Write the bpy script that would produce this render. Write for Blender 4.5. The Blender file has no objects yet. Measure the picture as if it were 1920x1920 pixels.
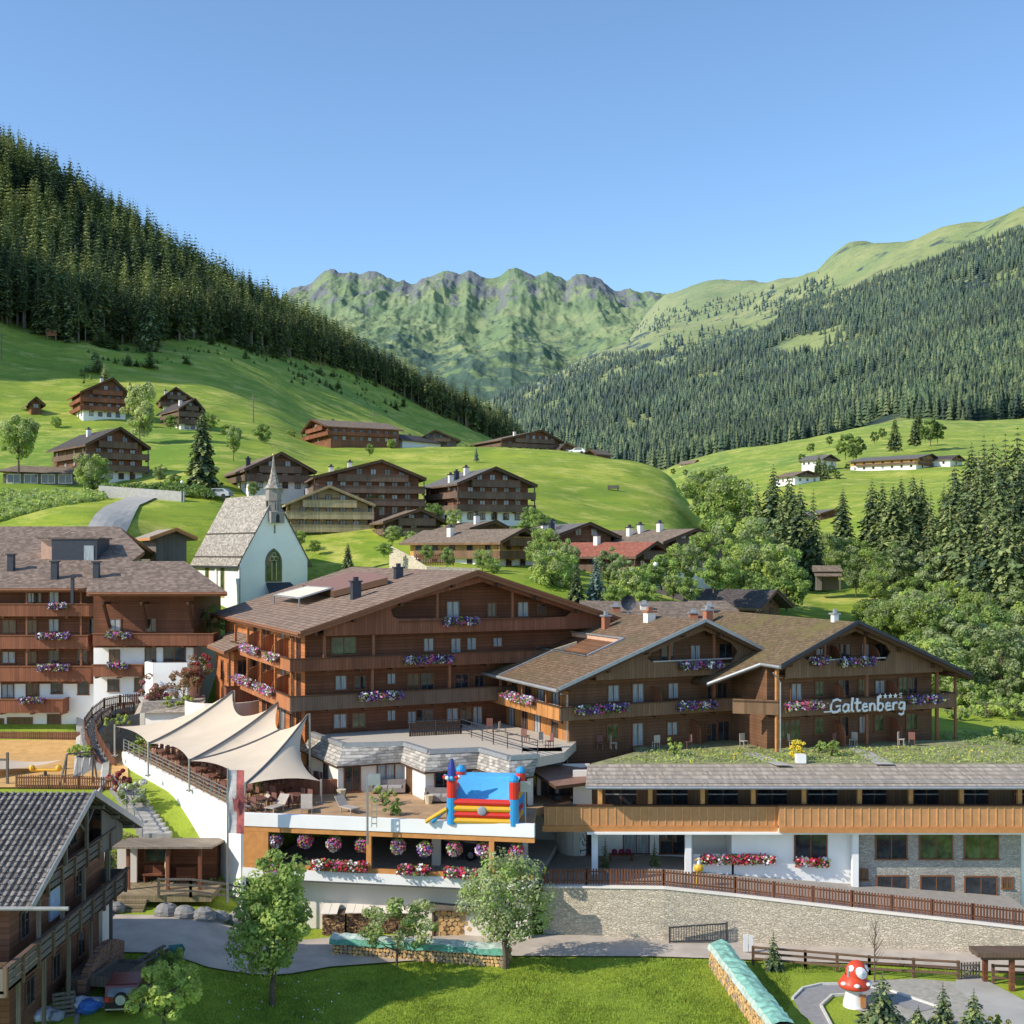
import bpy, math, random
import numpy as np
from mathutils import Vector, Matrix, noise as mnoise
from mathutils.geometry import tessellate_polygon
R = math.radians
rnd = random.Random(7)
sc = bpy.context.scene
COL = sc.collection

# ---------------------------------------------------------------- camera frame used for survey of the site
F, HZ, CZ = 2300.0, 1035.0, 23.0        # focal length in photo pixels, horizon row, eye height in metres

def P(u, v, Y):                          # a surveyed sight line taken to depth Y
    return ((u-960)/F*Y, Y, CZ-(v-HZ)/F*Y)
def PZ(u, v, z):                         # a sight line taken down to height z
    Y = (CZ-z)*F/(v-HZ)
    return ((u-960)/F*Y, Y, z)
def zat(v, Y): return CZ-(v-HZ)*Y/F

# ---------------------------------------------------------------- materials
MATS = {}
def _mat(name):
    m = bpy.data.materials.new(name); m.use_nodes = True
    nt = m.node_tree; nt.nodes.clear()
    out = nt.nodes.new('ShaderNodeOutputMaterial')
    b = nt.nodes.new('ShaderNodeBsdfPrincipled')
    nt.links.new(b.outputs[0], out.inputs[0])
    MATS[name] = m
    return m, nt, b, out
def c4(c): return (c[0], c[1], c[2], 1)
def N(nt, t, **kw):
    n = nt.nodes.new(t)
    for k, v in kw.items():
        if k in n.inputs.keys() if hasattr(n.inputs, 'keys') else False: n.inputs[k].default_value = v
        else: setattr(n, k, v)
    return n
def coord(nt, kind='Object'):
    t = nt.nodes.new('ShaderNodeTexCoord'); return t.outputs[kind]
def mapping(nt, vec, scale):
    m = nt.nodes.new('ShaderNodeMapping'); nt.links.new(vec, m.inputs[0]); m.inputs['Scale'].default_value = scale
    return m.outputs[0]
def noise(nt, vec, scale, detail=3, rough=.55):
    n = nt.nodes.new('ShaderNodeTexNoise'); n.inputs['Scale'].default_value = scale
    n.inputs['Detail'].default_value = detail; n.inputs['Roughness'].default_value = rough
    if vec is not None: nt.links.new(vec, n.inputs['Vector'])
    return n.outputs['Fac']
def ramp(nt, fac, stops):
    r = nt.nodes.new('ShaderNodeValToRGB'); nt.links.new(fac, r.inputs[0])
    e = r.color_ramp.elements
    while len(e) < len(stops): e.new(.5)
    for i, (p, c) in enumerate(stops):
        e[i].position = p; e[i].color = c4(c)
    return r.outputs[0]
def mix(nt, fac, a, b, mode='MIX'):
    m = nt.nodes.new('ShaderNodeMix'); m.data_type = 'RGBA'; m.blend_type = mode
    if isinstance(fac, (int, float)): m.inputs[0].default_value = fac
    else: nt.links.new(fac, m.inputs[0])
    for i, x in ((6, a), (7, b)):
        if isinstance(x, tuple): m.inputs[i].default_value = c4(x)
        else: nt.links.new(x, m.inputs[i])
    return m.outputs[2]
def mth(nt, op, a, b=None, clamp=False):
    m = nt.nodes.new('ShaderNodeMath'); m.operation = op; m.use_clamp = clamp
    for i, x in enumerate((a, b)):
        if x is None: continue
        if isinstance(x, (int, float)): m.inputs[i].default_value = x
        else: nt.links.new(x, m.inputs[i])
    return m.outputs[0]
def xyz(nt, vec):
    s = nt.nodes.new('ShaderNodeSeparateXYZ'); nt.links.new(vec, s.inputs[0]); return s.outputs
def bump(nt, b, h, strength=.4, dist=.05):
    n = nt.nodes.new('ShaderNodeBump'); n.inputs['Strength'].default_value = strength
    n.inputs['Distance'].default_value = dist
    nt.links.new(h, n.inputs['Height']); nt.links.new(n.outputs[0], b.inputs['Normal'])

def m_plain(name, col, rough=.7, metal=0., var=.12, scale=3., spec=.3):
    m, nt, b, o = _mat(name)
    n = noise(nt, coord(nt), scale, 4)
    c = ramp(nt, n, [(.3, tuple(x*(1-var) for x in col)), (.7, tuple(min(1, x*(1+var)) for x in col))])
    nt.links.new(c, b.inputs['Base Color']); b.inputs['Roughness'].default_value = rough
    b.inputs['Metallic'].default_value = metal; b.inputs['Specular IOR Level'].default_value = spec
    return m
def m_wood(name, col, vertical=False, board=.2, var=.35, grey=0.):
    """weathered boards: horizontal logs or upright boards in the building's own frame"""
    m, nt, b, o = _mat(name)
    co = coord(nt); x, y, z = xyz(nt, co)
    if vertical: q = mth(nt, 'DIVIDE', mth(nt, 'ADD', x, y), board)
    else: q = mth(nt, 'DIVIDE', z, board)
    fr = mth(nt, 'FRACT', q)
    wn = nt.nodes.new('ShaderNodeTexWhiteNoise'); wn.noise_dimensions = '1D'
    nt.links.new(mth(nt, 'FLOOR', q), wn.inputs['W'])
    gap = mth(nt, 'GREATER_THAN', mth(nt, 'ABSOLUTE', mth(nt, 'SUBTRACT', fr, .5)), .42)
    big = noise(nt, mapping(nt, co, (1, 1, .5)), .35, 4)
    fine = noise(nt, mapping(nt, co, (14, 14, 1.5) if vertical else (2, 2, 22)), 1., 3)
    base = ramp(nt, big, [(.3, tuple(v*(1-var) for v in col)), (.7, tuple(v*(1+var) for v in col))])
    base = mix(nt, mth(nt, 'MULTIPLY', wn.outputs[0], .55), base, tuple(v*.5 for v in col))
    base = mix(nt, mth(nt, 'MULTIPLY', fine, .35), base, tuple(v*.35 for v in col))
    if grey: base = mix(nt, mth(nt, 'MULTIPLY', noise(nt, co, .8, 4), grey), base, (.18, .165, .145))
    base = mix(nt, mth(nt, 'MULTIPLY', gap, .42), base, tuple(v*.2 for v in col))
    base = mix(nt, mth(nt, 'MULTIPLY', mth(nt, 'SUBTRACT', noise(nt, mapping(nt, co, (1, 1, .25)), 1.1, 6, .7), .48, True), 2.4, True), base, tuple(v*.4 for v in col))
    nt.links.new(base, b.inputs['Base Color']); b.inputs['Roughness'].default_value = .72
    b.inputs['Specular IOR Level'].default_value = .25
    bump(nt, b, mth(nt, 'SUBTRACT', mth(nt, 'MULTIPLY', fine, .3), gap), .5, .03)
    return m
def m_shingle(name, col, row=.3, wid=.25, moss=None, var=.3, light=(.5, .47, .43)):
    """small tiles in level courses; courses follow height so they lie along every slope"""
    m, nt, b, o = _mat(name)
    co = coord(nt); x, y, z = xyz(nt, co)
    q = mth(nt, 'DIVIDE', z, row*.36)
    fl = mth(nt, 'FLOOR', q)
    nx, ny, nz_ = xyz(nt, coord(nt, 'Normal'))
    sel = mth(nt, 'GREATER_THAN', mth(nt, 'ABSOLUTE', ny), mth(nt, 'ABSOLUTE', nx))
    ax_ = mth(nt, 'ADD', mth(nt, 'MULTIPLY', x, sel), mth(nt, 'MULTIPLY', y, mth(nt, 'SUBTRACT', 1., sel)))
    along = mth(nt, 'ADD', mth(nt, 'DIVIDE', ax_, wid), mth(nt, 'MULTIPLY', fl, .5))
    cell = mth(nt, 'ADD', mth(nt, 'FLOOR', along), mth(nt, 'MULTIPLY', fl, 37.3))
    wn = nt.nodes.new('ShaderNodeTexWhiteNoise'); wn.noise_dimensions = '1D'; nt.links.new(cell, wn.inputs['W'])
    big = noise(nt, co, .25, 5)
    base = ramp(nt, wn.outputs[0], [(0, tuple(v*(1-var) for v in col)), (.6, col), (1, tuple(v*(1+var) for v in col))])
    base = mix(nt, mth(nt, 'MULTIPLY', big, .5), base, tuple(v*.55 for v in col))
    hi = noise(nt, mapping(nt, co, (1, 1, 3)), 5., 2)
    base = mix(nt, mth(nt, 'MULTIPLY', mth(nt, 'GREATER_THAN', hi, .62), .5), base, light)
    g1 = mth(nt, 'LESS_THAN', mth(nt, 'FRACT', q), .2)
    base = mix(nt, mth(nt, 'MULTIPLY', g1, .6), base, tuple(v*.2 for v in col))
    if moss:
        mk = mth(nt, 'MULTIPLY', mth(nt, 'SUBTRACT', noise(nt, co, .5, 5), .5, True), 4., True)
        base = mix(nt, mk, base, moss)
    nt.links.new(base, b.inputs['Base Color']); b.inputs['Roughness'].default_value = .85
    b.inputs['Specular IOR Level'].default_value = .2
    bump(nt, b, mth(nt, 'ADD', mth(nt, 'FRACT', q), wn.outputs[0]), .5, .04)
    return m
def m_stone(name, c1, c2, size=2.2, mortar=(.42, .39, .33)):
    m, nt, b, o = _mat(name)
    v = mapping(nt, coord(nt), (1, 1, 2.6))
    nn = nt.nodes.new('ShaderNodeTexNoise'); nn.inputs['Scale'].default_value = 2.5; nt.links.new(v, nn.inputs['Vector'])
    mm = nt.nodes.new('ShaderNodeMixRGB'); mm.blend_type = 'ADD'; mm.inputs[0].default_value = .35
    nt.links.new(v, mm.inputs[1]); nt.links.new(nn.outputs[1], mm.inputs[2])
    vo = nt.nodes.new('ShaderNodeTexVoronoi'); vo.inputs['Scale'].default_value = size; nt.links.new(mm.outputs[0], vo.inputs['Vector'])
    ve = nt.nodes.new('ShaderNodeTexVoronoi'); ve.feature = 'DISTANCE_TO_EDGE'; ve.inputs['Scale'].default_value = size
    nt.links.new(mm.outputs[0], ve.inputs['Vector'])
    r = ramp(nt, xyz(nt, vo.outputs['Color'])[0], [(0, c1), (1, c2)])
    r = mix(nt, mth(nt, 'MULTIPLY', noise(nt, coord(nt), 9, 4), .6), r, tuple(x*.55 for x in c1))
    r = mix(nt, mth(nt, 'MULTIPLY', noise(nt, coord(nt), .3, 3), .35), r, tuple(x*1.25 for x in c2))
    jo = mth(nt, 'LESS_THAN', ve.outputs['Distance'], .07)
    r = mix(nt, mth(nt, 'MULTIPLY', jo, .55), r, mortar if mortar[0] < .2 else tuple(x*.5 for x in mortar))
    nt.links.new(r, b.inputs['Base Color']); b.inputs['Roughness'].default_value = .9
    bump(nt, b, mth(nt, 'MINIMUM', ve.outputs['Distance'], .15), 1., .12)
    return m
def m_glass(name, tint=(.012, .016, .02), curtain=None):
    m, nt, b, o = _mat(name)
    co = coord(nt)
    if curtain:
        f = noise(nt, mapping(nt, co, (12, 12, 1)), 1., 2)
        c = ramp(nt, f, [(.3, tuple(v*.55 for v in curtain)), (.7, curtain)])
    else:
        f = noise(nt, co, 1.3, 3)
        c = ramp(nt, f, [(.4, tint), (.75, tuple(v*4 for v in tint))])
    nt.links.new(c, b.inputs['Base Color']); b.inputs['Roughness'].default_value = .06
    b.inputs['Specular IOR Level'].default_value = .8 if not curtain else .5
    return m
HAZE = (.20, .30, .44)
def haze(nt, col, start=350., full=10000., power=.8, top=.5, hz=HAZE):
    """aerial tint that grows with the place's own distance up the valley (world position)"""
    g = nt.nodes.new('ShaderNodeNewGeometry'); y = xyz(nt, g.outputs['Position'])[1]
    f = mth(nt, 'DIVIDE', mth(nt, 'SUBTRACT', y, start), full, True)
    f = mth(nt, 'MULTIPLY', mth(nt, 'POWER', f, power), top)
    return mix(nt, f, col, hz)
def m_leaf(name, col, trans=.45, hz=False, var=.35):
    m, nt, b, o = _mat(name)
    g = nt.nodes.new('ShaderNodeObjectInfo')
    ge = nt.nodes.new('ShaderNodeNewGeometry')
    wn = noise(nt, ge.outputs['Position'], .9, 2)
    c = ramp(nt, wn, [(.3, tuple(v*(1-var) for v in col)), (.7, tuple(v*(1+var) for v in col))])
    c = mix(nt, mth(nt, 'MULTIPLY', g.outputs['Random'], .35), c, (col[0]*.6, col[1]*.62, col[2]*.9))
    if hz:
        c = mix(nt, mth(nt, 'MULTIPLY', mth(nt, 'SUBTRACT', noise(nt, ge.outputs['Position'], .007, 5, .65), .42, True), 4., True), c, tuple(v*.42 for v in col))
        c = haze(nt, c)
    nt.links.new(c, b.inputs['Base Color']); b.inputs['Roughness'].default_value = .6
    b.inputs['Specular IOR Level'].default_value = .25
    if trans:
        t = nt.nodes.new('ShaderNodeBsdfTranslucent'); nt.links.new(c, t.inputs[0])
        ms = nt.nodes.new('ShaderNodeMixShader'); ms.inputs[0].default_value = trans
        nt.links.new(b.outputs[0], ms.inputs[1]); nt.links.new(t.outputs[0], ms.inputs[2]); nt.links.new(ms.outputs[0], o.inputs[0])
    return m

W_BROWN = m_wood('brown_logs', (0.23, 0.088, 0.045), False, .24)
W_BROWN_V = m_wood('brown_boards', (0.26, 0.105, 0.055), True, .24)
W_OCHRE = m_wood('ochre_logs', (0.235, 0.105, 0.048), False, .22, grey=.25)
W_OCHRE_V = m_wood('ochre_boards', (0.27, 0.145, 0.07), True, .22, grey=.35)
W_SIDE = m_wood('sunlit_logs', (0.6, 0.22, 0.08), False, .24, var=.2)  # brighter copy of the brown timber, sunlight put into the colour
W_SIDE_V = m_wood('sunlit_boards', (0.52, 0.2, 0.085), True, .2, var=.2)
W_RED_V = m_wood('red_boards', (0.31, 0.12, 0.065), True, .2)
W_SUNNY_V = m_wood('sunlit_side_boards', (.58, .26, .085), True, .9, var=.1)  # boards for the sunny side, sunlight painted into their orange
W_HONEY = m_plain('honey_timber', (.52, .23, .08), .6)
W_HONEYL = m_plain('honey_batten', (.66, .34, .13), .6)
W_DARK = m_wood('dark_logs', (0.21, 0.12, 0.07), False, .24, grey=.2)
W_DARK_V = m_wood('dark_boards', (0.2, 0.12, 0.075), True, .18, grey=.4)
W_GREY_V = m_wood('grey_boards', (.2, .17, .14), True, .22, grey=.6)
W_OLD = m_wood('old_red_logs', (0.27, 0.115, 0.06), False, .26, grey=.15)
W_CREAM = m_wood('cream_logs', (.55, .4, .22), False, .24, var=.12)
W_CREAM_V = m_wood('cream_boards', (.6, .46, .26), True, .25, var=.1)
W_YELLOW = m_wood('yellow_boards', (.75, .45, .13), True, .25, var=.15)
TRIM = m_plain('dark_timber', (.09, .045, .025), .7)
TRIMR = m_plain('reddish_timber', (.24, .1, .05), .7)
FRAMEW = m_plain('window_timber', (.2, .085, .04), .6)
WHITE = m_plain('white_render', (.88, .87, .84), .85, var=.05, scale=.6)
WHITE2 = m_plain('warm_plaster', (.78, .72, .64), .85, var=.06, scale=.5)
PEACH = m_plain('peach_plaster', (.62, .38, .27), .85)
CREAMP = m_plain('cream_plaster', (.66, .56, .38), .85)
CONC = m_plain('concrete', (.42, .4, .37), .9, var=.15)
LGREY = m_plain('zinc_sheet', (.42, .43, .44), .45, metal=.5)
DGREY = m_plain('dark_metal', (.06, .065, .08), .5, metal=.4)
STEEL = m_plain('steel', (.5, .5, .5), .35, metal=.8)
BLACK = m_plain('black_paint', (.02, .02, .024), .5)
TILE_B = m_shingle('brown_tiles', (0.28, 0.195, 0.145), .34, .33, light=(.28, .21, .17))
TILE_A = m_shingle('speckled_tiles', (0.26, 0.19, 0.148), .34, .34, var=.4, light=(.36, .3, .26))
TILE_C = m_shingle('mossy_shingles', (0.2, 0.13, 0.08), .3, .3, moss=(.13, .105, .06), light=(.3, .24, .17))
TILE_D = m_shingle('moss_green_shingles', (0.18, 0.125, 0.07), .3, .3, moss=(.15, .13, .045), light=(.28, .24, .15))
TILE_DK = m_shingle('dark_slates', (.1, .088, .085), .3, .3, light=(.2, .18, .17))
TILE_GY = m_shingle('grey_slates', (.19, .18, .175), .3, .3, light=(.32, .3, .29))
TILE_RED = m_shingle('red_tiles', (.36, .13, .085), .3, .3, light=(.42, .2, .14))
TILE_BR = m_shingle('weathered_brown_tiles', (.25, .19, .14), .3, .3, light=(.4, .32, .25))
SHINGLE = m_shingle('wood_shingles', (.42, .375, .32), .45, .3, var=.45, light=(.55, .5, .44))
SHINGLE_P = m_shingle('pale_wood_shingles', (.44, .37, .30), .28, .16, var=.3, light=(.55, .47, .39), moss=(.33, .285, .22))
STONE = m_stone('rubble_masonry', (.46, .39, .29), (.86, .74, .56), 4.4)
STONE_G = m_stone('coursed_masonry', (.28, .275, .25), (.58, .54, .46), 4.6)
ROCK = m_stone('boulder_rock', (.2, .2, .2), (.35, .34, .33), 1.2)
GLASS = m_glass('dark_glass')
GLASS_G = m_glass('green_reflecting_glass', (.03, .045, .02))
GLASS_C = m_glass('curtained_glass', curtain=(.42, .47, .5))
GLASS_W = m_glass('wooden_room_glass', curtain=(.16, .1, .06))
RED = m_plain('red_vinyl', (.62, .035, .02), .35, var=.05, spec=.5)
BLUE = m_plain('blue_vinyl', (.03, .30, .62), .35, var=.05, spec=.5)
SKYB = m_plain('sky_blue_vinyl', (.1, .42, .72), .35, var=.06, spec=.5)
YEL = m_plain('yellow_vinyl', (.75, .42, .03), .35, var=.05, spec=.5)
NAVY = m_plain('navy_vinyl', (.03, .05, .25), .4)
WHITEP = m_plain('white_paint', (.82, .82, .8), .5, var=.03)
SAIL = m_plain('cream_canvas', (.64, .53, .40), .8, var=.05, scale=.8)
SEAM = m_plain('grey_webbing', (.15, .15, .15), .8)
TARP = m_plain('green_tarpaulin', (.12, .33, .24), .55, var=.4, scale=4)
TARP_P = m_plain('faded_tarpaulin', (.44, .54, .49), .55, var=.35, scale=3)
LOGEND = m_plain('log_ends', (.55, .36, .17), .8, var=.3, scale=6)
LOGEND2 = m_plain('fresh_log_ends', (.70, .44, .19), .8, var=.2, scale=6)
BARK = m_plain('bark', (.12, .09, .065), .95, var=.4, scale=6)
BARK_G = m_plain('grey_bark', (.2, .17, .14), .95, var=.3, scale=4)
L_PINK = m_plain('pink_petals', (.62, .10, .25), .6)
L_LILAC = m_plain('lilac_petals', (.30, .16, .48), .6)
L_VIOLET = m_plain('violet_petals', (.10, .04, .22), .6)
L_WHITE = m_plain('white_petals', (.78, .72, .76), .6)
L_RED = m_plain('red_petals', (.55, .03, .06), .6)
L_YEL = m_plain('yellow_petals', (.75, .55, .04), .6)
LF_MID = m_leaf('leaf_green', (0.33, 0.46, 0.11))
LF_LT = m_leaf('leaf_light_green', (0.5, 0.6, 0.14))
LF_DK = m_leaf('leaf_deep_green', (0.19, 0.28, 0.08))
LF_OL = m_leaf('leaf_olive', (0.42, 0.48, 0.22))
LF_BIR = m_leaf('leaf_birch', (0.52, 0.57, 0.24))
LF_RUST = m_leaf('leaf_rust', (0.34, 0.2, 0.11))
LF_RED = m_leaf('leaf_crimson', (0.4, 0.06, 0.08))
SP_MID = m_leaf('spruce_green', (0.16, 0.22, 0.08), .12)
SP_DK = m_leaf('spruce_dark', (0.055, 0.09, 0.05), .08)
SP_LT = m_leaf('spruce_lit', (0.33, 0.37, 0.13), .15)
SP_BL = m_leaf('spruce_blue', (0.2, 0.28, 0.22), .12)
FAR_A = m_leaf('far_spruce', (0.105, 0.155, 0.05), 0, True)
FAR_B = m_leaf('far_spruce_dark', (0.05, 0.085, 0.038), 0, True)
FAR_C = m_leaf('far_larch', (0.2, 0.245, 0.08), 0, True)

# ---------------------------------------------------------------- mesh building
class MB:
    def __init__(s): s.v = []; s.f = []; s.m = []
    def add(s, vs, fs, mi=0):
        o = len(s.v); s.v += [tuple(p) for p in vs]
        s.f += [tuple(i+o for i in f) for f in fs]; s.m += [mi]*len(fs); return s
    def box(s, x0, x1, y0, y1, z0, z1, mi=0):
        if x0 > x1: x0, x1 = x1, x0
        if y0 > y1: y0, y1 = y1, y0
        if z0 > z1: z0, z1 = z1, z0
        return s.add([(x0,y0,z0),(x1,y0,z0),(x1,y1,z0),(x0,y1,z0),(x0,y0,z1),(x1,y0,z1),(x1,y1,z1),(x0,y1,z1)],
              [(0,3,2,1),(4,5,6,7),(0,1,5,4),(1,2,6,5),(2,3,7,6),(3,0,4,7)], mi)
    def prism(s, poly, d, mi=0, side=None):      # poly: 3d points, d: extrusion vector
        n = len(poly); a = [Vector(p) for p in poly]; d = Vector(d)
        s.add([tuple(p) for p in a]+[tuple(p+d) for p in a],
              [tuple(range(n-1, -1, -1)), tuple(range(n, 2*n))]+[], mi)
        o = len(s.v)-2*n
        for i in range(n):
            j = (i+1) % n
            s.f.append((o+i, o+j, o+n+j, o+n+i)); s.m.append(mi if side is None else side)
        return s
    def slab(s, poly, t, mi=0, side=None):       # thickness straight down
        return s.prism(poly, (0, 0, -t), mi, side)
    def beam(s, p, q, w, h=None, mi=0):          # square bar from p to q
        p, q = Vector(p), Vector(q); h = h or w; d = (q-p)
        if d.length < 1e-6: return s
        d.normalize(); up = Vector((0, 0, 1)) if abs(d.z) < .95 else Vector((0, 1, 0))
        a = d.cross(up).normalized()*w/2; b = d.cross(a).normalized()*h/2
        vs = [p-a-b, p+a-b, p+a+b, p-a+b, q-a-b, q+a-b, q+a+b, q-a+b]
        return s.add(vs, [(0,3,2,1),(4,5,6,7),(0,1,5,4),(1,2,6,5),(2,3,7,6),(3,0,4,7)], mi)
    def tube(s, pts, rs, n=6, mi=0, cap=True):
        pts = [Vector(p) for p in pts]
        if isinstance(rs, (int, float)): rs = [rs]*len(pts)
        o = len(s.v); k = len(pts)
        for i, p in enumerate(pts):
            d = (pts[min(i+1, k-1)]-pts[max(i-1, 0)]).normalized()
            up = Vector((0, 0, 1)) if abs(d.z) < .9 else Vector((1, 0, 0))
            a = d.cross(up).normalized(); b = d.cross(a)
            for j in range(n):
                t = 2*math.pi*j/n; s.v.append(tuple(p+(a*math.cos(t)+b*math.sin(t))*rs[i]))
        for i in range(k-1):
            for j in range(n):
                jj = (j+1) % n
                s.f.append((o+i*n+j, o+i*n+jj, o+(i+1)*n+jj, o+(i+1)*n+j)); s.m.append(mi)
        if cap:
            s.f.append(tuple(o+j for j in range(n))); s.m.append(mi)
            s.f.append(tuple(o+(k-1)*n+j for j in range(n-1, -1, -1))); s.m.append(mi)
        return s
    def ball(s, c, r, n=8, m=6, mi=0, sq=(1, 1, 1), jit=0., rg=None):
        o = len(s.v); c = Vector(c)
        for i in range(m+1):
            a = math.pi*i/m
            for j in range(n):
                b = 2*math.pi*j/n
                k = 1+(rg.uniform(-jit, jit) if rg else 0)
                s.v.append((c.x+r*sq[0]*k*math.sin(a)*math.cos(b), c.y+r*sq[1]*k*math.sin(a)*math.sin(b), c.z+r*sq[2]*k*math.cos(a)))
        for i in range(m):
            for j in range(n):
                jj = (j+1) % n
                s.f.append((o+i*n+j, o+(i+1)*n+j, o+(i+1)*n+jj, o+i*n+jj)); s.m.append(mi)
        return s
    def mesh(s, name, mats, smooth=False):
        me = bpy.data.meshes.new(name)
        me.from_pydata(s.v, [], s.f)
        for m in (mats if isinstance(mats, (list, tuple)) else [mats]): me.materials.append(m)
        if any(s.m): me.polygons.foreach_set('material_index', np.array(s.m, dtype=np.int32))
        if smooth: me.polygons.foreach_set('use_smooth', np.ones(len(s.f), dtype=bool))
        me.update(); return me
    def build(s, name, mats, parent=None, smooth=False, loc=None, rz=0):
        o = bpy.data.objects.new(name, s.mesh(name, mats, smooth)); COL.objects.link(o)
        if parent is not None: o.parent = parent
        if loc is not None: o.location = loc
        o.rotation_euler.z = rz
        return o
def npmesh(name, V, Fq, mats, mi=None, smooth=False, parent=None):
    """fast mesh from numpy arrays: V (n,3), Fq (m,k)"""
    me = bpy.data.meshes.new(name); k = Fq.shape[1]
    me.vertices.add(len(V)); me.vertices.foreach_set('co', V.astype(np.float32).ravel())
    me.loops.add(Fq.size); me.loops.foreach_set('vertex_index', Fq.astype(np.int32).ravel())
    me.polygons.add(len(Fq)); me.polygons.foreach_set('loop_start', np.arange(0, Fq.size, k, dtype=np.int32))
    for m in mats: me.materials.append(m)
    if mi is not None: me.polygons.foreach_set('material_index', mi.astype(np.int32))
    me.update(calc_edges=True)
    if smooth: me.polygons.foreach_set('use_smooth', np.ones(len(Fq), dtype=bool))
    return me
def link(name, me, parent=None, loc=(0, 0, 0), rz=0, s=1):
    o = bpy.data.objects.new(name, me); COL.objects.link(o); o.parent = parent
    o.location = loc; o.rotation_euler.z = rz
    o.scale = (s, s, s) if isinstance(s, (int, float)) else s
    return o
def tag(o, label=None, cat=None, group=None, kind=None):
    if label: o['label'] = label
    if cat: o['category'] = cat
    if group: o['group'] = group
    if kind: o['kind'] = kind
    return o
def thing(name, label, cat, loc=(0, 0, 0), rz=0, group=None):
    o = bpy.data.objects.new(name, None); COL.objects.link(o); o.location = loc; o.rotation_euler.z = rz
    o.empty_display_size = .5
    return tag(o, label, cat, group)
def copy_tree(o, parent=None):
    c = o.copy(); COL.objects.link(c); c.parent = parent
    for ch in list(o.children): copy_tree(ch, c)
    return c

class Fr:
    """a building's own frame: x along the front, y back into the building, z up (world height)"""
    def __init__(s, u, Y, deg, z=0.):
        s.th = R(deg); s.c, s.s = math.cos(s.th), math.sin(s.th); s.x0 = (u-960)/F*Y; s.y0 = Y; s.z = z
    def hit(s, u, v, off=0.):           # sight line to the plane local y = off -> (local x, local z)
        k = (u-960)/F
        # point = (k t, t, CZ-(v-HZ)/F t); local y = -(X-x0) s + (Y-y0) c = off
        t = (off+s.y0*s.c-s.x0*s.s)/(s.c-k*s.s)
        return ((k*t-s.x0)*s.c+(t-s.y0)*s.s, CZ-(v-HZ)/F*t-s.z)
    def hitx(s, u, v, off=0.):          # plane local x = off -> (local y, local z)
        k = (u-960)/F
        t = (off+s.x0*s.c+s.y0*s.s)/(k*s.c+s.s)
        return (-(k*t-s.x0)*s.s+(t-s.y0)*s.c, CZ-(v-HZ)/F*t-s.z)
    def w(s, x, y, z): return (s.x0+x*s.c-y*s.s, s.y0+x*s.s+y*s.c, z+s.z)
    def loc(s): return (s.x0, s.y0, s.z)
# ================================================================ camera, light, sky
cam = bpy.data.cameras.new('camera'); co_ = bpy.data.objects.new('camera', cam); COL.objects.link(co_)
sc.camera = co_; co_.location = (0, 0, CZ); co_.rotation_euler = (R(90), 0, 0)
cam.sensor_width = 36; cam.lens = F/1920*36; cam.shift_y = (HZ-960)/1920; cam.clip_end = 30000; cam.clip_start = .5
SUN = Vector((-.92, -.39, .0)).normalized()
SUN_EL = R(34.5)
sunv = Vector((SUN.x*math.cos(SUN_EL), SUN.y*math.cos(SUN_EL), math.sin(SUN_EL)))
sl = bpy.data.lights.new('sun', 'SUN'); sl.energy = 5.0; sl.angle = R(.5); sl.color = (1, .91, .77)
so = bpy.data.objects.new('sun', sl); COL.objects.link(so); so.rotation_euler = sunv.to_track_quat('Z', 'Y').to_euler()
so.location = (-60, 0, 90)
wd = bpy.data.worlds.new('World'); sc.world = wd; wd.use_nodes = True
nt = wd.node_tree; nt.nodes.clear()
wo = nt.nodes.new('ShaderNodeOutputWorld'); bg = nt.nodes.new('ShaderNodeBackground')
sky = nt.nodes.new('ShaderNodeTexSky'); sky.sky_type = 'NISHITA'; sky.sun_disc = False
sky.sun_elevation = SUN_EL; sky.sun_rotation = math.atan2(sunv.x, sunv.y); sky.altitude = 1000
sky.air_density = 1.0; sky.dust_density = .6; sky.ozone_density = 1.6
bg.inputs[1].default_value = .285
sm = nt.nodes.new('ShaderNodeMix'); sm.data_type = 'RGBA'; sm.blend_type = 'MULTIPLY'; sm.inputs[0].default_value = 1
sm.inputs[7].default_value = (.64, .74, .80, 1); nt.links.new(sky.outputs[0], sm.inputs[6]); nt.links.new(sm.outputs[2], bg.inputs[0]); nt.links.new(bg.outputs[0], wo.inputs[0])
sc.view_settings.view_transform = 'Standard'; sc.view_settings.look = 'None'; sc.view_settings.exposure = 0
sc.cycles.max_bounces = 5; sc.cycles.diffuse_bounces = 3; sc.cycles.glossy_bounces = 2
sc.cycles.transparent_max_bounces = 4; sc.cycles.use_denoising = True

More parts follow.
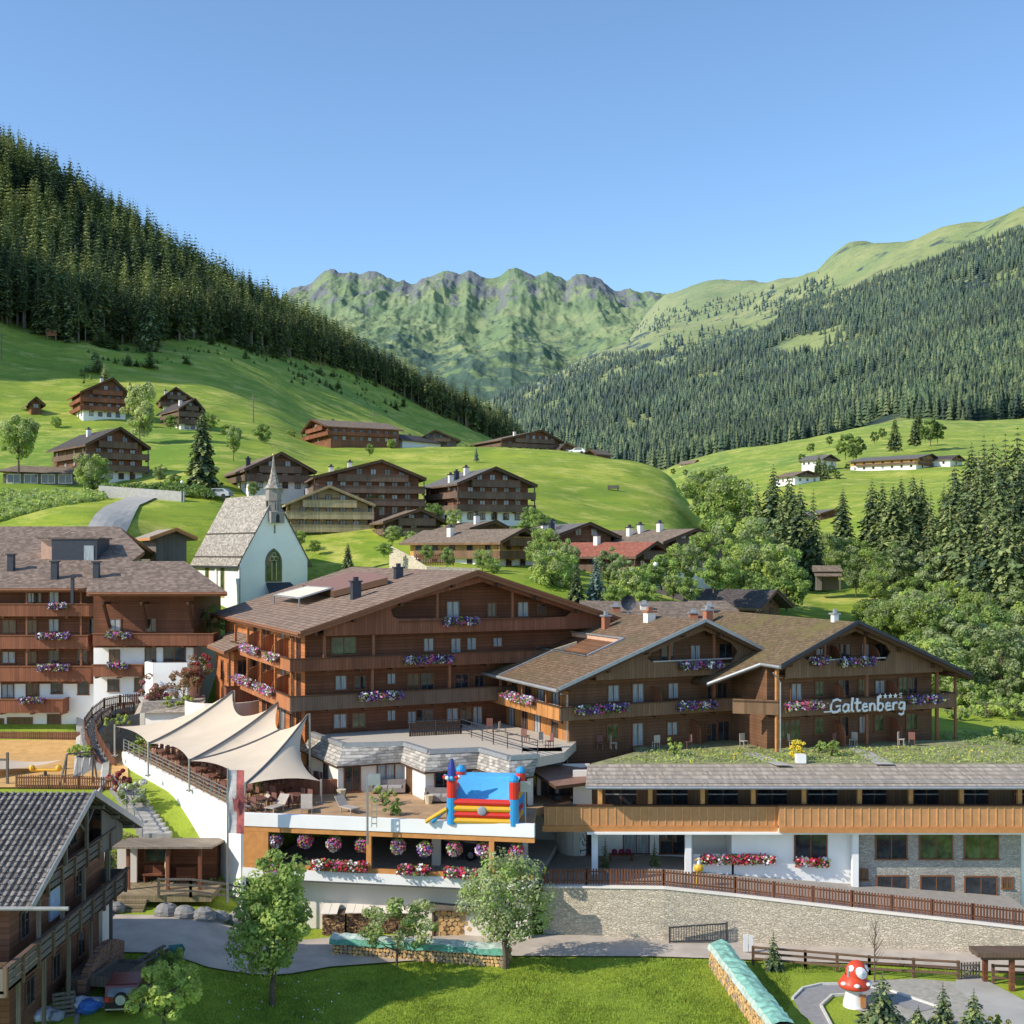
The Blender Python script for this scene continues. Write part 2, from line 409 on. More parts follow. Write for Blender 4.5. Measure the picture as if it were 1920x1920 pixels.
# ================================================================ terrain
def pchip(xs, ys, x):
    xs = np.array(xs, float); ys = np.array(ys, float); h = np.diff(xs); d = np.diff(ys)/h
    m = np.zeros(len(xs)); m[0] = d[0]; m[-1] = d[-1]
    for i in range(1, len(xs)-1):
        if d[i-1]*d[i] > 0:
            w1 = 2*h[i]+h[i-1]; w2 = h[i]+2*h[i-1]; m[i] = (w1+w2)/(w1/d[i-1]+w2/d[i])
    x = np.clip(x, xs[0], xs[-1]); i = np.clip(np.searchsorted(xs, x)-1, 0, len(h)-1)
    t = (x-xs[i])/h[i]
    return ((1+2*t)*(1-t)**2*ys[i]+t*(1-t)**2*h[i]*m[i]+t*t*(3-2*t)*ys[i+1]+t*t*(t-1)*h[i]*m[i+1])
class Terrain:
    """height of the ground, surveyed as columns (bearing u) of (distance, height); heights with 'v' were read off sight lines"""
    def __init__(s, cols, y0, y1, n):
        s.ly = np.linspace(math.log(y0), math.log(y1), n); s.us = np.array(sorted(cols), float)
        Z = []
        for u in sorted(cols):
            pts = [(Y, zz if k == 'z' else zat(zz, Y)) for (Y, k, zz) in cols[u]]
            xs = [math.log(p[0]) for p in pts]; Z.append(pchip(xs, [p[1] for p in pts], s.ly))
        s.Z = np.array(Z)
    def z(s, x, Y):
        x = np.asarray(x, float); Y = np.asarray(Y, float)
        u = 960+F*x/Y; l = np.log(Y)
        fy = np.clip((l-s.ly[0])/(s.ly[1]-s.ly[0]), 0, len(s.ly)-1.001); iy = fy.astype(int); ty = fy-iy
        iu = np.clip(np.searchsorted(s.us, u)-1, 0, len(s.us)-2); tu = np.clip((u-s.us[iu])/(s.us[iu+1]-s.us[iu]), 0, 1)
        # catmull-rom across bearings
        def row(k):
            k = np.clip(k, 0, len(s.us)-1); return s.Z[k, iy]*(1-ty)+s.Z[k, iy+1]*ty
        p0, p1, p2, p3 = row(iu-1), row(iu), row(iu+1), row(iu+2)
        ud = s.us[iu+1]-s.us[iu]
        ua = s.us[iu+1]-s.us[np.clip(iu-1, 0, None)]; ub = s.us[np.clip(iu+2, None, len(s.us)-1)]-s.us[iu]
        m1 = (p2-p0)/ua*ud; m2 = (p3-p1)/ub*ud
        lo, hi = -3*abs(p2-p1), 3*abs(p2-p1)
        m1 = np.clip(m1, lo, hi); m2 = np.clip(m2, lo, hi); t = tu
        return (2*t**3-3*t*t+1)*p1+(t**3-2*t*t+t)*m1+(-2*t**3+3*t*t)*p2+(t**3-t*t)*m2
z_, v_ = 'z', 'v'
C1 = {  # negative bearings: unseen hillside, heights shaped to shade the upper meadow
 -2200: [(118,z_,14),(190,z_,30),(230,z_,90),(260,z_,165),(300,z_,205),(420,z_,210),(600,z_,235),(1200,z_,300)],
 -1300: [(118,z_,15),(180,z_,28),(220,z_,50),(252,z_,150),(300,z_,215),(420,z_,205),(600,z_,235),(1200,z_,300)],
 -800: [(118,z_,16),(200,z_,36),(245,z_,66),(275,z_,135),(325,z_,186),(420,z_,190),(600,z_,240),(1200,z_,300)],
 -350: [(118,z_,16),(200,z_,36),(260,z_,54),(295,z_,80),(340,z_,118),(420,z_,145),(600,z_,225),(1200,z_,290)],
 0: [(118,z_,15),(150,v_,985),(185,v_,917),(260,v_,792),(300,v_,720),(380,v_,597),(450,v_,520),(620,v_,335),(900,z_,240),(1200,z_,260)],
 200: [(118,z_,15),(150,v_,968),(190,v_,913),(250,v_,802),(262,v_,786),(320,v_,712),(390,v_,645),(480,v_,560),(600,v_,455),(900,z_,180),(1200,z_,170)],
 400: [(118,z_,14),(145,z_,17),(158,v_,995),(175,v_,925),(230,v_,838),(300,v_,768),(420,v_,668),(500,v_,620),(620,v_,578),(900,z_,140),(1200,z_,120)],
 510: [(118,z_,14),(147,z_,17),(160,v_,1030),(174,v_,960),(190,v_,915),(235,v_,850),(300,v_,795),(410,v_,725),(520,v_,665),(640,v_,622),(900,z_,140),(1200,z_,110)],
 600: [(118,v_,1112),(147,v_,1092),(158,v_,1040),(166,v_,1008),(176,v_,962),(200,v_,905),(250,v_,860),(300,v_,832),(400,v_,790),(540,v_,708),(660,v_,662),(800,z_,128),(1200,z_,100)],
 800: [(118,v_,1090),(150,v_,1040),(160,v_,1012),(170,v_,985),(200,v_,925),(260,v_,862),(300,v_,843),(330,z_,48.5),(430,v_,840),(560,v_,815),(700,v_,765),(850,z_,100),(1200,z_,80)],
 950: [(118,v_,1090),(150,v_,1040),(170,v_,990),(200,v_,930),(260,v_,866),(300,v_,850),(340,z_,46),(480,z_,50),(680,v_,845),(850,v_,825),(1000,z_,85),(1200,z_,60)],
 1100: [(118,v_,1120),(150,v_,1055),(170,v_,1010),(200,v_,957),(260,v_,884),(300,v_,857),(340,z_,42),(420,z_,30),(700,z_,40),(1200,z_,50)],
 1250: [(118,v_,1145),(150,v_,1090),(170,v_,1030),(200,v_,985),(250,v_,930),(300,v_,890),(340,z_,36),(420,z_,26),(600,z_,48),(900,v_,887),(1200,z_,78)],
 1330: [(118,v_,1155),(150,v_,1120),(170,v_,1075),(220,v_,1020),(280,v_,985),(330,z_,27),(450,z_,40),(600,v_,905),(900,v_,862),(1200,z_,85)],
 1500: [(118,v_,1165),(150,z_,14.5),(180,z_,16),(200,v_,1100),(260,v_,1045),(350,v_,958),(450,v_,900),(600,v_,862),(900,v_,835),(1200,z_,100)],
 1700: [(118,z_,8),(150,z_,12),(200,z_,18),(300,v_,952),(400,v_,910),(450,v_,886),(600,v_,835),(900,v_,792),(1200,z_,130)],
 1920: [(118,z_,9),(150,z_,12),(200,z_,19),(300,v_,930),(450,v_,862),(700,v_,808),(900,v_,788),(1200,z_,150)],
 2600: [(118,z_,9),(200,z_,22),(300,z_,46),(450,z_,78),(700,z_,135),(900,z_,185),(1200,z_,260)],
}
T1 = Terrain(C1, 118, 1200, 160)
def sst(a, b, x):
    t = np.clip((x-a)/(b-a), 0, 1); return t*t*(3-2*t)
def near_z(x, Y):
    x = np.asarray(x, float); Y = np.asarray(Y, float)
    left = 1-sst(-19., -12., x)
    z = left*1.8*sst(45, 60, Y)
    z = z+left*(sst(73, 88, Y)*4.2)
    z = z*(1-sst(84, 90, Y)*left)+(sst(84, 90, Y)*left)*6.0
    mid = (1-left)
    z = z+mid*(sst(76, 79.5, Y)*2.5+sst(82, 90, Y)*5.2+sst(88, 100, Y)*.8)
    rt = sst(24, 33, x)
    z = z-mid*rt*sst(73, 76, Y)*(1-sst(80, 84, Y))*1.6
    z = z*(1-rt)+rt*np.where(Y < 80, z, z*(1-sst(80, 84, Y))+9.2*sst(80, 84, Y))
    return z
def G(x, Y):
    x = np.asarray(x, float); Y = np.asarray(Y, float)
    far = T1.z(x, np.maximum(Y, 118.)); nz = near_z(x, np.minimum(Y, 118.))
    t = sst(104, 122, Y)
    return nz*(1-t)+far*t
def g(x, Y): return float(G(x, Y))

def fbm(X, Y, sc_, oct_=4, ridged=False, seed=0.):
    out = np.zeros(X.shape); f = X.ravel(); h = Y.ravel(); r = np.zeros(f.shape)
    for i in range(len(f)):
        v = Vector((f[i]*sc_+seed, h[i]*sc_+seed*.7, seed))
        r[i] = mnoise.ridged_multi_fractal(v, 1., 2.1, oct_, 1., 2.) if ridged else mnoise.fractal(v, 1., 2.1, oct_)
    return r.reshape(X.shape)
def gridmesh(name, us, ys, zf, mats, kind='structure', jitter=None, smooth=True):
    U, Yg = np.meshgrid(us, ys); X = (U-960)/F*Yg; Z = zf(X, Yg)
    if jitter: Z = Z+jitter(X, Yg)
    V = np.stack([X.ravel(), Yg.ravel(), Z.ravel()], 1)
    nu, ny = len(us), len(ys)
    i = (np.arange(ny-1)[:, None]*nu+np.arange(nu-1)[None, :]).ravel()
    Fq = np.stack([i, i+1, i+nu+1, i+nu], 1)
    o = link(name, npmesh(name, V, Fq, mats, smooth=smooth)); tag(o, kind=kind); return o

def m_grass(name, c1, c2, c3, s1=.03, hz=False, dark=0., start=150., full=9000., top=.85):
    m, nt, b, o = _mat(name)
    ge = nt.nodes.new('ShaderNodeNewGeometry'); p = ge.outputs['Position']
    a = noise(nt, p, s1, 5); bb = noise(nt, p, s1*14, 4, .7); cc = noise(nt, p, 5., 3, .8)
    c = ramp(nt, a, [(.35, c1), (.65, c2)])
    c = mix(nt, mth(nt, 'MULTIPLY', mth(nt, 'SUBTRACT', bb, .4, True), 2.2, True), c, c3)
    c = mix(nt, mth(nt, 'MULTIPLY', cc, .5), c, tuple(x*.55 for x in c1))
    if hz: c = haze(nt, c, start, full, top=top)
    nt.links.new(c, b.inputs['Base Color']); b.inputs['Roughness'].default_value = .9; b.inputs['Specular IOR Level'].default_value = .1
    bump(nt, b, mth(nt, 'ADD', bb, cc), .6, .15)
    return m
GRASS_N = m_grass('lawn_grass', (.085, .16, .018), (.12, .2, .025), (.14, .2, .035), .1)
GRASS_M = m_grass('meadow_grass', (.125, .215, .022), (.175, .27, .03), (.10, .185, .028), .02, True)
def m_mountain(name, green, pale, dark, rock, dkb=0., crest=0., start=1200., full=9000., slope=(.55, .72), fs=.004, top=.9):
    m, nt, b, o = _mat(name)
    ge = nt.nodes.new('ShaderNodeNewGeometry'); p = ge.outputs['Position']
    nz = xyz(nt, ge.outputs['Normal'])[2]
    a = noise(nt, p, fs, 6, .6); bb = noise(nt, p, fs*9, 5, .65); cc = noise(nt, p, fs*2.3, 6, .7)
    c = ramp(nt, a, [(.38, green), (.6, pale)])
    c = mix(nt, mth(nt, 'MULTIPLY', mth(nt, 'SUBTRACT', bb, .5, True), 4, True), c, tuple(x*.72 for x in green))
    z = xyz(nt, p)[2]
    low = mth(nt, 'DIVIDE', mth(nt, 'SUBTRACT', 1130., z), 500., True)
    dk = mth(nt, 'MULTIPLY', mth(nt, 'SUBTRACT', mth(nt, 'ADD', cc, mth(nt, 'MULTIPLY', low, .22)), .585+dkb, True), 14, True)
    c = mix(nt, dk, c, dark)
    st = mth(nt, 'SUBTRACT', nz, mth(nt, 'MULTIPLY', mth(nt, 'SUBTRACT', bb, .5), .5))
    rk = mth(nt, 'SUBTRACT', 1., mth(nt, 'DIVIDE', mth(nt, 'SUBTRACT', st, slope[0]), slope[1]-slope[0], True))
    hi = mth(nt, 'DIVIDE', mth(nt, 'SUBTRACT', z, 700.), 300., True)
    rk = mth(nt, 'MULTIPLY', rk, hi)
    if crest:
        g2 = noise(nt, mapping(nt, p, (1, .5, .35)), .0085, 6, .7); zz_ = mth(nt, 'DIVIDE', mth(nt, 'SUBTRACT', z, crest), 260.)
        rk = mth(nt, 'MAXIMUM', rk, mth(nt, 'MULTIPLY', mth(nt, 'SUBTRACT', mth(nt, 'ADD', g2, mth(nt, 'MINIMUM', mth(nt, 'MULTIPLY', zz_, .16), .12)), .588, True), 14., True))
    c = mix(nt, rk, c, rock)
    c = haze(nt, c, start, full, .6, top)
    nt.links.new(c, b.inputs['Base Color']); b.inputs['Roughness'].default_value = .95; b.inputs['Specular IOR Level'].default_value = .05
    bump(nt, b, bb, .8, 8.)
    return m
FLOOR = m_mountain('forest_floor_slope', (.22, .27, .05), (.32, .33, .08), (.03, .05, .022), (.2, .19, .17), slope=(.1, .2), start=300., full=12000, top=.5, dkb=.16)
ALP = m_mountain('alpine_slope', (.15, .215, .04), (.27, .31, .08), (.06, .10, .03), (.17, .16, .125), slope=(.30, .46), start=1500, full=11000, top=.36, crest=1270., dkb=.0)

# ---- near and middle ground
def jit1(X, Y):
    n = fbm(X, Y, 1/45., 3, seed=3.)*np.clip((Y-130)/200, 0, 1)*1.6
    n += fbm(X, Y, 1/9., 2, seed=9.)*np.clip((Y-110)/100, 0, 1)*.4
    return n
us1 = np.concatenate([np.linspace(-2200, -200, 40), np.linspace(-180, 2080, 260), np.linspace(2100, 2600, 10)])
ys1 = np.concatenate([[5, 25, 40], np.linspace(45, 118, 74)[0:], np.exp(np.linspace(math.log(120), math.log(1200), 190))])
gmat, nt, b, o_ = _mat('terrain_ground')
def tg():
    ge = nt.nodes.new('ShaderNodeNewGeometry'); p = ge.outputs['Position']; y = xyz(nt, p)[1]; x = xyz(nt, p)[0]
    a = noise(nt, p, .035, 5); bb = noise(nt, p, .5, 4, .7); cc = noise(nt, p, 5., 3, .8); bg_ = noise(nt, p, .012, 4)
    near = ramp(nt, a, [(.35, (.30, .38, .04)), (.65, (.40, .48, .055))])
    near = mix(nt, mth(nt, 'MULTIPLY', mth(nt, 'SUBTRACT', bb, .45, True), 3, True), near, (.19, .26, .035))
    mead = ramp(nt, a, [(.35, (.29, .375, .035)), (.65, (.47, .50, .06))])
    mead = mix(nt, mth(nt, 'MULTIPLY', mth(nt, 'SUBTRACT', bb, .45, True), 2.5, True), mead, (.27, .34, .05))
    mead = mix(nt, mth(nt, 'MULTIPLY', mth(nt, 'SUBTRACT', bg_, .5, True), 5, True), mead, (.19, .31, .05))
    f = mth(nt, 'DIVIDE', mth(nt, 'SUBTRACT', y, 85.), 50., True)
    c = mix(nt, f, near, mead)
    c = mix(nt, mth(nt, 'MULTIPLY', cc, .45), c, (.12, .2, .025))
    # streaky mown lines along the hill
    w = nt.nodes.new('ShaderNodeTexWave'); w.inputs['Scale'].default_value = .05; w.inputs['Distortion'].default_value = 6
    w.inputs['Detail'].default_value = 3; w.inputs['Detail Scale'].default_value = .6; w.bands_direction = 'Z'
    nt.links.new(p, w.inputs['Vector'])
    c = mix(nt, mth(nt, 'MULTIPLY', mth(nt, 'MULTIPLY', w.outputs['Fac'], f), .5), c, (.15, .25, .03))
    st_ = noise(nt, mapping(nt, p, (.35, .35, 3.2)), .55, 4, .75)
    c = mix(nt, mth(nt, 'MULTIPLY', mth(nt, 'MULTIPLY', mth(nt, 'SUBTRACT', st_, .49, True), 6., True), f), c, (.17, .27, .035))
    st2 = noise(nt, mapping(nt, p, (.5, .5, 2.2)), .16, 5, .8)
    c = mix(nt, mth(nt, 'MULTIPLY', mth(nt, 'MULTIPLY', mth(nt, 'SUBTRACT', st2, .5, True), 6., True), f), c, (.52, .50, .12))
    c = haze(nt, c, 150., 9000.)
    nt.links.new(c, b.inputs['Base Color']); b.inputs['Roughness'].default_value = .9; b.inputs['Specular IOR Level'].default_value = .1
    bump(nt, b, mth(nt, 'ADD', bb, cc), .7, .12)
tg()
gridmesh('ground', us1, ys1, lambda X, Y: G(X, Y)-.0, [gmat], jitter=jit1)
def gj(x, Y):
    """ground height with its unevenness, for things that stand on it"""
    if Y < 110: return g(x, Y)
    X = np.array([[x]]); YY = np.array([[Y]])
    return float(G(X, YY)[0, 0]+jit1(X, YY)[0, 0])

# ---- the wooded mountain side
C2 = {
 700: [(1100,z_,20),(1500,z_,60),(2500,z_,150),(4500,z_,250)],
 900: [(1100,z_,40),(1500,z_,80),(2500,z_,200),(3500,v_,765),(4500,z_,450)],
 1000: [(1100,z_,55),(1500,v_,845),(2500,v_,775),(3200,v_,730),(3800,v_,725),(4800,z_,500)],
 1100: [(1000,z_,50),(1300,v_,875),(2000,v_,790),(3000,v_,712),(3800,v_,690),(4800,z_,560),(6000,z_,500)],
 1250: [(900,z_,76),(1000,v_,884),(1500,v_,825),(2200,v_,735),(3000,v_,650),(4000,v_,598),(5000,v_,566),(6000,z_,950)],
 1400: [(850,z_,88),(950,v_,855),(1400,v_,785),(2000,v_,705),(2800,v_,620),(3600,v_,572),(4600,v_,541),(6000,z_,900)],
 1500: [(850,z_,92),(950,v_,835),(1300,v_,775),(1900,v_,690),(2600,v_,600),(3300,v_,545),(4000,v_,524),(6000,z_,850)],
 1600: [(850,z_,98),(950,v_,815),(1200,v_,770),(1700,v_,680),(2300,v_,590),(2900,v_,515),(3500,v_,470),(5000,z_,850)],
 1700: [(850,z_,105),(950,v_,788),(1150,v_,745),(1600,v_,655),(2100,v_,575),(2600,v_,505),(3200,v_,457),(5000,z_,820)],
 1800: [(850,z_,108),(950,v_,787),(1100,v_,740),(1500,v_,640),(2000,v_,550),(2500,v_,480),(3000,v_,430),(4500,z_,800)],
 1920: [(850,z_,110),(950,v_,785),(1100,v_,725),(1400,v_,630),(1800,v_,540),(2200,v_,468),(2750,v_,406),(4000,z_,780)],
 2500: [(850,z_,170),(1100,z_,240),(1500,z_,420),(2200,z_,760),(3000,z_,950),(4000,z_,1000)],
}
T2 = Terrain(C2, 850, 6000, 150)
def jit2(X, Y):
    k = np.clip((Y-1000)/2500, 0, 1)
    return fbm(X, Y, 1/420., 5, seed=5.)*34*k+fbm(X, Y, 1/160., 3, seed=8.)*9*k
us2 = np.linspace(700, 2500, 300); ys2 = np.exp(np.linspace(math.log(860), math.log(6000), 210))
U2, Y2 = np.meshgrid(us2, ys2); X2 = (U2-960)/F*Y2; Z2 = T2.z(X2, Y2)+jit2(X2, Y2)-3*np.clip((1000-Y2)/140, 0, 1)
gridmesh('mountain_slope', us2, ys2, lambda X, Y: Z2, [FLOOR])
V2 = HZ+(CZ-Z2)*F/Y2

# ---- the far rocky ridge
SKY3 = [(300,600),(480,575),(540,552),(580,530),(600,512),(620,506),(645,514),(672,520),(690,510),(705,511),(735,526),(765,533),(800,522),(830,514),(860,516),(900,517),(940,514),(962,505),(985,507),(1005,517),(1025,510),(1045,524),(1062,531),(1080,518),(1098,515),(1118,526),(1150,540),(1190,549),(1300,556),(1500,540),(1700,600)]
def far_z(X, Y):
    U = 960+F*X/Y
    sk = np.interp(U, [p[0] for p in SKY3], [p[1] for p in SKY3])
    t = (Y-4300)/(7000-4300)
    vs = np.where(t < .35, 770+(655-770)*t/.35, np.where(t < .72, 655+(605-655)*(t-.35)/.37, 605+(sk-605)*(t-.72)/.28))
    z = CZ-(vs-HZ)*Y/F
    over = np.clip((Y-7000)/600, 0, 1); z = np.where(Y > 7000, CZ-(sk-HZ)*7000/F-over*350, z)
    return z
us3 = np.linspace(420, 1620, 620); ys3 = np.concatenate([np.linspace(4300, 7000, 230), np.linspace(7030, 7600, 10)])
def jit3(X, Y):
    w = np.clip((Y-4400)/800, 0, 1)*np.clip((7010-Y)/350, .12, 1)
    r = fbm(X, Y*.45, 1/520., 6, True, 2.)-1.
    r2 = fbm(X, Y*.7, 1/130., 4, True, 6.)-1.
    rg = np.where(Y > 6900, 1., 1.)
    r3 = fbm(X, Y, 1/210., 5, True, 11.)-1.
    cr = np.clip((Y-5600)/1100, 0, 1)
    gl = fbm(X, Y*.16, 1/260., 5, True, 15.)-1.; cl = np.clip((Y-6300)/700, 0, 1)
    sp = fbm(X, Y*.3, 1/150., 5, True, 21.)-1.
    return (r*44+r2*11+r3*(8+22*cr)+gl*36)*w*rg+fbm(X, Y, 1/60., 3, seed=4.)*8+cl*(sp*12+gl*26)
gridmesh('rocky_mountain', us3, ys3, far_z, [ALP], jitter=jit3)
# ================================================================ building helpers
_wcache = {}
def window(parent, x, z, w, h, y=0., side='f', glass=GLASS, frame=None, rec=False, mull=1, name='window'):
    """frame with a pane; side f = front wall (facing -y), l = wall facing -x, r = wall facing +x. x is the centre along the wall, z the centre height"""
    frame = frame or FRAMEW
    key = (round(w, 2), round(h, 2), frame.name, mull)
    if key not in _wcache:
        m = MB(); t = .09
        m.box(-w/2-t, w/2+t, -.06, .0, h/2, h/2+t); m.box(-w/2-t-.04, w/2+t+.04, -.1, .0, -h/2-t, -h/2)
        m.box(-w/2-t, -w/2, -.06, .0, -h/2, h/2); m.box(w/2, w/2+t, -.06, .0, -h/2, h/2)
        for k in range(mull): 
            xx = -w/2+w*(k+1)/(mull+1); m.box(xx-.03, xx+.03, -.05, .0, -h/2, h/2)
        _wcache[key] = m.mesh(name, frame)
    gk = (round(w, 2), round(h, 2), glass.name, 'g')
    if gk not in _wcache:
        _wcache[gk] = MB().box(-w/2, w/2, -.028, -.008, -h/2, h/2).mesh('pane', glass)
    rz = {'f': 0, 'l': -math.pi/2, 'r': math.pi/2}[side]
    loc = {'f': (x, y, z), 'l': (y, x, z), 'r': (y, x, z)}[side]
    o = link(name, _wcache[key], parent, loc, rz)
    link('pane', _wcache[gk], o)
    return o
def swindow(parent, x, z, w, h, y=0., side='f', glass=GLASS, frame=None):
    """a window far up the valley: one mesh with frame and glass"""
    frame = frame or FRAMEW
    k = (round(w, 2), round(h, 2), glass.name, frame.name, 's')
    if k not in _wcache:
        m = MB(); t = .09; w_, h_ = k[0], k[1]
        m.box(-w_/2-t, w_/2+t, -.05, 0, -h_/2-t, h_/2+t, 0); m.box(-w_/2, -.04, -.07, -.052, -h_/2, h_/2, 1); m.box(.04, w_/2, -.07, -.052, -h_/2, h_/2, 1)
        _wcache[k] = m.mesh('window', [frame, glass])
    rz = {'f': 0, 'l': -math.pi/2, 'r': math.pi/2}[side]
    loc = {'f': (x, y, z), 'l': (y, x, z), 'r': (y, x, z)}[side]
    return link('window', _wcache[k], parent, loc, rz)

def flowers_mesh(name, L, n, cols, rg, w=.6, h=.72, leaf=(LF_MID, LF_DK)):
    """a trough of trailing petunias, L long"""
    V = []; M = []; mats = list(leaf)+list(cols)
    for i in range(n):
        x = rg.uniform(-L/2, L/2); y = rg.gauss(0, w*.33); z = rg.uniform(-h*.55, h*.45)*(1-abs(y)/w*.6)
        if abs(z) > h*.3 and rg.random() < .4: z *= .5
        s = rg.uniform(.05, .11); a = Vector((rg.gauss(0, 1), rg.gauss(0, 1)-.6, rg.gauss(0, 1)+.5)).normalized()
        t = a.orthogonal().normalized(); b = a.cross(t); c = Vector((x, y, z)); r = rg.random()*6.28
        for k in range(4):
            q = r+k*math.pi/2; V.append(c+(t*math.cos(q)+b*math.sin(q))*s)
        cl = int((x/L+.5)*len(cols)*1.7+rg.uniform(0, .9)) % len(cols)
        M.append(rg.choice([0, 1]) if rg.random() < .36 else 2+(cl if rg.random() < .75 else rg.randrange(len(cols))))
    V = np.array([tuple(v) for v in V]); Fq = np.arange(len(V)).reshape(-1, 4)
    return npmesh(name, V, Fq, mats, np.array(M))
_fl = {}
def flower_box(loc, L, rz, label, group, cols, seed=0, hang=False):
    rg = random.Random(seed)
    t = thing('flower_box', label, 'flower box', loc, rz, group)
    MB().box(-L/2, L/2, -.14, .14, -.28, -.04).build('trough', TRIM, t)
    link('petunia_foliage', flowers_mesh('petunia_foliage', L, int(215*L), cols, rg), t, (0, -.05, 0))
    return t

def gable_poly(xl, zl, xa, za, xr, zr, zb):
    return [(xl, zb), (xr, zb), (xr, zr), (xa, za), (xl, zl)]
def body(name, parent, mat, pts, y0, y1):
    m = MB(); m.prism([(x, y0, z) for x, z in pts], (0, y1-y0, 0)); return m.build(name, mat, parent)
def holed(name, parent, mat, outer, holes, y0, y1):
    """upright sheet with openings in it"""
    polys = [[Vector((x, z, 0)) for x, z in outer]]+[[Vector((x, z, 0)) for x, z in h] for h in holes]
    tr = tessellate_polygon(polys); flat = [p for q in polys for p in q]
    m = MB(); n = len(flat)
    m.v = [(p.x, y0, p.y) for p in flat]+[(p.x, y1, p.y) for p in flat]
    for t in tr:
        m.f.append(tuple(t)); m.f.append(tuple(i+n for i in reversed(t)))
    k = 0
    for q in polys:
        for i in range(len(q)):
            j = (i+1) % len(q); m.f.append((k+i, k+j, k+n+j, k+n+i))
        k += len(q)
    m.m = [0]*len(m.f)
    return m.build(name, mat, parent)
def roof2(parent, xl, zl, xa, za, xr, zr, y0, y1, t=.28, mat=TILE_B, edge=TRIM, ridge=True, gut=True, yl=None, verge=LGREY, xsh=0.):
    """two slopes from the eaves to the ridge, lying between y0 and y1"""
    m = MB()
    for (xe, ze) in ((xl, zl), (xr, zr)):
        a = [(xe, y0, ze), (xa, y0, za), (xa, y1, za), (xe, y1, ze)]
        if xe > xa: a = a[::-1]
        m.slab(a, t, 0, 1)
    r = m.build('roof', [mat, edge], parent)
    if gut:
        for xe, ze in ((xl, zl), (xr, zr)):
            sg = -1 if xe < xa else 1
            MB().tube([(xe+sg*.1, y0, ze-.12), (xe+sg*.1, y1, ze-.12)], .09, 6).build('gutter', verge, r)
    if verge is not None:
        m = MB()
        for xe, ze in ((xl, zl), (xr, zr)):
            m.beam((xe, y0-.05, ze+.02), (xa, y0-.05, za+.02), .1, .2)
        m.build('verge_trim', verge, r)
    return r
def chimney(parent, x, y, z, h=1.2, w=.6, mat=WHITE2, cap=DGREY, pots=True):
    m = MB(); m.box(x-w/2, x+w/2, y-w/2, y+w/2, z-1.2, z+h); m.box(x-w/2-.1, x+w/2+.1, y-w/2-.1, y+w/2+.1, z+h, z+h+.12, 1)
    if pots: m.box(x-w/4, x+w/4, y-w/4, y+w/4, z+h+.12, z+h+.4, 1)
    return m.build('chimney', [mat, cap], parent)
def dish(parent, x, y, z, r=.45):
    m = MB(); m.tube([(x, y, z-.6), (x, y, z+.3)], .04)
    o = len(m.v); ring = []
    m.add([(x, y-.1, z+.4)]+[(x+r*math.cos(k*.785), y-.35, z+.4+r*math.sin(k*.785)) for k in range(8)], [(0, k+1, (k+1) % 8+1) for k in range(8)])
    return m.build('satellite_dish', LGREY, parent)
def balcony(parent, x0, x1, y0, y1, zf, zr, mat, sides=(True, True), front=True, rail=TRIM, slab=.18, left_run=None, t=.08, name='balcony', brackets=True):
    """floor slab x0..x1, y0 (outer) .. y1 (wall); parapet from zf to zr"""
    m = MB(); m.box(x0, x1, y0, y1, zf-slab, zf, 1)
    if front: m.box(x0, x1, y0-.02, y0+t, zf-slab-.1, zr, 0); m.box(x0-.06, x1+.06, y0-.09, y0+t+.07, zr, zr+.07, 1)
    if sides[0]: m.box(x0-.02, x0+t, y0+t, y1, zf-slab-.1, zr, 0); m.box(x0-.08, x0+t+.06, y0+t+.07, y1, zr, zr+.068, 1)
    if sides[1]: m.box(x1-t, x1+.02, y0+t, y1, zf-slab-.1, zr, 0); m.box(x1-t-.06, x1+.08, y0+t+.07, y1, zr, zr+.066, 1)
    if brackets:
        k = max(2, int((x1-x0)/2.4))
        for i in range(k+1):
            x = x0+.2+(x1-x0-.4)*i/k; m.box(x-.09, x+.09, y0+.1, y1, zf-slab-.28, zf-slab-.001, 1)
    return m.build(name, [mat, rail], parent)

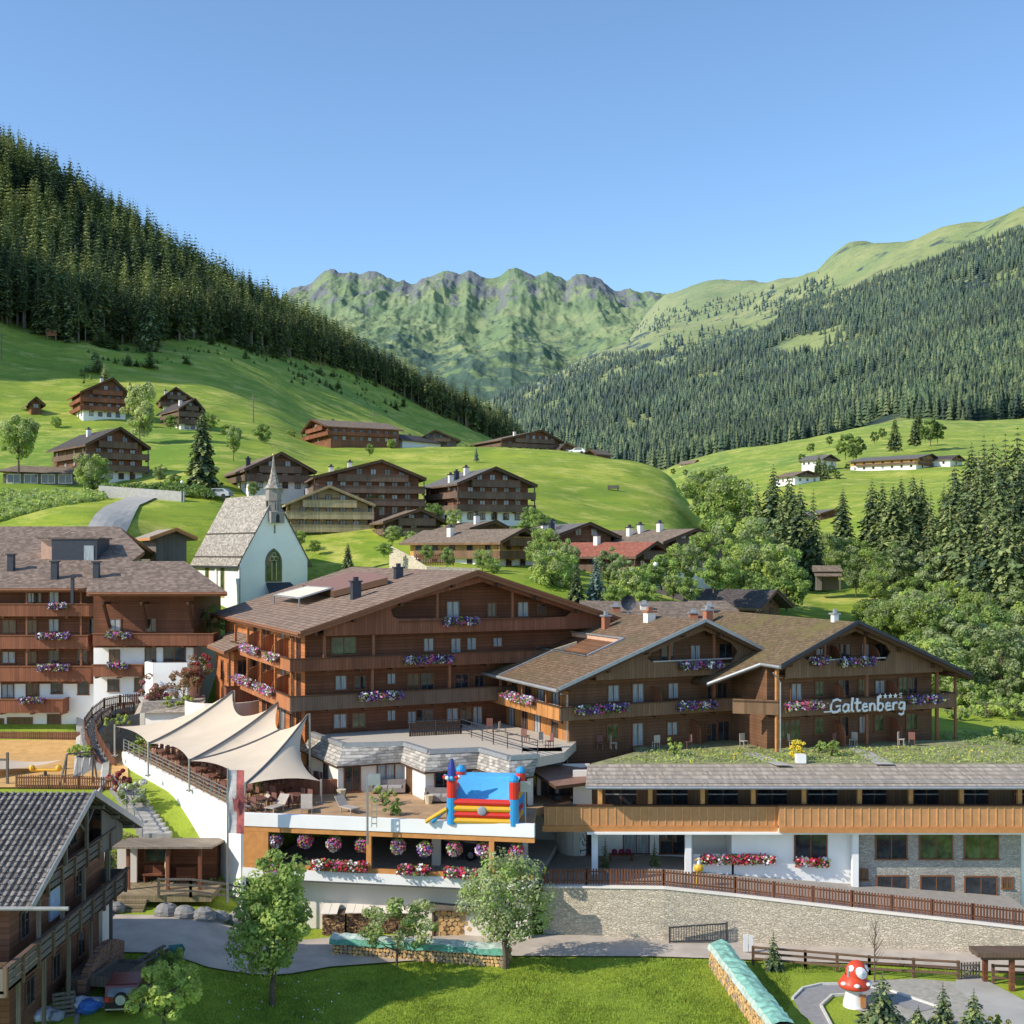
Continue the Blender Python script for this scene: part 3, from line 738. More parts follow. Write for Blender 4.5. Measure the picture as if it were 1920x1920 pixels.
# ================================================================ village chalet, sized from its surveyed outline
def chalet(name, label, Y, th, eL, ap, eR, vb, L, floors=3, wood=W_DARK, wood_v=W_DARK_V, roof=TILE_DK, base=WHITE, nwhite=1,
           verge=TRIM, chim=((.5, .4),), over=1.0, cat='chalet', group=None, balc=True, wside='l', nwin=4, nside=4, found=4., glass=GLASS, side_balc=True, curt=.35, dishes=0, gut=False, k=.66):
    fr = Fr(eL[0], Y, th)
    xl, zl = fr.hit(*eL); xa, za = fr.hit(*ap); xr, zr = fr.hit(*eR)
    _, zb = fr.hit((eL[0]+eR[0])/2, vb)
    zl = zr = (zl+zr)/2
    t = thing(name, label, cat, fr.loc(), fr.th, group)
    t.location.z = zb
    zl -= zb; zr -= zb; za -= zb
    ov = over
    ov = over*.9; W0, W1 = xl+ov, xr-ov
    def rz(x):     # underside of the roof
        q = (x-xl)/(xa-xl) if x < xa else (xr-x)/(xr-xa)
        return zl+(za-zl)*q-.3
    y0 = 1.3      # wall sits behind the roof edge
    top = rz(W0)
    nf = max(1, int(round(top/(2.6*k)))); fh = top/nf
    zw = fh*nwhite if nwhite < nf+1 else top-.1
    if nwhite: body('ground_wall', t, base, [(W0, -found), (W1, -found), (W1, zw), (W0, zw)], y0+.02, y0+L-.02)
    body('upper_wall', t, wood, [(W0+(.03 if nwhite else 0), zw if nwhite else -found), (W1, zw if nwhite else -found), (W1, rz(W1)), (xa, rz(xa)), (W0+(.03 if nwhite else 0), rz(W0))], y0-.03, y0+L)
    rf = roof2(t, xl, zl, xa, za, xr, zr, 0, L+y0+1.0, .26, roof, wood_v, gut=gut, verge=verge)
    for (fx, fy) in chim:
        cx = xl+(xa-xl)*fx; chimney(rf, cx, y0+L*fy, rz(cx)+.3, 1.0, .6, WHITE2 if random.Random(name+str(fx)).random() < .8 else DGREY)
    for d in range(dishes): dish(rf, xl+(xa-xl)*.8, y0+L*.3+d, za-.3)
    rg = random.Random(label)
    # windows and balconies, floor by floor
    for f in range(nf+1):
        zc = fh*f+fh*.5
        gable = f == nf
        a0, a1 = W0+.7, W1-.7
        if gable:
            if za-top < 1.5: continue
            zc = top+ (za-top)*.36; hw = (W1-W0)*.28; a0, a1 = xa-hw, xa+hw
        n = max(2, int((a1-a0)/(2.6*k)))
        n = min(n, nwin)
        for i in range(n):
            x = a0+(a1-a0)*(i+.5)/n
            door = balc and f >= nwhite and rg.random() < .4
            swindow(t, x, zc-(.1 if door else 0), 1.05*k, 1.7*k if door else 1.2*k, y0-.03, 'f', GLASS_C if rg.random() < curt else glass)
        if not gable:
            for i in range(nside):
                yy = y0+L*(i+.5)/nside
                if wside == 'l': swindow(t, yy, zc, 1.05*k, 1.2*k, W0, 'l', GLASS_C if rg.random() < curt else glass)
                else: swindow(t, yy, zc, 1.05*k, 1.2*k, W1, 'r', GLASS_C if rg.random() < curt else glass)
        if balc and f >= max(1, nwhite) or (gable and balc):
            zf = fh*f if not gable else top-.15
            x0, x1 = (W0-.75, W1+.75) if not gable else (W0+(xa-W0)*.3, W1-(W1-xa)*.3)
            balcony(t, x0, x1, y0-1.05, y0-.04, zf, zf+1.0*k, wood_v, brackets=not gable, rail=wood)
            if side_balc and not gable:
                m = MB(); s = -1 if wside == 'l' else 1; xs = W0 if s < 0 else W1
                m.box(xs, xs+s*.72, y0, y0+L*.9, zf-.16, zf-.01, 1); m.box(xs+s*.66, xs+s*.74, y0, y0+L*.9, zf-.2, zf+.98*k, 0)
                m.build('side_balcony', [wood_v, wood], t)
    if balc and nf > 1:
        m = MB()
        for x in (W0-.6, W1+.6):
            m.box(x-.07, x+.07, y0-1.0, y0-.86, fh*max(1, nwhite), rz(max(xl+.2, min(xr-.2, x)))-.02)
        m.build('balcony_post', wood_v, t)
    return t

# ================================================================ hotel: central gabled block
def pxwins(t, fr, lst, y=0., glass=None, off=0.):
    for it in lst:
        u0, u1, v0, v1 = it[:4]; g_ = it[4] if len(it) > 4 else GLASS
        x0, z0 = fr.hit(u0, (v0+v1)/2, y); x1, _ = fr.hit(u1, (v0+v1)/2, y)
        uc = (u0+u1)/2; _, zt = fr.hit(uc, v0, y); _, zb = fr.hit(uc, v1, y)
        window(t, (x0+x1)/2, (zt+zb)/2, max(.55, abs(x1-x0)-.02), max(.6, zt-zb-.04), y+off, 'f', g_)
PET_D = (L_VIOLET, L_WHITE, L_VIOLET, L_LILAC, L_PINK)
PET_P = (L_PINK, L_LILAC, L_WHITE, L_PINK)
PET_R = (L_RED, L_WHITE, L_RED, L_PINK)
def pxflowers(fr, lst, y, group, where, cols=PET_D):
    for i, it in enumerate(lst):
        u0, u1, v = it[:3]; lab = it[3]; cc = it[4] if len(it) > 4 else cols
        x0, z = fr.hit(u0, v, y); x1, _ = fr.hit(u1, v, y); L = x1-x0
        flower_box(fr.w((x0+x1)/2, y, z), L, fr.th, lab, group, cc, seed=int(u0))

def partition(t, x, y0, y1, z0, mat=W_BROWN_V, h=1.75):
    """rounded screen between two balconies, standing across the balcony"""
    m = MB(); pts = [(x, y1, z0), (x, y0, z0)]
    for k in range(7):
        a = math.pi/2*k/6; pts.append((x, y1-(y1-y0)*math.cos(a)*1.0, z0+h*.55+h*.45*math.sin(a)))
    m.prism(pts, (.07, 0, 0)); return m.build('balcony_screen', mat, t)

HG = 'flower boxes hanging on the hotel balconies'
# ---------------------------------------------------------------- hotel B (tallest block in the middle)
fB = Fr(573, 87, 25)
B = thing('hotel_building', 'tallest reddish brown timber hotel block with very wide gable behind the cream sails', 'hotel', fB.loc(), fB.th)
xa, za = fB.hit(892, 1071, -1.9); xl, zl = fB.hit(560, 1186, -1.9); xr = xa+(xa-xl)*.97; zr = zl+.1
WB0, WB1 = 0., xr-1.6; LB = 27.
def rzB(x):
    return (zl+(za-zl)*(x-xl)/(xa-xl) if x < xa else zr+(za-zr)*(xr-x)/(xr-xa))-.32
zb = 9.0
body('wall', B, W_BROWN, [(WB0, zb-3), (WB1, zb-3), (WB1, rzB(WB1)), (xa, rzB(xa)), (WB0, rzB(WB0))], 0, LB)
rB = roof2(B, xl, zl, xa, za, xr, zr, -2.3, LB+1.2, .34, TILE_B, TRIMR, gut=True, verge=TRIMR)
def rafters(t, xs, rzf, y0, y1, mat=TRIM):
    for x in xs: MB().box(x-.1, x+.1, y0, y1, rzf(x)-.3, rzf(x)-.01).build('purlin', mat, t)
rafters(B, [xl+1.2, xl+4, xl+7.5, xa-1.8, xa+1.8, xa+5, xa+8.5, xr-1.2], rzB, -2.1, -.02, TRIM)
yF = -1.5
# boarded gable that stands forward over the balconies
_, z_c = fB.hit(700, 1190, yF)
hole = [fB.hit(u, v, yF) for u, v in ((733,1143),(737,1156),(745,1160),(1018,1158),(1062,1156),(1072,1140),(1000,1114),(905,1091),(800,1118),(775,1123),(748,1126))]
hole = [(x, min(z, rzB(x)-.25)) for x, z in hole]
x0c, _ = fB.hit(607, 1190, yF)
outer = [(x0c, z_c), (WB1-.3, z_c), (WB1-.3, rzB(WB1-.3)-.02), (xa, rzB(xa)-.02), (x0c, rzB(x0c)-.02)]
holed('gable_cladding', B, W_RED_V, outer, [hole], yF, yF+.14)
MB().box(x0c, WB1, yF+.15, -.01, z_c-.02, z_c+.2).build('loggia_floor', TRIM, B)
m = MB(); xh0, _ = fB.hit(748, 1160, yF); xh1, zh = fB.hit(1020, 1160, yF)
m.box(xh0, xh1, yF-.1, yF+.16, zh-.02, zh+.07); m.build('handrail', W_BROWN, B)
for u in (822, 963):
    x, _ = fB.hit(u, 1130, yF); MB().box(x-.09, x+.09, yF+.16, yF+.34, zh-.2, rzB(x)-.2).build('post', TRIMR, B)
pxwins(B, fB, [(838,860,1128,1158,GLASS_C),(915,929,1131,1156,GLASS),(971,990,1129,1156,GLASS_C),(1008,1022,1133,1150)], 0)
# two wrap-round balconies
_, u1 = fB.hit(575, 1236, -1.5); _, u0 = fB.hit(575, 1258, -1.5)
_, l1 = fB.hit(575, 1306, -1.5); _, l0 = fB.hit(575, 1332, -1.5)
zrU, zfU, zrL, zfL = u1, u0+.25, l1, l0+.25
for (zf, zr_, x1, mt) in ((zfU, zrU, WB1, W_BROWN_V), (zfL, zrL, 20., W_DARK_V)):
    balcony(B, -1.5, x1, yF, -.01, zf, zr_, mt, sides=(False, False))
    m = MB(); m.box(-1.5, -.01, .0, 17.5, zf-.18, zf, 1); m.box(-1.52, -1.42, -1.4, 17.5, zf-.28, zr_, 0)
    m.box(-1.6, -1.35, -1.4, 17.6, zr_, zr_+.07, 1); m.build('side_balcony', [W_SIDE_V, TRIM], B)
for zf, ztop in ((zfL, zfU-.3), (zfU, None)):
    for y in (-1.3, 3.2, 7.6, 12, 16.5):
        zt = ztop if ztop else rzB(-1.3)-.02
        MB().box(-1.42, -1.24, y, y+.18, zf, zt).build('post', W_SIDE, B)
def side_screen(t, y, x0, x1, z0, mat, h=1.7):
    m = MB(); pts = [(x1, y, z0), (x0, y, z0)]
    for k in range(7):
        a = math.pi/2*k/6; pts.append((x1-(x1-x0)*math.cos(a), y, z0+h*.5+h*.5*math.sin(a)))
    m.prism(pts, (0, .07, 0)); return m.build('balcony_screen', mat, t)
for zf in (zfL, zfU):
    for y in (4.5, 8.8, 13): side_screen(B, y, -1.3, -.06, zf, W_SIDE_V)
for x in [fB.hit(u, 1220, yF)[0] for u in (610, 702)]:
    MB().box(x-.09, x+.09, yF+.16, yF+.34, zfU, z_c).build('post', TRIMR, B)
for x in [fB.hit(u, 1280, yF)[0] for u in (700, 845)]:
    MB().box(x-.09, x+.09, yF+.16, yF+.34, zfL, zfU-.3).build('post', TRIMR, B)
pxwins(B, fB, [(622,667,1195,1227,GLASS_G),(795,812,1197,1221,GLASS_C),(846,863,1197,1231,GLASS_C),(876,892,1196,1218,GLASS_C),(925,940,1196,1212,GLASS_C),
  (629,649,1267,1293,GLASS_C),(665,685,1268,1292),(727,740,1263,1282,GLASS_C),(765,785,1264,1293,GLASS_W),(790,812,1263,1293),(853,877,1264,1295),(890,906,1266,1296),
  (626,649,1339,1365,GLASS_C),(661,684,1338,1363,GLASS_G),(727,740,1332,1351,GLASS_C),(765,779,1334,1357,GLASS_C),(781,812,1330,1357),(838,858,1328,1354,GLASS_C),(863,884,1326,1361),(887,903,1325,1361,GLASS_C)], 0)
for y in (1.6, 3.4, 6., 10.5, 12., 15.):
    for zc in (zfU+1.05, zfL+1.05, zfL-1.6): window(B, y, zc, .95, 1.9, -.05, 'l', GLASS if y != 6. else GLASS_C)
def roof_pt(fr, xl, zl, xa, za, u, v):
    """point on the left roof slope seen along a sight line"""
    best = None
    for i in range(400):
        y = -2+i*.1; x, z = fr.hit(u, v, y); zz = zl+(za-zl)*(x-xl)/(xa-xl)
        if best is None or abs(z-zz) < best[0]: best = (abs(z-zz), x, y, zz)
    return best[1:]
for (u, v, w_, h_, mt) in ((667,1122,.68,1.25,DGREY),(747,1084,.62,.8,DGREY)):
    x, y, z = roof_pt(fB, xl, zl, xa, za, u, v); chimney(rB, x, y, z, h_, w_, mt, DGREY)
# roof terrace with pale awning on the slope, and a flat dark red annex roof behind
def rp(fr, u, v, d, A=(xl, zl, xa, za)):
    x, y, z = roof_pt(fr, A[0], A[1], A[2], A[3], u, v); return Vector((x, y, z+d))
m = MB(); q = [rp(fB, u, v+9, d) for u, v, d in ((514,1123,.75),(561,1130,.75),(622,1111,.75),(576,1107,.75))]
m.v = [tuple(p) for p in q]; m.f = [(0, 1, 2, 3)]; m.m = [0]
for p in q: m.beam(p-Vector((0, 0, .8)), p, .1, mi=1)
for k_ in range(4): m.beam(q[k_], q[(k_+1) % 4], .12, mi=1)
m.build('awning', [m_plain('awning_cloth', (.7, .62, .5), .8), LGREY], B)
m = MB(); q = [rp(fB, u, v+8, .6) for u, v in ((567,1101),(626,1114),(727,1089),(693,1077),(650,1080))]
m.slab([tuple(p) for p in q], .5, 0, 1); m.build('annex_roof', [m_plain('brick_red_sheet', (.24, .135, .11), .8), TRIM], B)
body('side_wall', B, W_SIDE, [(-.05, zb-3), (-.012, zb-3), (-.012, rzB(0)-.1), (-.05, rzB(0)-.1)], .02, LB-.05)  # thin added sheet, its bright orange stands in for sun on this wall
pxflowers(fB, [(830,898,1165,'violet and white petunias on the top gable balcony of the tallest hotel block'),(757,852,1238,'wide violet and white petunia box below the wide gable, middle balcony'),(674,757,1306,'violet and white petunias on the lower dark balcony of the tallest hotel block')], yF-.2, HG, '')
for (y, zr_, lab) in ((9.5, zrU, 'pale lilac petunias on the upper sunlit side balcony'),(2.5, zrU-.05,'short pink petunia box near the corner of the upper sunlit side balcony'),(12., zrL, 'white and pink petunias on the lower sunlit side balcony above the sails'),(5., zrL, 'long pink petunia box on the lower sunlit side balcony near its corner')):
    flower_box(fB.w(-1.72, y, zr_-.05), 2.6 if 'short' in lab else 5.2, fB.th-math.pi/2, lab, HG, PET_P, seed=int(y*10))
# low wing beside the block
fW = Fr(418, 99, 24); Wg = thing('hotel_wing', 'low timber wing with brown tiled roof tucked beside the tallest hotel block', 'hotel wing', fW.loc(), fW.th)
_, ze = fW.hit(418, 1221, 0); xq, zq = fW.hit(505, 1172, 0)
m = MB(); m.slab([(0, -.4, ze), (xq+2.5, -.4, zq+.6), (xq+2.5, 9, zq+.6), (0, 9, ze)], .25, 0, 1); m.build('roof', [TILE_B, TRIMR], Wg)
body('wall', Wg, W_SIDE, [(1.0, 4), (9, 4), (9, 16.4), (xq, zq-.3), (1.0, ze+.1)], .6, 8.6)
balcony(Wg, 0.2, 4.2, -.3, .59, 11.2, 12.1, W_RED_V, rail=TRIM)
for i in range(3): window(Wg, 1.7+i*1.15, 13.3, .7, 1.6, .6, 'f', GLASS)
for i in range(2): window(Wg, 2+i*1.4, 9.6, .8, 1.5, .6, 'f', GLASS)
for y in (2.5, 5.5): window(Wg, y, 13., .9, 1.5, 1., 'l', GLASS)
for x in (.5, 2.2, 4.): MB().box(x-.08, x+.08, -.25, -.1, 12.1, 15.0).build('post', TRIMR, Wg)

# ---------------------------------------------------------------- hotel C (middle front block)
fC = Fr(1068, 84, 24)
Cc = thing('hotel_building', 'mid brown timber hotel block with a sunken terrace in its mossy roof', 'hotel', fC.loc(), fC.th)
yC = -1.4
cxa, cza = fC.hit(1320, 1163, -2.0); cxl, czl = fC.hit(1045, 1292, -2.0); cxr, czr = fC.hit(1438, 1222, -2.0)
k = (cza-czr)/(cxr-cxa); cxr2 = cxr+2.5; czr2 = czr-2.5*k
def rzC(x): return (czl+(cza-czl)*(x-cxl)/(cxa-cxl) if x < cxa else cza-k*(x-cxa))-.3
WC1 = cxr-.2; LC = 17.
body('wall', Cc, W_OCHRE, [(0, 7), (WC1+3, 7), (WC1+3, 12), (WC1, rzC(WC1)), (cxa, rzC(cxa)), (0, rzC(0))], 0, LC)
body('sunlit_side_wall', Cc, W_SUNNY_V, [(-.05, 7), (-.012, 7), (-.012, rzC(0)-.1), (-.05, rzC(0)-.1)], .02, LC-.05)  # thin sheet over the brown wall, sun painted in as orange
# roof: left slope with a sunken terrace
def lp(s_, y, d=0): # s_ 0 eave .. 1 ridge
    return (cxl+(cxa-cxl)*s_, y, czl+(cza-czl)*s_+d)
Y0, Y1 = -2.2, LC+1
def hit_left(u, v):
    bx, by, bz = roof_pt(fC, cxl, czl, cxa, cza, u, v); return ((bx-cxl)/(cxa-cxl), by)
q = [hit_left(*p) for p in ((1108,1232),(978,1210),(1165,1196),(1045,1184))]
ha = (q[0][0]+q[1][0])/2; hb = (q[2][0]+q[3][0])/2; hy0 = max(-1.5, (q[0][1]+q[2][1])/2); hy1 = (q[1][1]+q[3][1])/2; hm = (hy0+hy1)/2
m = MB()
for a0, a1, b0, b1 in ((0, 1, Y0, hy0), (0, 1, hy1, Y1), (0, ha, hy0, hy1), (hb, 1, hy0, hy1)):
    m.slab([lp(a0, b0), lp(a1, b0), lp(a1, b1), lp(a0, b1)], .3, 0, 1)
m.slab([(cxa, Y0, cza), (cxr2, Y0, czr2), (cxr2, Y1, czr2), (cxa, Y1, cza)], .3, 0, 1)
rC = m.build('roof', [TILE_C, TRIM], Cc)
m = MB(); zt = lp(ha, 0)[2]-1.1; A = lp(ha, 0)[0]; Bx = lp(hb, 0)[0]
m.box(A, Bx, hy0, hy1, zt-.1, zt, 2)
m.box(Bx-.001, Bx+.15, hy0, hy1, zt, lp(hb, 0)[2]-.02, 0)
m.prism([(A, hy1, zt), (Bx, hy1, zt), (Bx, hy1, lp(hb, 0)[2]-.02), (A, hy1, lp(ha, 0)[2]-.02)], (0, .12, 0), 0)
m.prism([(A, hy0-.12, zt), (Bx, hy0-.12, zt), (Bx, hy0-.12, lp(hb, 0)[2]-.02), (A, hy0-.12, lp(ha, 0)[2]-.02)], (0, .12, 0), 1)
m.prism([(A, hm, zt), (Bx-1, hm, zt), (Bx-1, hm, lp(hb, 0)[2]-.5), (A, hm, lp(ha, 0)[2]+.1)], (0, .12, 0), 1)
m.build('sunken_terrace', [PEACH, CREAMP, CONC], rC)
m = MB()
for p, q in ((lp(ha, hy0, .06), lp(ha, hy1, .06)), (lp(ha, hy0, .06), lp(hb, hy0, .06)), (lp(hb, hy0, .06), lp(hb, hy1, .06)), (lp(ha, hy1, .06), lp(hb, hy1, .06)), (lp(0, hm, .03), lp(ha, hm, .03)), (lp(ha, hy0, .06), lp(ha, hy1+1.5, .06))):
    m.beam(p, q, .22, .1)
m.build('roof_flashing', LGREY, rC)
m = MB(); m.tube([(cxl-.1, Y0, czl-.1), (cxl-.1, Y1, czl-.1)], .12, 6); m.build('gutter', LGREY, rC)
m = MB(); m.beam((cxl, Y0-.05, czl+.02), (cxa, Y0-.05, cza+.02), .1, .22); m.beam((cxa, Y0-.05, cza+.02), (cxr2, Y0-.05, czr2+.02), .1, .22); m.build('verge_trim', LGREY, rC)
x, y, z = roof_pt(fC, cxl, czl, cxa, cza, 1136, 1178); chimney(rC, x, y, z, .9, .5, m_plain('red_brick', (.35, .14, .08), .8), LGREY)
chimney(rC, cxa-.9, 4.0, cza-.4, .7, .65, WHITE2, m_plain('copper', (.35, .14, .08), .6))
rafters(Cc, [cxl+1, cxl+4, cxl+7, cxa-1.5, cxa+1.5, cxr-.6], rzC, -1.9, -.02)
_, zc_ = fC.hit(1200, 1272, yC)
hole = [fC.hit(u, v, yC) for u, v in ((1213,1234),(1222,1241),(1372,1243),(1384,1222),(1372,1202),(1322,1182),(1265,1204),(1222,1224))]
hole = [(x, min(z, rzC(x)-.2)) for x, z in hole]
x0c, _ = fC.hit(1118, 1272, yC)
holed('gable_cladding', Cc, W_OCHRE_V, [(x0c, zc_), (WC1, zc_), (WC1, rzC(WC1)-.02), (cxa, rzC(cxa)-.02), (x0c, rzC(x0c)-.02)], [hole], yC, yC+.14)
MB().box(x0c, WC1, yC+.15, -.01, zc_-.02, zc_+.2).build('loggia_floor', TRIM, Cc)
a, zh = fC.hit(1224, 1241, yC); b_, _ = fC.hit(1372, 1241, yC); MB().box(a, b_, yC-.08, yC+.16, zh-.02, zh+.06).build('handrail', LGREY, Cc)
for u in (1258, 1342):
    x, _ = fC.hit(u, 1210, yC); MB().box(x-.08, x+.08, yC+.16, yC+.32, zh-.2, rzC(x)-.2).build('post', TRIMR, Cc)
pxwins(Cc, fC, [(1240,1263,1205,1238),(1295,1312,1210,1236,GLASS_C),(1348,1372,1206,1236),
   (1140,1160,1285,1315,GLASS_C),(1186,1206,1282,1320,GLASS_C),(1253,1271,1281,1309,GLASS_C),(1326,1340,1280,1312),(1345,1362,1280,1312),
   (1139,1158,1358,1386,GLASS_G),(1186,1205,1356,1398,GLASS_C),(1251,1269,1354,1378,GLASS_C),(1324,1342,1356,1398),(1346,1366,1352,1392)], 0)
_, r1 = fC.hit(1047, 1328, yC); _, r0 = fC.hit(1047, 1351, yC)
zf = r0+.22; zr_ = r1; xe, _ = fC.hit(1436, 1330, yC)
balcony(Cc, -1.4, xe+.9, yC, -.01, zf, zr_, W_OCHRE_V, sides=(False, False))
m = MB(); m.box(-1.4, -.06, 0, LC-1, zf-.18, zf, 1); m.box(-1.42, -1.32, yC+.1, LC-1, zf-.28, zr_, 0); m.box(-1.5, -1.25, yC+.1, LC-1, zr_, zr_+.07, 1); m.build('side_balcony', [W_SUNNY_V, TRIM], Cc)
for u, v in ((1342, 1300),):
    x, _ = fC.hit(u, v, yC); MB().box(x-.09, x+.09, yC+.16, yC+.34, zf, zc_).build('post', TRIMR, Cc)
partition(Cc, fC.hit(1232, 1300, -.7)[0], yC+.15, -.02, zf, W_BROWN_V, 1.6); partition(Cc, fC.hit(1305, 1370, -.7)[0], yC+.15, -.02, 9.3, W_BROWN_V, 1.7)
for y in (1., 5., 9., 13.): MB().box(-1.3, -1.14, y, y+.16, zf, rzC(-1.2)).build('post', TRIMR, Cc)
for y in (2., 4.4, 6.6, 9, 11.4, 14): window(Cc, y, zf+1.0, .95, 1.7, -.05, 'l', GLASS if y > 5 else GLASS_C)
for y in (2.2, 5, 7.2, 9.6, 12.4): window(Cc, y, 10.6, .85, 1.7, -.05, 'l', GLASS_C if y in (5, 9.6) else GLASS)
MB().tube([(-.35, -.35, 7.2), (-.35, -.35, czl-.6), (-1.6, -1.9, czl-.35)], .06, 6).build('downpipe', LGREY, Cc)
pxflowers(fC, [(1273,1352,1248,'violet and white petunias on the gable loggia of the block with the sunken roof terrace'),(1078,1178,1331,'long violet and white petunia box on the shaded front beside the corner downpipe'),(1270,1342,1324,'violet and white petunia box on the long middle balcony near the recessed stair corner')], yC-.2, HG, '')
for y, L_, lab in ((12., 5., 'tall bank of pink petunias at the far end of the orange sunlit side balcony'), (4.6, 4.6, 'drooping pink and white petunias near the corner of the orange sunlit side balcony')):
    flower_box(fC.w(-1.62, y, zr_+.05), L_, fC.th-math.pi/2, lab, HG, PET_P, seed=int(y))

# ---------------------------------------------------------------- hotel D (block with the sign)
fD = Fr(1438, 85, 21)
D = thing('hotel_building', 'brown timber hotel block carrying the white name sign on its balcony', 'hotel', fD.loc(), fD.th)
dxa, dza = fD.hit(1605, 1166, -2); dxl, dzl = fD.hit(1462, 1248, -2); dxr, dzr = fD.hit(1820, 1266, -2)
def rzD(x): return (dzl+(dza-dzl)*(x-dxl)/(dxa-dxl) if x < dxa else dza-(dza-dzr)*(x-dxa)/(dxr-dxa))-.3
WD1 = dxr-1.8; LD = 15
body('wall', D, W_OCHRE, [(0, 7), (WD1, 7), (WD1, rzD(WD1)), (dxa, rzD(dxa)), (0, rzD(0))], 0, LD)
s0 = dzl-(dza-dzl)/(dxa-dxl)*3.2
m = MB()
m.slab([(dxl, -2.2, dzl), (dxa, -2.2, dza), (dxa, LD+1, dza), (dxl, LD+1, dzl)], .3, 0, 1)
m.slab([(dxl-3.2, 2.2, s0), (dxl-.002, .2, dzl), (dxl-.002, LD+1, dzl), (dxl-3.2, LD+1, s0)], .3, 0, 1)
m.slab([(dxa, -2.2, dza), (dxr, -2.2, dzr), (dxr, LD+1, dzr), (dxa, LD+1, dza)], .3, 0, 1)
rD = m.build('roof', [TILE_D, TRIM], D)
m = MB(); m.beam((dxl, -2.25, dzl+.02), (dxa, -2.25, dza+.02), .1, .22); m.beam((dxa, -2.25, dza+.02), (dxr, -2.25, dzr+.02), .1, .22); m.build('verge_trim', DGREY, rD)
m = MB(); m.tube([(dxl-3.2, 2.2, s0-.1), (dxl-.1, .2, dzl-.1), (dxl-.1, -2.2, dzl-.1)], .12, 6); m.build('gutter', LGREY, rD)
chimney(rD, dxa-2.2, 14.5, dza-1.2, 1.3, .6, m_plain('clay_red', (.4, .16, .09), .8), LGREY)
chimney(rD, dxa-.1, .3, dza-.1, .5, .4, WHITEP, LGREY)
rafters(D, [dxl+1, dxl+3.5, dxa-1.2, dxa+1.2, dxa+4, dxa+7, dxr-1.2], rzD, -1.9, -.02)
MB().tube([(.1, -1.5, 7.5), (.1, -1.5, dzl-1.2), (-.6, -1.7, dzl-.5)], .05, 6).build('downpipe', LGREY, D)
_, zc_ = fD.hit(1480, 1272, yC)
hole = [fD.hit(u, v, yC) for u, v in ((1503,1222),(1515,1238),(1660,1239),(1671,1222),(1662,1206),(1605,1182),(1545,1206),(1506,1216))]
hole = [(x, min(z, rzD(x)-.2)) for x, z in hole]
x0c, _ = fD.hit(1474, 1272, yC); x1c, _ = fD.hit(1768, 1262, yC)
holed('gable_cladding', D, W_OCHRE_V, [(x0c, zc_), (x1c, zc_), (x1c, rzD(x1c)-.02), (dxa, rzD(dxa)-.02), (x0c, rzD(x0c)-.02)], [hole], yC, yC+.14)
MB().box(x0c, x1c, yC+.15, -.01, zc_-.02, zc_+.2).build('loggia_floor', TRIM, D)
a, zh = fD.hit(1516, 1239, yC); b_, _ = fD.hit(1660, 1239, yC); MB().box(a, b_, yC-.08, yC+.16, zh-.02, zh+.06).build('handrail', LGREY, D)
for u in (1550, 1625):
    x, _ = fD.hit(u, 1210, yC); MB().box(x-.08, x+.08, yC+.16, yC+.32, zh-.2, rzD(x)-.2).build('post', TRIMR, D)
for u in (1568, 1640): partition(D, fD.hit(u, 1230, -.7)[0], yC+.18, -.02, zh-1, W_BROWN_V, 1.9)
pxwins(D, fD, [(1530,1546,1207,1228,GLASS_C),(1576,1594,1208,1234),(1616,1628,1208,1234,GLASS_C),(1640,1664,1206,1236),
   (1484,1502,1282,1318,GLASS_C),(1529,1543,1278,1306,GLASS_G),(1572,1591,1275,1304),(1611,1622,1274,1300,GLASS_G),(1641,1658,1276,1300,GLASS_C),(1685,1700,1270,1300,GLASS_G),(1703,1719,1270,1300),
   (1464,1479,1352,1385,GLASS_G),(1482,1500,1350,1388,GLASS_G),(1528,1543,1346,1376,GLASS_G),(1576,1590,1344,1380),(1611,1624,1343,1374,GLASS_C),(1640,1656,1341,1370,GLASS_G),(1699,1719,1338,1368,GLASS_G)], 0)
_, r1 = fD.hit(1442, 1318, yC); _, r0 = fD.hit(1442, 1344, yC); zf = r0+.22; zr_ = r1; xe, _ = fD.hit(1790, 1306, yC)
balcony(D, -.0, xe, yC, -.01, zf, zr_, W_OCHRE_V, sides=(False, True))
m = MB(); m.beam((-2.4, .55, (zf+zr_)/2), (.05, yC+.03, (zf+zr_)/2), .09, zr_-zf+.28); m.beam((-2.4, .55, zr_+.03), (.05, yC+.03, zr_+.03), .22, .07, 1); m.build('corner_balcony', [W_OCHRE_V, TRIM], D)
for u, v0 in ((1438, 1300), (1625, 1290), (1757, 1290)):
    x, _ = fD.hit(u+4, v0, yC); x = max(.06, x)
    MB().box(x-.1, x+.1, yC+.16, yC+.36, 8.5, zc_ if u != 1438 else rzD(.1)-.02).build('post', TRIMR if u != 1438 else W_HONEY, D)
for u in (1575, 1675): partition(D, fD.hit(u, 1290, -.7)[0], yC+.15, -.02, zf, W_BROWN_V, 1.7)
for u in (1575, 1680): partition(D, fD.hit(u, 1360, -.7)[0], yC+.15, -.02, 9.3, W_RED_V, 1.8)
for y in (yC, 2, 6): MB().box(WD1+1.0, WD1+1.15, y+.1, y+.25, 8.5, rzD(WD1+1.1)-.02).build('veranda_post', TRIMR, D)
pxflowers(fD, [(1573,1640,1241,'dark violet petunias on the gable loggia above the white name sign'),(1520,1552,1239,'small white and violet petunia box at one end of the gable loggia above the sign'),(1472,1545,1324,'pink and white petunias on the balcony just before the white name sign',PET_P),(1700,1768,1312,'dark violet petunias on the balcony past the end of the white name sign')], yC-.2, HG, '')
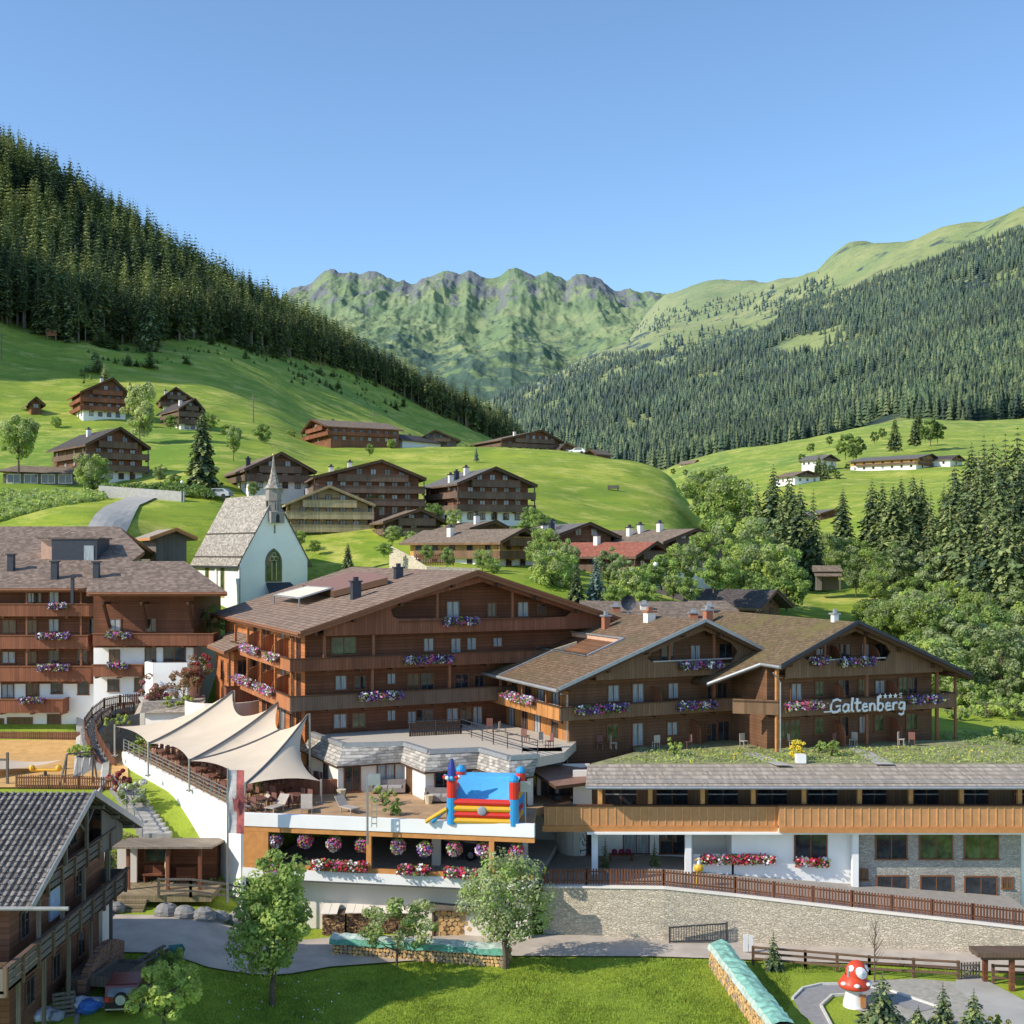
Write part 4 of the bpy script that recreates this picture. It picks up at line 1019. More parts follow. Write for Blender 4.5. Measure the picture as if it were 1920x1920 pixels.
# ---- sign: the hotel's name in white tubing with four stars and an S
sgn = thing('hotel_sign', 'white handwritten Galtenberg lettering with stars on the balcony front', 'sign', fD.w(0, 0, 0), fD.th)
x0s, zs0 = fD.hit(1556, 1336, yC-.32); x1s, zs1 = fD.hit(1697, 1330, yC-.32)
wS = (x1s-x0s); hS = fD.hit(1600, 1309, yC-.32)[1]-fD.hit(1600, 1335, yC-.32)[1]
LET = {   # strokes in a box: x from 0, baseline 0, x-height .55, ascender 1
 'G': (.95, [[(.9,.8),(.6,.92),(.3,.85),(.08,.55),(.05,.2),(.25,.0),(.6,.02),(.82,.2),(.85,.45),(.5,.42)]]),
 'a': (.62, [[(.5,.5),(.25,.55),(.06,.38),(.05,.15),(.2,0),(.42,.08),(.52,.3),(.52,.55),(.5,.1),(.62,.02)]]),
 'l': (.3, [[(.2,1.),(.1,.5),(.1,.1),(.25,.02)]]),
 't': (.5, [[(.2,.95),(.15,.2),(.25,.02),(.45,.08)],[(-.05,.62),(.5,.62)]]),
 'e': (.55, [[(.05,.3),(.48,.32),(.42,.5),(.25,.55),(.08,.42),(.04,.2),(.18,.0),(.5,.06)]]),
 'n': (.6, [[(.08,.55),(.06,0)],[(.07,.35),(.22,.54),(.42,.5),(.48,.3),(.48,.0)]]),
 'b': (.62, [[(.12,1.05),(.08,.5),(.06,.02)],[(.07,.35),(.25,.55),(.48,.48),(.54,.25),(.42,.04),(.2,0),(.07,.08)]]),
 'r': (.45, [[(.08,.55),(.06,0)],[(.07,.35),(.2,.53),(.42,.52)]]),
 'g': (.62, [[(.52,.5),(.25,.55),(.06,.4),(.06,.18),(.22,.05),(.42,.12),(.52,.32)],[(.54,.56),(.52,0),(.44,-.28),(.25,-.36),(.08,-.28)]]),
}
tot = sum(LET[c][0] for c in 'Galtenberg')+.08*9; sx = wS/tot; x = x0s
for i, ch in enumerate('Galtenberg'):
    w_, st = LET[ch]; m = MB(); zz = zs0+(zs1-zs0)*i/9
    for s_ in st: m.tube([(x+p[0]*sx, yC-.34, zz+p[1]*hS) for p in s_], .085, 6)
    m.build('letter', WHITEP, sgn); x += (w_+.08)*sx
m = MB(); m.box(x0s-.5, x0s+.9, yC-.33, yC-.3, zs0+.02, zs0+.1); m.build('underline', WHITEP, sgn)
xs, zst = fD.hit(1650, 1309, yC-.3); xe2, _ = fD.hit(1688, 1307, yC-.3)
for i in range(4):
    cx = xs+(xe2-xs)*i/4; m = MB(); pts = []
    for k in range(10):
        r_ = .2 if k % 2 == 0 else .085; a = math.pi/2+k*math.pi/5; pts.append((cx+r_*math.cos(a), yC-.33, zst+.12+r_*math.sin(a)))
    m.v += pts+[(p[0], p[1]+.04, p[2]) for p in pts]+[(cx, yC-.33, zst+.12)]
    for k in range(10): m.f += [(20, k, (k+1) % 10), (k, (k+1) % 10, (k+1) % 10+10, k+10)]; m.m += [0, 0]
    m.build('star', WHITEP, sgn)
cx = xe2; MB().tube([(cx+.12, yC-.33, zst+.26), (cx-.06, yC-.33, zst+.28), (cx-.1, yC-.33, zst+.18), (cx+.08, yC-.33, zst+.1), (cx+.08, yC-.33, zst-.02), (cx-.12, yC-.33, zst-.02)], .035, 5).build('letter', WHITEP, sgn)

# small canopy terrace below C/D : green roof ledge
# ================================================================ hotel A (long block with speckled roof)
fA = Fr(0, 109, 0)
A_ = thing('hotel_building', 'long brown hotel block with speckled hipped roof and white lower floors', 'hotel', fA.loc(), 0)
ox = fA.x0
def a_(u, v, y=0): return fA.hit(u, v, y)
xr1 = a_(190, 1300)[0]; xr2 = a_(363, 1300, -2)[0]
zw1 = a_(50, 1282)[1]; zw2 = a_(250, 1214, -2)[1]; zt1 = 20.2; zt2 = 19.6
body('wall', A_, W_BROWN, [(-12, zw1), (xr1, zw1), (xr1, zt1), (-12, zt1)], 0, 13)
body('ground_wall', A_, WHITE, [(-12, 2), (xr1, 2), (xr1, zw1-.01), (-12, zw1-.01)], .03, 13)
body('end_wall', A_, W_BROWN, [(xr1-.02, zw2), (xr2, zw2), (xr2, zt2), (xr1-.02, zt2)], -2, 8)
body('end_ground_wall', A_, WHITE, [(xr1-.02, 2), (xr2-.03, 2), (xr2-.03, zw2-.01), (xr1-.02, zw2-.01)], -1.97, 8)
def pa(u, Y, z): return ((u-960)/F*Y-ox, Y-109, z)
sl = .36; ze1 = zat(1103, 107.3); ze2 = zat(1110, 105)
zr1 = ze1+sl*16; zr2 = ze2+sl*7.2
m = MB()
m.slab([pa(-300, 107.3, ze1), pa(178, 107.3, ze1), pa(271, 116.3, ze1+sl*9), pa(222, 123.3, zr1), pa(-300, 123.3, zr1)], .35, 0, 1)
m.slab([pa(-300, 123.3, zr1), pa(222, 123.3, zr1), pa(300, 132, zr1-3), pa(-300, 132, zr1-3)], .35, 0, 1)
m.slab([pa(162, 105, ze2), pa(426, 105, ze2), pa(346, 112.2, zr2), pa(165, 112.2, zr2)], .35, 0, 1)
m.slab([pa(426, 105, ze2), pa(400, 119.4, ze2), pa(346, 112.2, zr2)], .35, 0, 1)
m.slab([pa(165, 112.21, zr2), pa(346, 112.21, zr2), pa(400, 119.4, ze2), pa(165, 119.4, ze2)], .35, 0, 1)
rA = m.build('roof', [TILE_A, TRIMR], A_)
m = MB(); m.tube([pa(-300, 107.2, ze1-.15), pa(165, 107.2, ze1-.15)], .1, 6); m.tube([pa(165, 104.9, ze2-.15), pa(426, 104.9, ze2-.15)], .1, 6); m.build('gutter', TRIMR, rA)
m = MB(); p = pa(97, 114, 21.6); q = pa(182, 114, 21.6)
m.box(p[0], q[0], p[1], p[1]+3.5, 20.5, 24.2, 1); m.box(p[0]-1.1, p[0]-.002, p[1]+.3, p[1]+3.5, 20.5, 24.1, 0); m.box(p[0]-1.3, q[0]+.2, p[1]-.1, p[1]+3.7, 24.2, 24.35, 2)
m.box(q[0]-1.2, q[0]-.3, p[1]-.05, p[1], 22, 23.6, 3); m.build('dormer', [PEACH, DGREY, TILE_A, GLASS_C], rA)
for u, Y, h, w_ in ((21, 111.5, 1.4, .55), (103, 109.5, 1.5, .55), (181, 108.3, 1.3, .5), (136, 106.8, 1.1, .25)):
    zz = (ze1+sl*(Y-107.3)) if u < 170 else (ze2+sl*(Y-105)); x, y, _ = pa(u, Y, 0); chimney(rA, x, y, zz, h, w_, DGREY, DGREY, False)
for i, (v0, v1, ua, ub, y) in enumerate(((1133,1155,-60,188,-1.5),(1192,1216,-60,165,-1.5),(1250,1277,-60,170,-1.5),(1312,1336,-60,118,-1.5),(1189,1210,174,400,-3.5),(1247,1268,174,266,-3.5))):
    x0, z1 = a_(ua, v0, y); x1, z0 = a_(ub, v1, y)
    balcony(A_, x0, x1, y, (-.02 if y > -3 else -2.02), z0+.25, z1, W_RED_V, sides=(False, True), rail=TRIMR)
for u in (48, 150):
    x, _ = a_(u, 1150, -1.5); MB().box(x-.08, x+.08, -1.3, -1.14, a_(50, 1280, -1.5)[1], zt1-.3).build('post', TRIMR, A_)
def aw(lst, y):
    pxwins(A_, fA, lst, y)
aw([(52,66,1112,1130,GLASS_C),(68,74,1112,1130),(93,110,1110,1131,GLASS_C),(5,29,1163,1187,GLASS_W),(52,69,1163,1187,GLASS_W),(92,110,1161,1184,GLASS_C),
    (5,28,1222,1243,GLASS_C),(48,68,1222,1243,GLASS_W),(92,110,1220,1243),(146,163,1218,1244),(168,186,1160,1188)], 0)
aw([(4,25,1283,1308,GLASS_C),(50,72,1281,1308,GLASS_W),(97,116,1278,1300),(147,166,1275,1302),(15,60,1346,1372,GLASS_W),(90,113,1340,1368),(-20,6,1348,1376,GLASS_W)], .02)
aw([(206,226,1161,1182,GLASS_C),(275,292,1160,1184)], -2.0)
aw([(206,223,1219,1242,GLASS_W),(273,291,1215,1240),(308,347,1213,1240),(203,222,1275,1296),(256,263,1272,1296)], -1.98)
m = MB(); x0, z1 = a_(266, 1243, -4.5); x1, _ = a_(358, 1243, -4.5)
pts = [(x0, -2), (x0+.1, -3.6), (x0+1, -4.4), (x1-.3, -4.4), (x1, -2)]
for i in range(4):
    m.beam((pts[i][0], pts[i][1], z1/2+1.5), (pts[i+1][0], pts[i+1][1], z1/2+1.5), .25, z1-3.)
m.build('terrace_wall', WHITE, A_)
for u in (205, 276, 362):
    x, z = a_(u, 1130, -2.2); m = MB(); m.beam((x, -2.0, z-2.2), (x, -3.8, z+.1), .22); m.beam((x, -2.1, z), (x, -4., z), .2); m.build('bracket', TRIM, A_)
HA = 'flower boxes on the speckled roof hotel'
pxflowers(fA, [(92,126,1136,'small violet petunia box on the topmost balcony of the speckled roof hotel'),(68,130,1192,'violet and white petunias on the second balcony down of the speckled roof hotel'),(70,130,1251,'violet petunias on the third balcony down of the speckled roof hotel'),(36,84,1312,'violet petunias on the lowest balcony of the speckled roof hotel')], -1.75, HA, '')
pxflowers(fA, [(198,246,1190,'violet and white petunias on the upper balcony of the hipped end block'),(200,240,1247,'violet petunias on the short lower balcony of the hipped end block')], -3.75, HA, '')

# ================================================================ restaurant wing E
fE = Fr(1020, 76, 0)
E = thing('restaurant_building', 'long low restaurant wing with honey coloured balcony band and masonry ground floor', 'restaurant', fE.loc(), 0)
def e(u, v, y=0): return fE.hit(u, v, y)
zt = e(1200, 1512)[1]; zb_ = e(1200, 1548)[1]; zs = e(1200, 1561)[1]
xe0 = 0; xst = e(1458, 1512)[0]; xe1 = e(2050, 1512)[0]
m = MB()
m.box(xe0, xst, 0, .12, zb_, zt, 0); m.box(xst, xe1, -.5, -.38, zb_+.05, zt+.12, 0); m.box(xst, xst+.12, -.38, 0, zb_+.05, zt+.12, 0)
m.box(xe0-.1, xst, -.12, .2, zs+.08, zb_, 1); m.box(xst, xe1, -.62, -.3, zs+.12, zb_+.05, 1)
m.box(xe0-.05, xst, -.08, .24, zt, zt+.09, 2); m.box(xst-.05, xe1, -.6, -.3, zt+.12, zt+.21, 2)
n = int((xe1-xe0)/.52)
for i in range(n):
    x = xe0+.25+i*.52; y = 0 if x < xst else -.5; dz = 0 if x < xst else .1
    m.box(x-.035, x+.035, y-.035, y-.001, zb_+dz*.5+.02, zt+dz-.02, 3)
m.build('balcony_band', [m_plain('honey_boarding', (.52, .265, .115), .6, var=.1), W_HONEY, TRIM, W_HONEYL], E)
m = MB(); m.box(xe0, xst, .13, 7.8, zs+.08, zs+.3); m.box(xst, xe1, -.28, 7.8, zs+.081, zs+.3); m.box(e(1100,1560)[0], xe1, -.3, -.1, zs-.06, zs+.075); m.build('floor_slab', WHITE, E)
xw0 = e(1110, 1500, 3.2)[0]
body('upper_wall', E, W_OCHRE_V, [(xw0, zs+.3), (xe1, zs+.3), (xe1, 9.0), (xw0, 9.0)], 3.2, 3.6)
for u0, u1 in ((1132,1196),(1228,1292),(1325,1386),(1417,1478),(1512,1572),(1614,1664),(1711,1762),(1801,1855),(1900,1960)):
    x0, _ = e(u0, 1490, 3.2); x1, _ = e(u1, 1490, 3.2); window(E, (x0+x1)/2, zs+1.72, x1-x0-.2, 1.9, 3.2, 'f', GLASS, mull=1)
    MB().box(x0+.1, x1-.1, 3.1, 3.14, zs+1.72, zs+1.79).build('window_bar', LGREY, E)
for i, u in enumerate((1125,1219,1317,1412,1507,1611,1707,1802,1911)):
    x, _ = e(u, 1490, .5); y = .5
    m = MB(); m.box(x-.13, x+.13, y-.13, y+.13, zs+.3, 8.55); m.build('column', W_HONEYL, E)
ze = zat(1472, 75.2)
x0 = e(1105, 1474)[0]
m = MB(); m.slab([(x0-.3, -1.1, ze), (xe1, -1.1, ze), (xe1, 3.4, zat(1433, 79.4)), (x0+.1, 3.4, zat(1433, 79.4))], .14, 0, 1)
rE = m.build('roof', [SHINGLE_P, TRIM], E)
m = MB(); m.tube([(x0-.3, -1.2, ze-.1), (xe1, -1.2, ze-.1)], .1, 6); m.build('gutter', LGREY, rE)
m = MB(); m.tube([(x0, -.75, ze+.25), (xe1, -.75, ze+.25)], .03, 5)
for i in range(20): m.beam((x0+.4+i*1.5, -.75, ze+.05), (x0+.4+i*1.5, -.75, ze+.26), .04)
m.build('snow_guard', LGREY, rE)
# lower storey
def wallbox(name, u0, u1, y0, y1, z0, z1, mat):
    a, _ = e(u0, 1600, y0); b_, _ = e(u1, 1600, y0); return body(name, E, mat, [(a, z0), (b_, z0), (b_, z1), (a, z1)], y0, y1)
wallbox('entrance_wall', 1088, 1310, 5.0, 5.3, 0, zs+.07, WHITE)
m = MB()
cx, cy = e(1088, 1600, 5.0)[0], 5.0
pr = [(cx, 5.0)]+[(cx-1.6*math.sin(a*.26), 5.0+3*(1-math.cos(a*.26))) for a in range(1, 7)]
for i in range(6): m.beam((pr[i][0], pr[i][1], 4), (pr[i+1][0], pr[i+1][1], 4), .2, 3.2)
m.build('curved_entrance_wall', WHITE2, E)
wallbox('white_wall', 1300, 1372, 3.2, 3.5, 0, zs+.07, WHITE2); wallbox('ground_wall', 1372, 1597, .9, 4, -1, zs+.07, WHITE)
wallbox('parapet', 1300, 1376, .9, 1.1, 0, 4.05, WHITE)
body('masonry_wall', E, STONE_G, [(e(1606, 1600, .8)[0], -3), (e(1914, 1600, .8)[0], -3), (e(1914, 1600, .8)[0], zs+.07), (e(1606, 1600, .8)[0], zs+.07)], .8, 5)
wallbox('end_wall', 1914.5, 2050, 1.0, 5, -3, zs+.07, WHITE)
for u in (875+240, 1290, 1603):
    x, _ = e(u, 1600, .4); MB().box(x-.19, x+.19, .25, .6, -1 if u > 1500 else 2.0, zs+.07).build('column', WHITE, E)
x, _ = e(1297, 1600, .4); MB().box(x-.06, x+.06, .3, .42, 2, zs+.07).build('downpipe', LGREY, E)
pxwins(E, fE, [(1102,1116,1562,1602),(1170,1216,1561,1600,GLASS_C),(1238,1284,1561,1600)], 5.0)
pxwins(E, fE, [(1491,1549,1563,1612,GLASS)], .9)
pxwins(E, fE, [(1643,1699,1563,1610,GLASS),(1725,1784,1563,1610,GLASS_G),(1809,1870,1563,1610,GLASS_G),(1645,1699,1643,1675,GLASS),(1727,1784,1643,1676,GLASS),(1810,1868,1644,1678,GLASS),(1609,1625,1632,1648,GLASS_W),(1880,1897,1647,1664,GLASS_W)], .8)
# emblem outline on the entrance wall
m = MB(); cx, cz = e(1088+12, 1590, 4.97)
def el(pts, r=.03): m.tube([(cx-.1+p[0], 4.95, cz+p[1]) for p in pts], r, 5)
el([(-.35,.5),(-.4,.1),(-.3,-.2),(-.42,-.6),(-.3,-1.),(0,-1.1),(.3,-1.),(.42,-.6),(.3,-.2),(.4,.15),(.36,.6)]); el([(-.35,.5),(-.15,.95),(-.02,.5),(.12,.45),(.25,.95),(.36,.6)]); el([(-.3,-.2),(0,-.1),(.3,-.2)]); el([(-.2,.45),(-.12,.2),(.1,.2),(.2,.45)])
m.build('wall_emblem', BLACK, E)
# green roof behind the wing
m = MB(); ya, yb = 79.42, 89; xa0 = (1108-960)/F*ya
m.slab([(xa0, ya, 9.3), (34.5, ya, 9.3), (38, yb, 9.35), (8.5, yb, 9.35), (8.5, 84, 9.33)], .5)
gr_ = m.build('roof_terrace', m_plain('sedum_bed', (.27, .27, .13), .9, var=.4, scale=1.5)); tag(gr_, 'planted flat terrace on top of the restaurant wing', 'roof terrace')
for (p, q, w_) in (((1405,1412),(1470,1436),1.0),((1595,1398),(1660,1434),1.2)):
    a = PZ(*p, 9.31); b_ = PZ(*q, 9.31); m = MB(); m.add([(a[0]-w_/2, a[1], 9.34), (a[0]+w_/2, a[1], 9.34), (b_[0]+w_/2, b_[1], 9.34), (b_[0]-w_/2, b_[1], 9.34)], [(0, 3, 2, 1)])
    tag(m.build('gravel_path', CONC), kind='structure')

# ================================================================ terrace over the open garage
fG = Fr(455, 74.4, -10)
GG = thing('terrace_building', 'white sun terrace over an open garage with honey timber band', 'terrace', fG.loc(), fG.th)
LG = 17.9
def gz(v, u=470, y=0): return fG.hit(u, v, y)[1]
zT = 7.0; z1 = gz(1549); z2 = gz(1559); z3 = gz(1619); z4 = gz(1627, 470); z5 = gz(1652, 600)
body('terrace_edge', GG, WHITE, [(0, z1), (LG, z1), (LG, zT+.15), (0, zT+.15)], 0, .35)
m = MB(); m.box(.02, LG, .06, .3, z2, z1-.01); m.box(.02, 1.6, .06, .3, z3-.01, z2-.01); m.box(7.75, 8.05, .06, .3, z3, z2-.011); m.box(15.2, 15.5, .06, .3, z3, z2-.011); m.box(.02, LG-.1, .06, .3, z4, z3-.02)
m.build('timber_frame', m_plain('honey_panel', (.60, .27, .085), .6), GG)
body('parapet_wall', GG, WHITE, [(0, z5), (LG-.1, z5), (LG-.1, z4-.01), (0, z4-.01)], .0, .3)
body('lower_wall', GG, CONC if False else WHITE2, [(.3, -.3), (LG-.4, -.3), (LG-.4, z5), (.3, z5)], 1.3, 1.6)
m = MB(); m.box(.4, LG-.2, .31, 15, z5-.2, z5-.01+.2); m.build('garage_floor', CONC, GG)
m = MB(); m.box(.4, LG-.2, 12, 12.3, z5+.2, zT-.5); m.box(10.8, 11.3, 4, 4.4, z5+.2, zT-.5, 1); m.box(16.2, 16.5, 6, 6.4, z5+.2, zT-.5, 1); m.build('garage_back_wall', [CONC, WHITE2], GG)
# terrace deck
c0 = fG.w(0, 0, 0); c1 = fG.w(LG, 0, 0)
TER = [(c0[0]+.1, c0[1]+.36), (c1[0]-.05, c1[1]+.36), (c1[0]+.2, 76.5), (3.8, 79), (3.8, 86), (-8, 92), (-17, 97), (-27, 103), (-31.2, 98)]
m = MB(); m.slab([(x, y, zT) for x, y in TER], .45); deck = m.build('terrace_deck', None or m_plain('ochre_paving', (.42, .27, .15), .85, var=.2, scale=1.2), GG)
deck.location = (0, 0, 0); deck.parent = None; tag(deck, 'broad ochre paved sun terrace deck between the white walls', 'terrace deck')
# long white side wall running back from the corner
m = MB(); pw = [(c0[0]-.12, c0[1]+.0), (-31.0, 97.6)]
m.prism([(pw[0][0], pw[0][1], -.5), (pw[1][0], pw[1][1], 2), (pw[1][0], pw[1][1], zT+.12), (pw[0][0], pw[0][1], zT+.12)], (.3, .1, 0))
sw = m.build('retaining_wall', WHITE); tag(sw, 'tall white side wall holding up the sail terrace', 'wall')
def railing(name, label, pts, h=1.0, mat=STEEL, step=1.5, bars=2, cat='railing', balus=False):
    m = MB()
    for a, b_ in zip(pts, pts[1:]):
        a, b_ = Vector(a), Vector(b_); L = (b_-a).length; n = max(1, round(L/step))
        for i in range(n+1):
            p = a.lerp(b_, i/n); m.beam(p, p+Vector((0, 0, h)), .06)
        for k in range(bars):
            zz = h*(k+1)/bars; m.beam(a+Vector((0, 0, zz)), b_+Vector((0, 0, zz)), .05)
        if balus:
            n = int(L/.14)
            for i in range(n): p = a.lerp(b_, (i+.5)/n); m.beam(p, p+Vector((0, 0, h)), .03)
    return tag(m.build(name, mat), label, cat)
railing('railing', 'thin steel railing on the white wall beside the sails', [(pw[0][0]+.1, pw[0][1]+.3, zT+.12), (pw[1][0]+.1, pw[1][1], zT+.12)], bars=4)
GLR = m_glass('balustrade_glass', (.03, .035, .035))
# ================================================================ pavilion with shingled skirt
PVL = thing('pavilion_building', 'low white pavilion with zigzag wood shingle skirt roof facing the terrace', 'pavilion')
eav = [(560,1405),(587,1417),(631,1437),(751,1429),(796,1448),(893,1441),(955,1462),(1000,1455)]
topp = [(575,1375),(600,1381),(646,1397),(758,1395),(805,1409),(899,1408),(955,1421),(1010,1417)]
ze_, zt_ = 8.95, 10.1
ev = [PZ(u, v, ze_) for u, v in eav]; tv = [PZ(u, v, zt_) for u, v in topp]
tv = [(t[0], max(t[1], e_[1]+.55), zt_) for t, e_ in zip(tv, ev)]
m = MB()
for i in range(len(ev)-1): m.add([ev[i], ev[i+1], tv[i+1], tv[i]], [(0, 1, 2, 3)], 0)
for i in range(len(ev)-1):
    dn = lambda p, d: (p[0], p[1]+.02, p[2]-d)
    m.add([dn(ev[i], .12), dn(ev[i+1], .12), ev[i+1], ev[i]], [(0, 1, 2, 3)], 1)
    ins = lambda p: (p[0], p[1]+.7, p[2]-.12)
    m.add([dn(ev[i], .12), ins(ev[i]), ins(ev[i+1]), dn(ev[i+1], .12)], [(0, 1, 2, 3)], 1)
m.build('skirt_roof', [m_shingle('pale_shingles', (.42, .385, .34), .5, .33, var=.45, light=(.62, .57, .5)), TRIM], PVL)
m = MB()
for i in range(len(tv)-1): m.beam(tv[i], tv[i+1], .35, .28)
m.build('roof_kerb', LGREY, PVL)
m = MB()
wl = [(p[0], p[1]+.7) for p in ev]
for i in range(len(wl)-1):
    a, b_ = wl[i], wl[i+1]
    m.prism([(a[0], a[1], 6.8), (b_[0], b_[1], 6.8), (b_[0], b_[1], 8.9), (a[0], a[1], 8.9)], (0, .3, 0))
m.build('wall', WHITE2, PVL)
for i, fr_, w_, gl in ((2,.22,1.0,GLASS),(2,.42,.001,GLASS),(2,.75,1.1,GLASS_C),(3,.35,.8,GLASS_W),(4,.35,1.1,GLASS),(4,.72,1.1,GLASS),(5,.4,1.0,GLASS_W),(6,.5,.7,GLASS),(1,.5,.8,GLASS),(0,.6,.7,GLASS)):
    if w_ < .1: continue
    a, b_ = wl[i], wl[i+1]; x = a[0]+(b_[0]-a[0])*fr_; y = a[1]+(b_[1]-a[1])*fr_
    o = window(PVL, 0, 0, w_, 1.65, 0, 'f', gl); o.location = (x, y-.01, 7.95); o.rotation_euler.z = math.atan2(b_[1]-a[1], b_[0]-a[0])
m = MB(); m.slab([(t[0], t[1], 10.0) for t in tv]+[(3.4, 79.6, 10.), (4.4, 84.1, 10.), (3.2, 86, 10.), (-2.4, 96, 10.), (-15.2, 89, 10.)], .6)
m.build('roof_deck', m_plain('pale_gravel', (.52, .46, .38), .9, var=.12, scale=9), PVL)
railing('railing', 'steel and slat railing around the gravel roof deck', [PZ(768, 1381, 10.), PZ(865, 1376, 10.), PZ(925, 1396, 10.), PZ(1008, 1419, 10.)], 1.05, DGREY, 2.0, 3)
bal = MB(); a, b_ = Vector(PZ(770, 1381, 10.)), Vector(PZ(863, 1376, 10.))
for i in range(30): p = a.lerp(b_, i/29); bal.beam(p+Vector((0, .05, 0)), p+Vector((0, .05, .95)), .1, .03)
tag(bal.build('slat_screen', TRIM), 'dark slatted screen on the gravel deck in front of the tallest hotel block', 'screen')
# white entry porch: brown canopy, white walls
PO = thing('entrance_porch', 'brown sheet canopy porch on white walls between terrace and restaurant', 'porch')
m = MB(); p = [P(985, 1436, 79.5), P(1098, 1431, 81.5), P(1108, 1466, 77.4), P(1042, 1474, 76.8)]
m.slab(p, .2, 0, 1); m.build('canopy', [m_plain('brown_sheet', (.26, .15, .11), .6), TRIM], PO)
m = MB(); a = P(980, 1430, 80); m.box(a[0], a[0]+2.6, 80, 81.5, 9.1, 10.0); m.build('parapet_box', DGREY, PO)
m = MB(); a = P(975, 1500, 80.6)[0]; b_ = P(1106, 1500, 80.6)[0]
m.box(a, b_, 80.6, 80.9, 6.8, 9.05); m.box(b_-1.2, b_-.0, 78.6, 78.9, 6.8, 9.0); m.build('wall', WHITE2, PO)
for u, w_ in ((992, .9), (1028, .8), (1070, 1.4)):
    o = window(PO, 0, 0, w_, 1.7, 0, 'f', GLASS); x = (u-960)/F*80.6; o.location = (x, 80.59, 7.9)

# ================================================================ church
fK = Fr(452, 140, 38)
K = thing('church', 'white village church with steep shingled roof and small pointed bell turret', 'church', fK.loc(), fK.th)
WK, LK = 8.5, 12.8
zeK = fK.hit(455, 1046)[1]; zaK = zeK+7.4; zbK = 12
body('wall', K, WHITE, [(0, zbK), (WK, zbK), (WK, zeK), (WK/2, zaK-.1), (0, zeK)], 0, LK)
m = MB()
for s, xe, xm in ((-1, -.55, WK/2), (1, WK+.55, WK/2)):
    zz = zeK-.55*7.4/4.25
    a = [(xe, -.15, zz), (xm, -.15, zaK), (xm, LK+.3, zaK), (xe, LK+.3, zz)]
    if s > 0: a = a[::-1]
    m.slab(a, .22, 0, 1)
kf = fK
rK = m.build('roof', [SHINGLE, DGREY], K)
m = MB()
for k_ in (.12, .45):
    x = -.55+k_*(WK/2+.55); zz = (zeK-.96)+(zaK-zeK+.96)*k_
    m.box(x-.08, x+.1, -.1, LK+.28, zz+.0, zz+.16)
m.build('snow_board', m_plain('dark_board', (.1, .085, .075), .9), rK)
m = MB(); m.prism([(WK/2, .6, zaK), (-.55, .6, zeK-.96), (-.55, LK, zeK-.96)], (0, .01, 0)); 
# bell turret: square shaft through the gable, hexagon spire
tw = thing('tmp', None, None) if False else None
cx, cy = WK/2, .35
m = MB()
def ring(r, z, n=6, ph=R(30)): return [(cx+r*math.cos(ph+k*2*math.pi/n), cy+r*math.sin(ph+k*2*math.pi/n), z) for k in range(n)]
zT0 = fK.hit(515, 981)[1]; zT1 = fK.hit(515, 916)[1]
m.prism(ring(.9, zT0+1.1), (0, 0, zT1-zT0-1.1)); m.prism([(cx-.85, -.75, zT0), (cx+.85, -.75, zT0), (cx+.85, .6, zT0+.3), (cx-.85, .6, zT0+.3)], (0, 0, 1.3))
m.prism(ring(1.0, zT0+2.6), (0, 0, .12))
tur = m.build('bell_turret', m_plain('turret_shingle', (.28, .255, .225), .85, var=.25, scale=3), K)
m = MB(); rs = [(1.15, 0), (.72, .45), (.42, 1.4), (.21, 2.4), (.12, 3.3), (.04, 3.8)]
for (r0, h0), (r1, h1) in zip(rs, rs[1:]):
    a, b_ = ring(r0, zT1+h0), ring(r1, zT1+h1); o = len(m.v); m.v += a+b_
    for k_ in range(6): m.f.append((o+k_, o+(k_+1) % 6, o+6+(k_+1) % 6, o+6+k_)); m.m.append(0)
m.f.append(tuple(range(5, -1, -1))); m.m.append(0)
m.build('spire', SHINGLE, tur)
m = MB(); m.ball((cx, cy, zT1+3.95), .15, mi=0); m.tube([(cx, cy, zT1+3.8), (cx, cy, zT1+5.2)], .04); m.beam((cx-.28, cy, zT1+4.8), (cx+.28, cy, zT1+4.8), .06); m.build('cross', m_plain('gilt', (.5, .38, .18), .4, metal=.6), tur)
for dx, zz, w_ in ((0, zT0+.55, .42), (.0, zT0+2.0, .42)):
    m = MB(); yy = -.77 if zz < zT0+1.2 else -.47
    m.prism([(cx+dx-w_/2, yy, zz-.5), (cx+dx+w_/2, yy, zz-.5), (cx+dx+w_/2, yy, zz+.3), (cx+dx, yy, zz+.55), (cx+dx-w_/2, yy, zz+.3)], (0, .03, 0)); m.build('bell_opening', BLACK, tur)
m = MB(); m.prism([(cx-.86, .1, zT0+1.75), (cx-.86, .5, zT0+1.75), (cx-.86, .5, zT0+2.5), (cx-.86, .3, zT0+2.7), (cx-.86, .1, zT0+2.5)], (.03, 0, 0)); m.build('bell_opening', BLACK, tur)
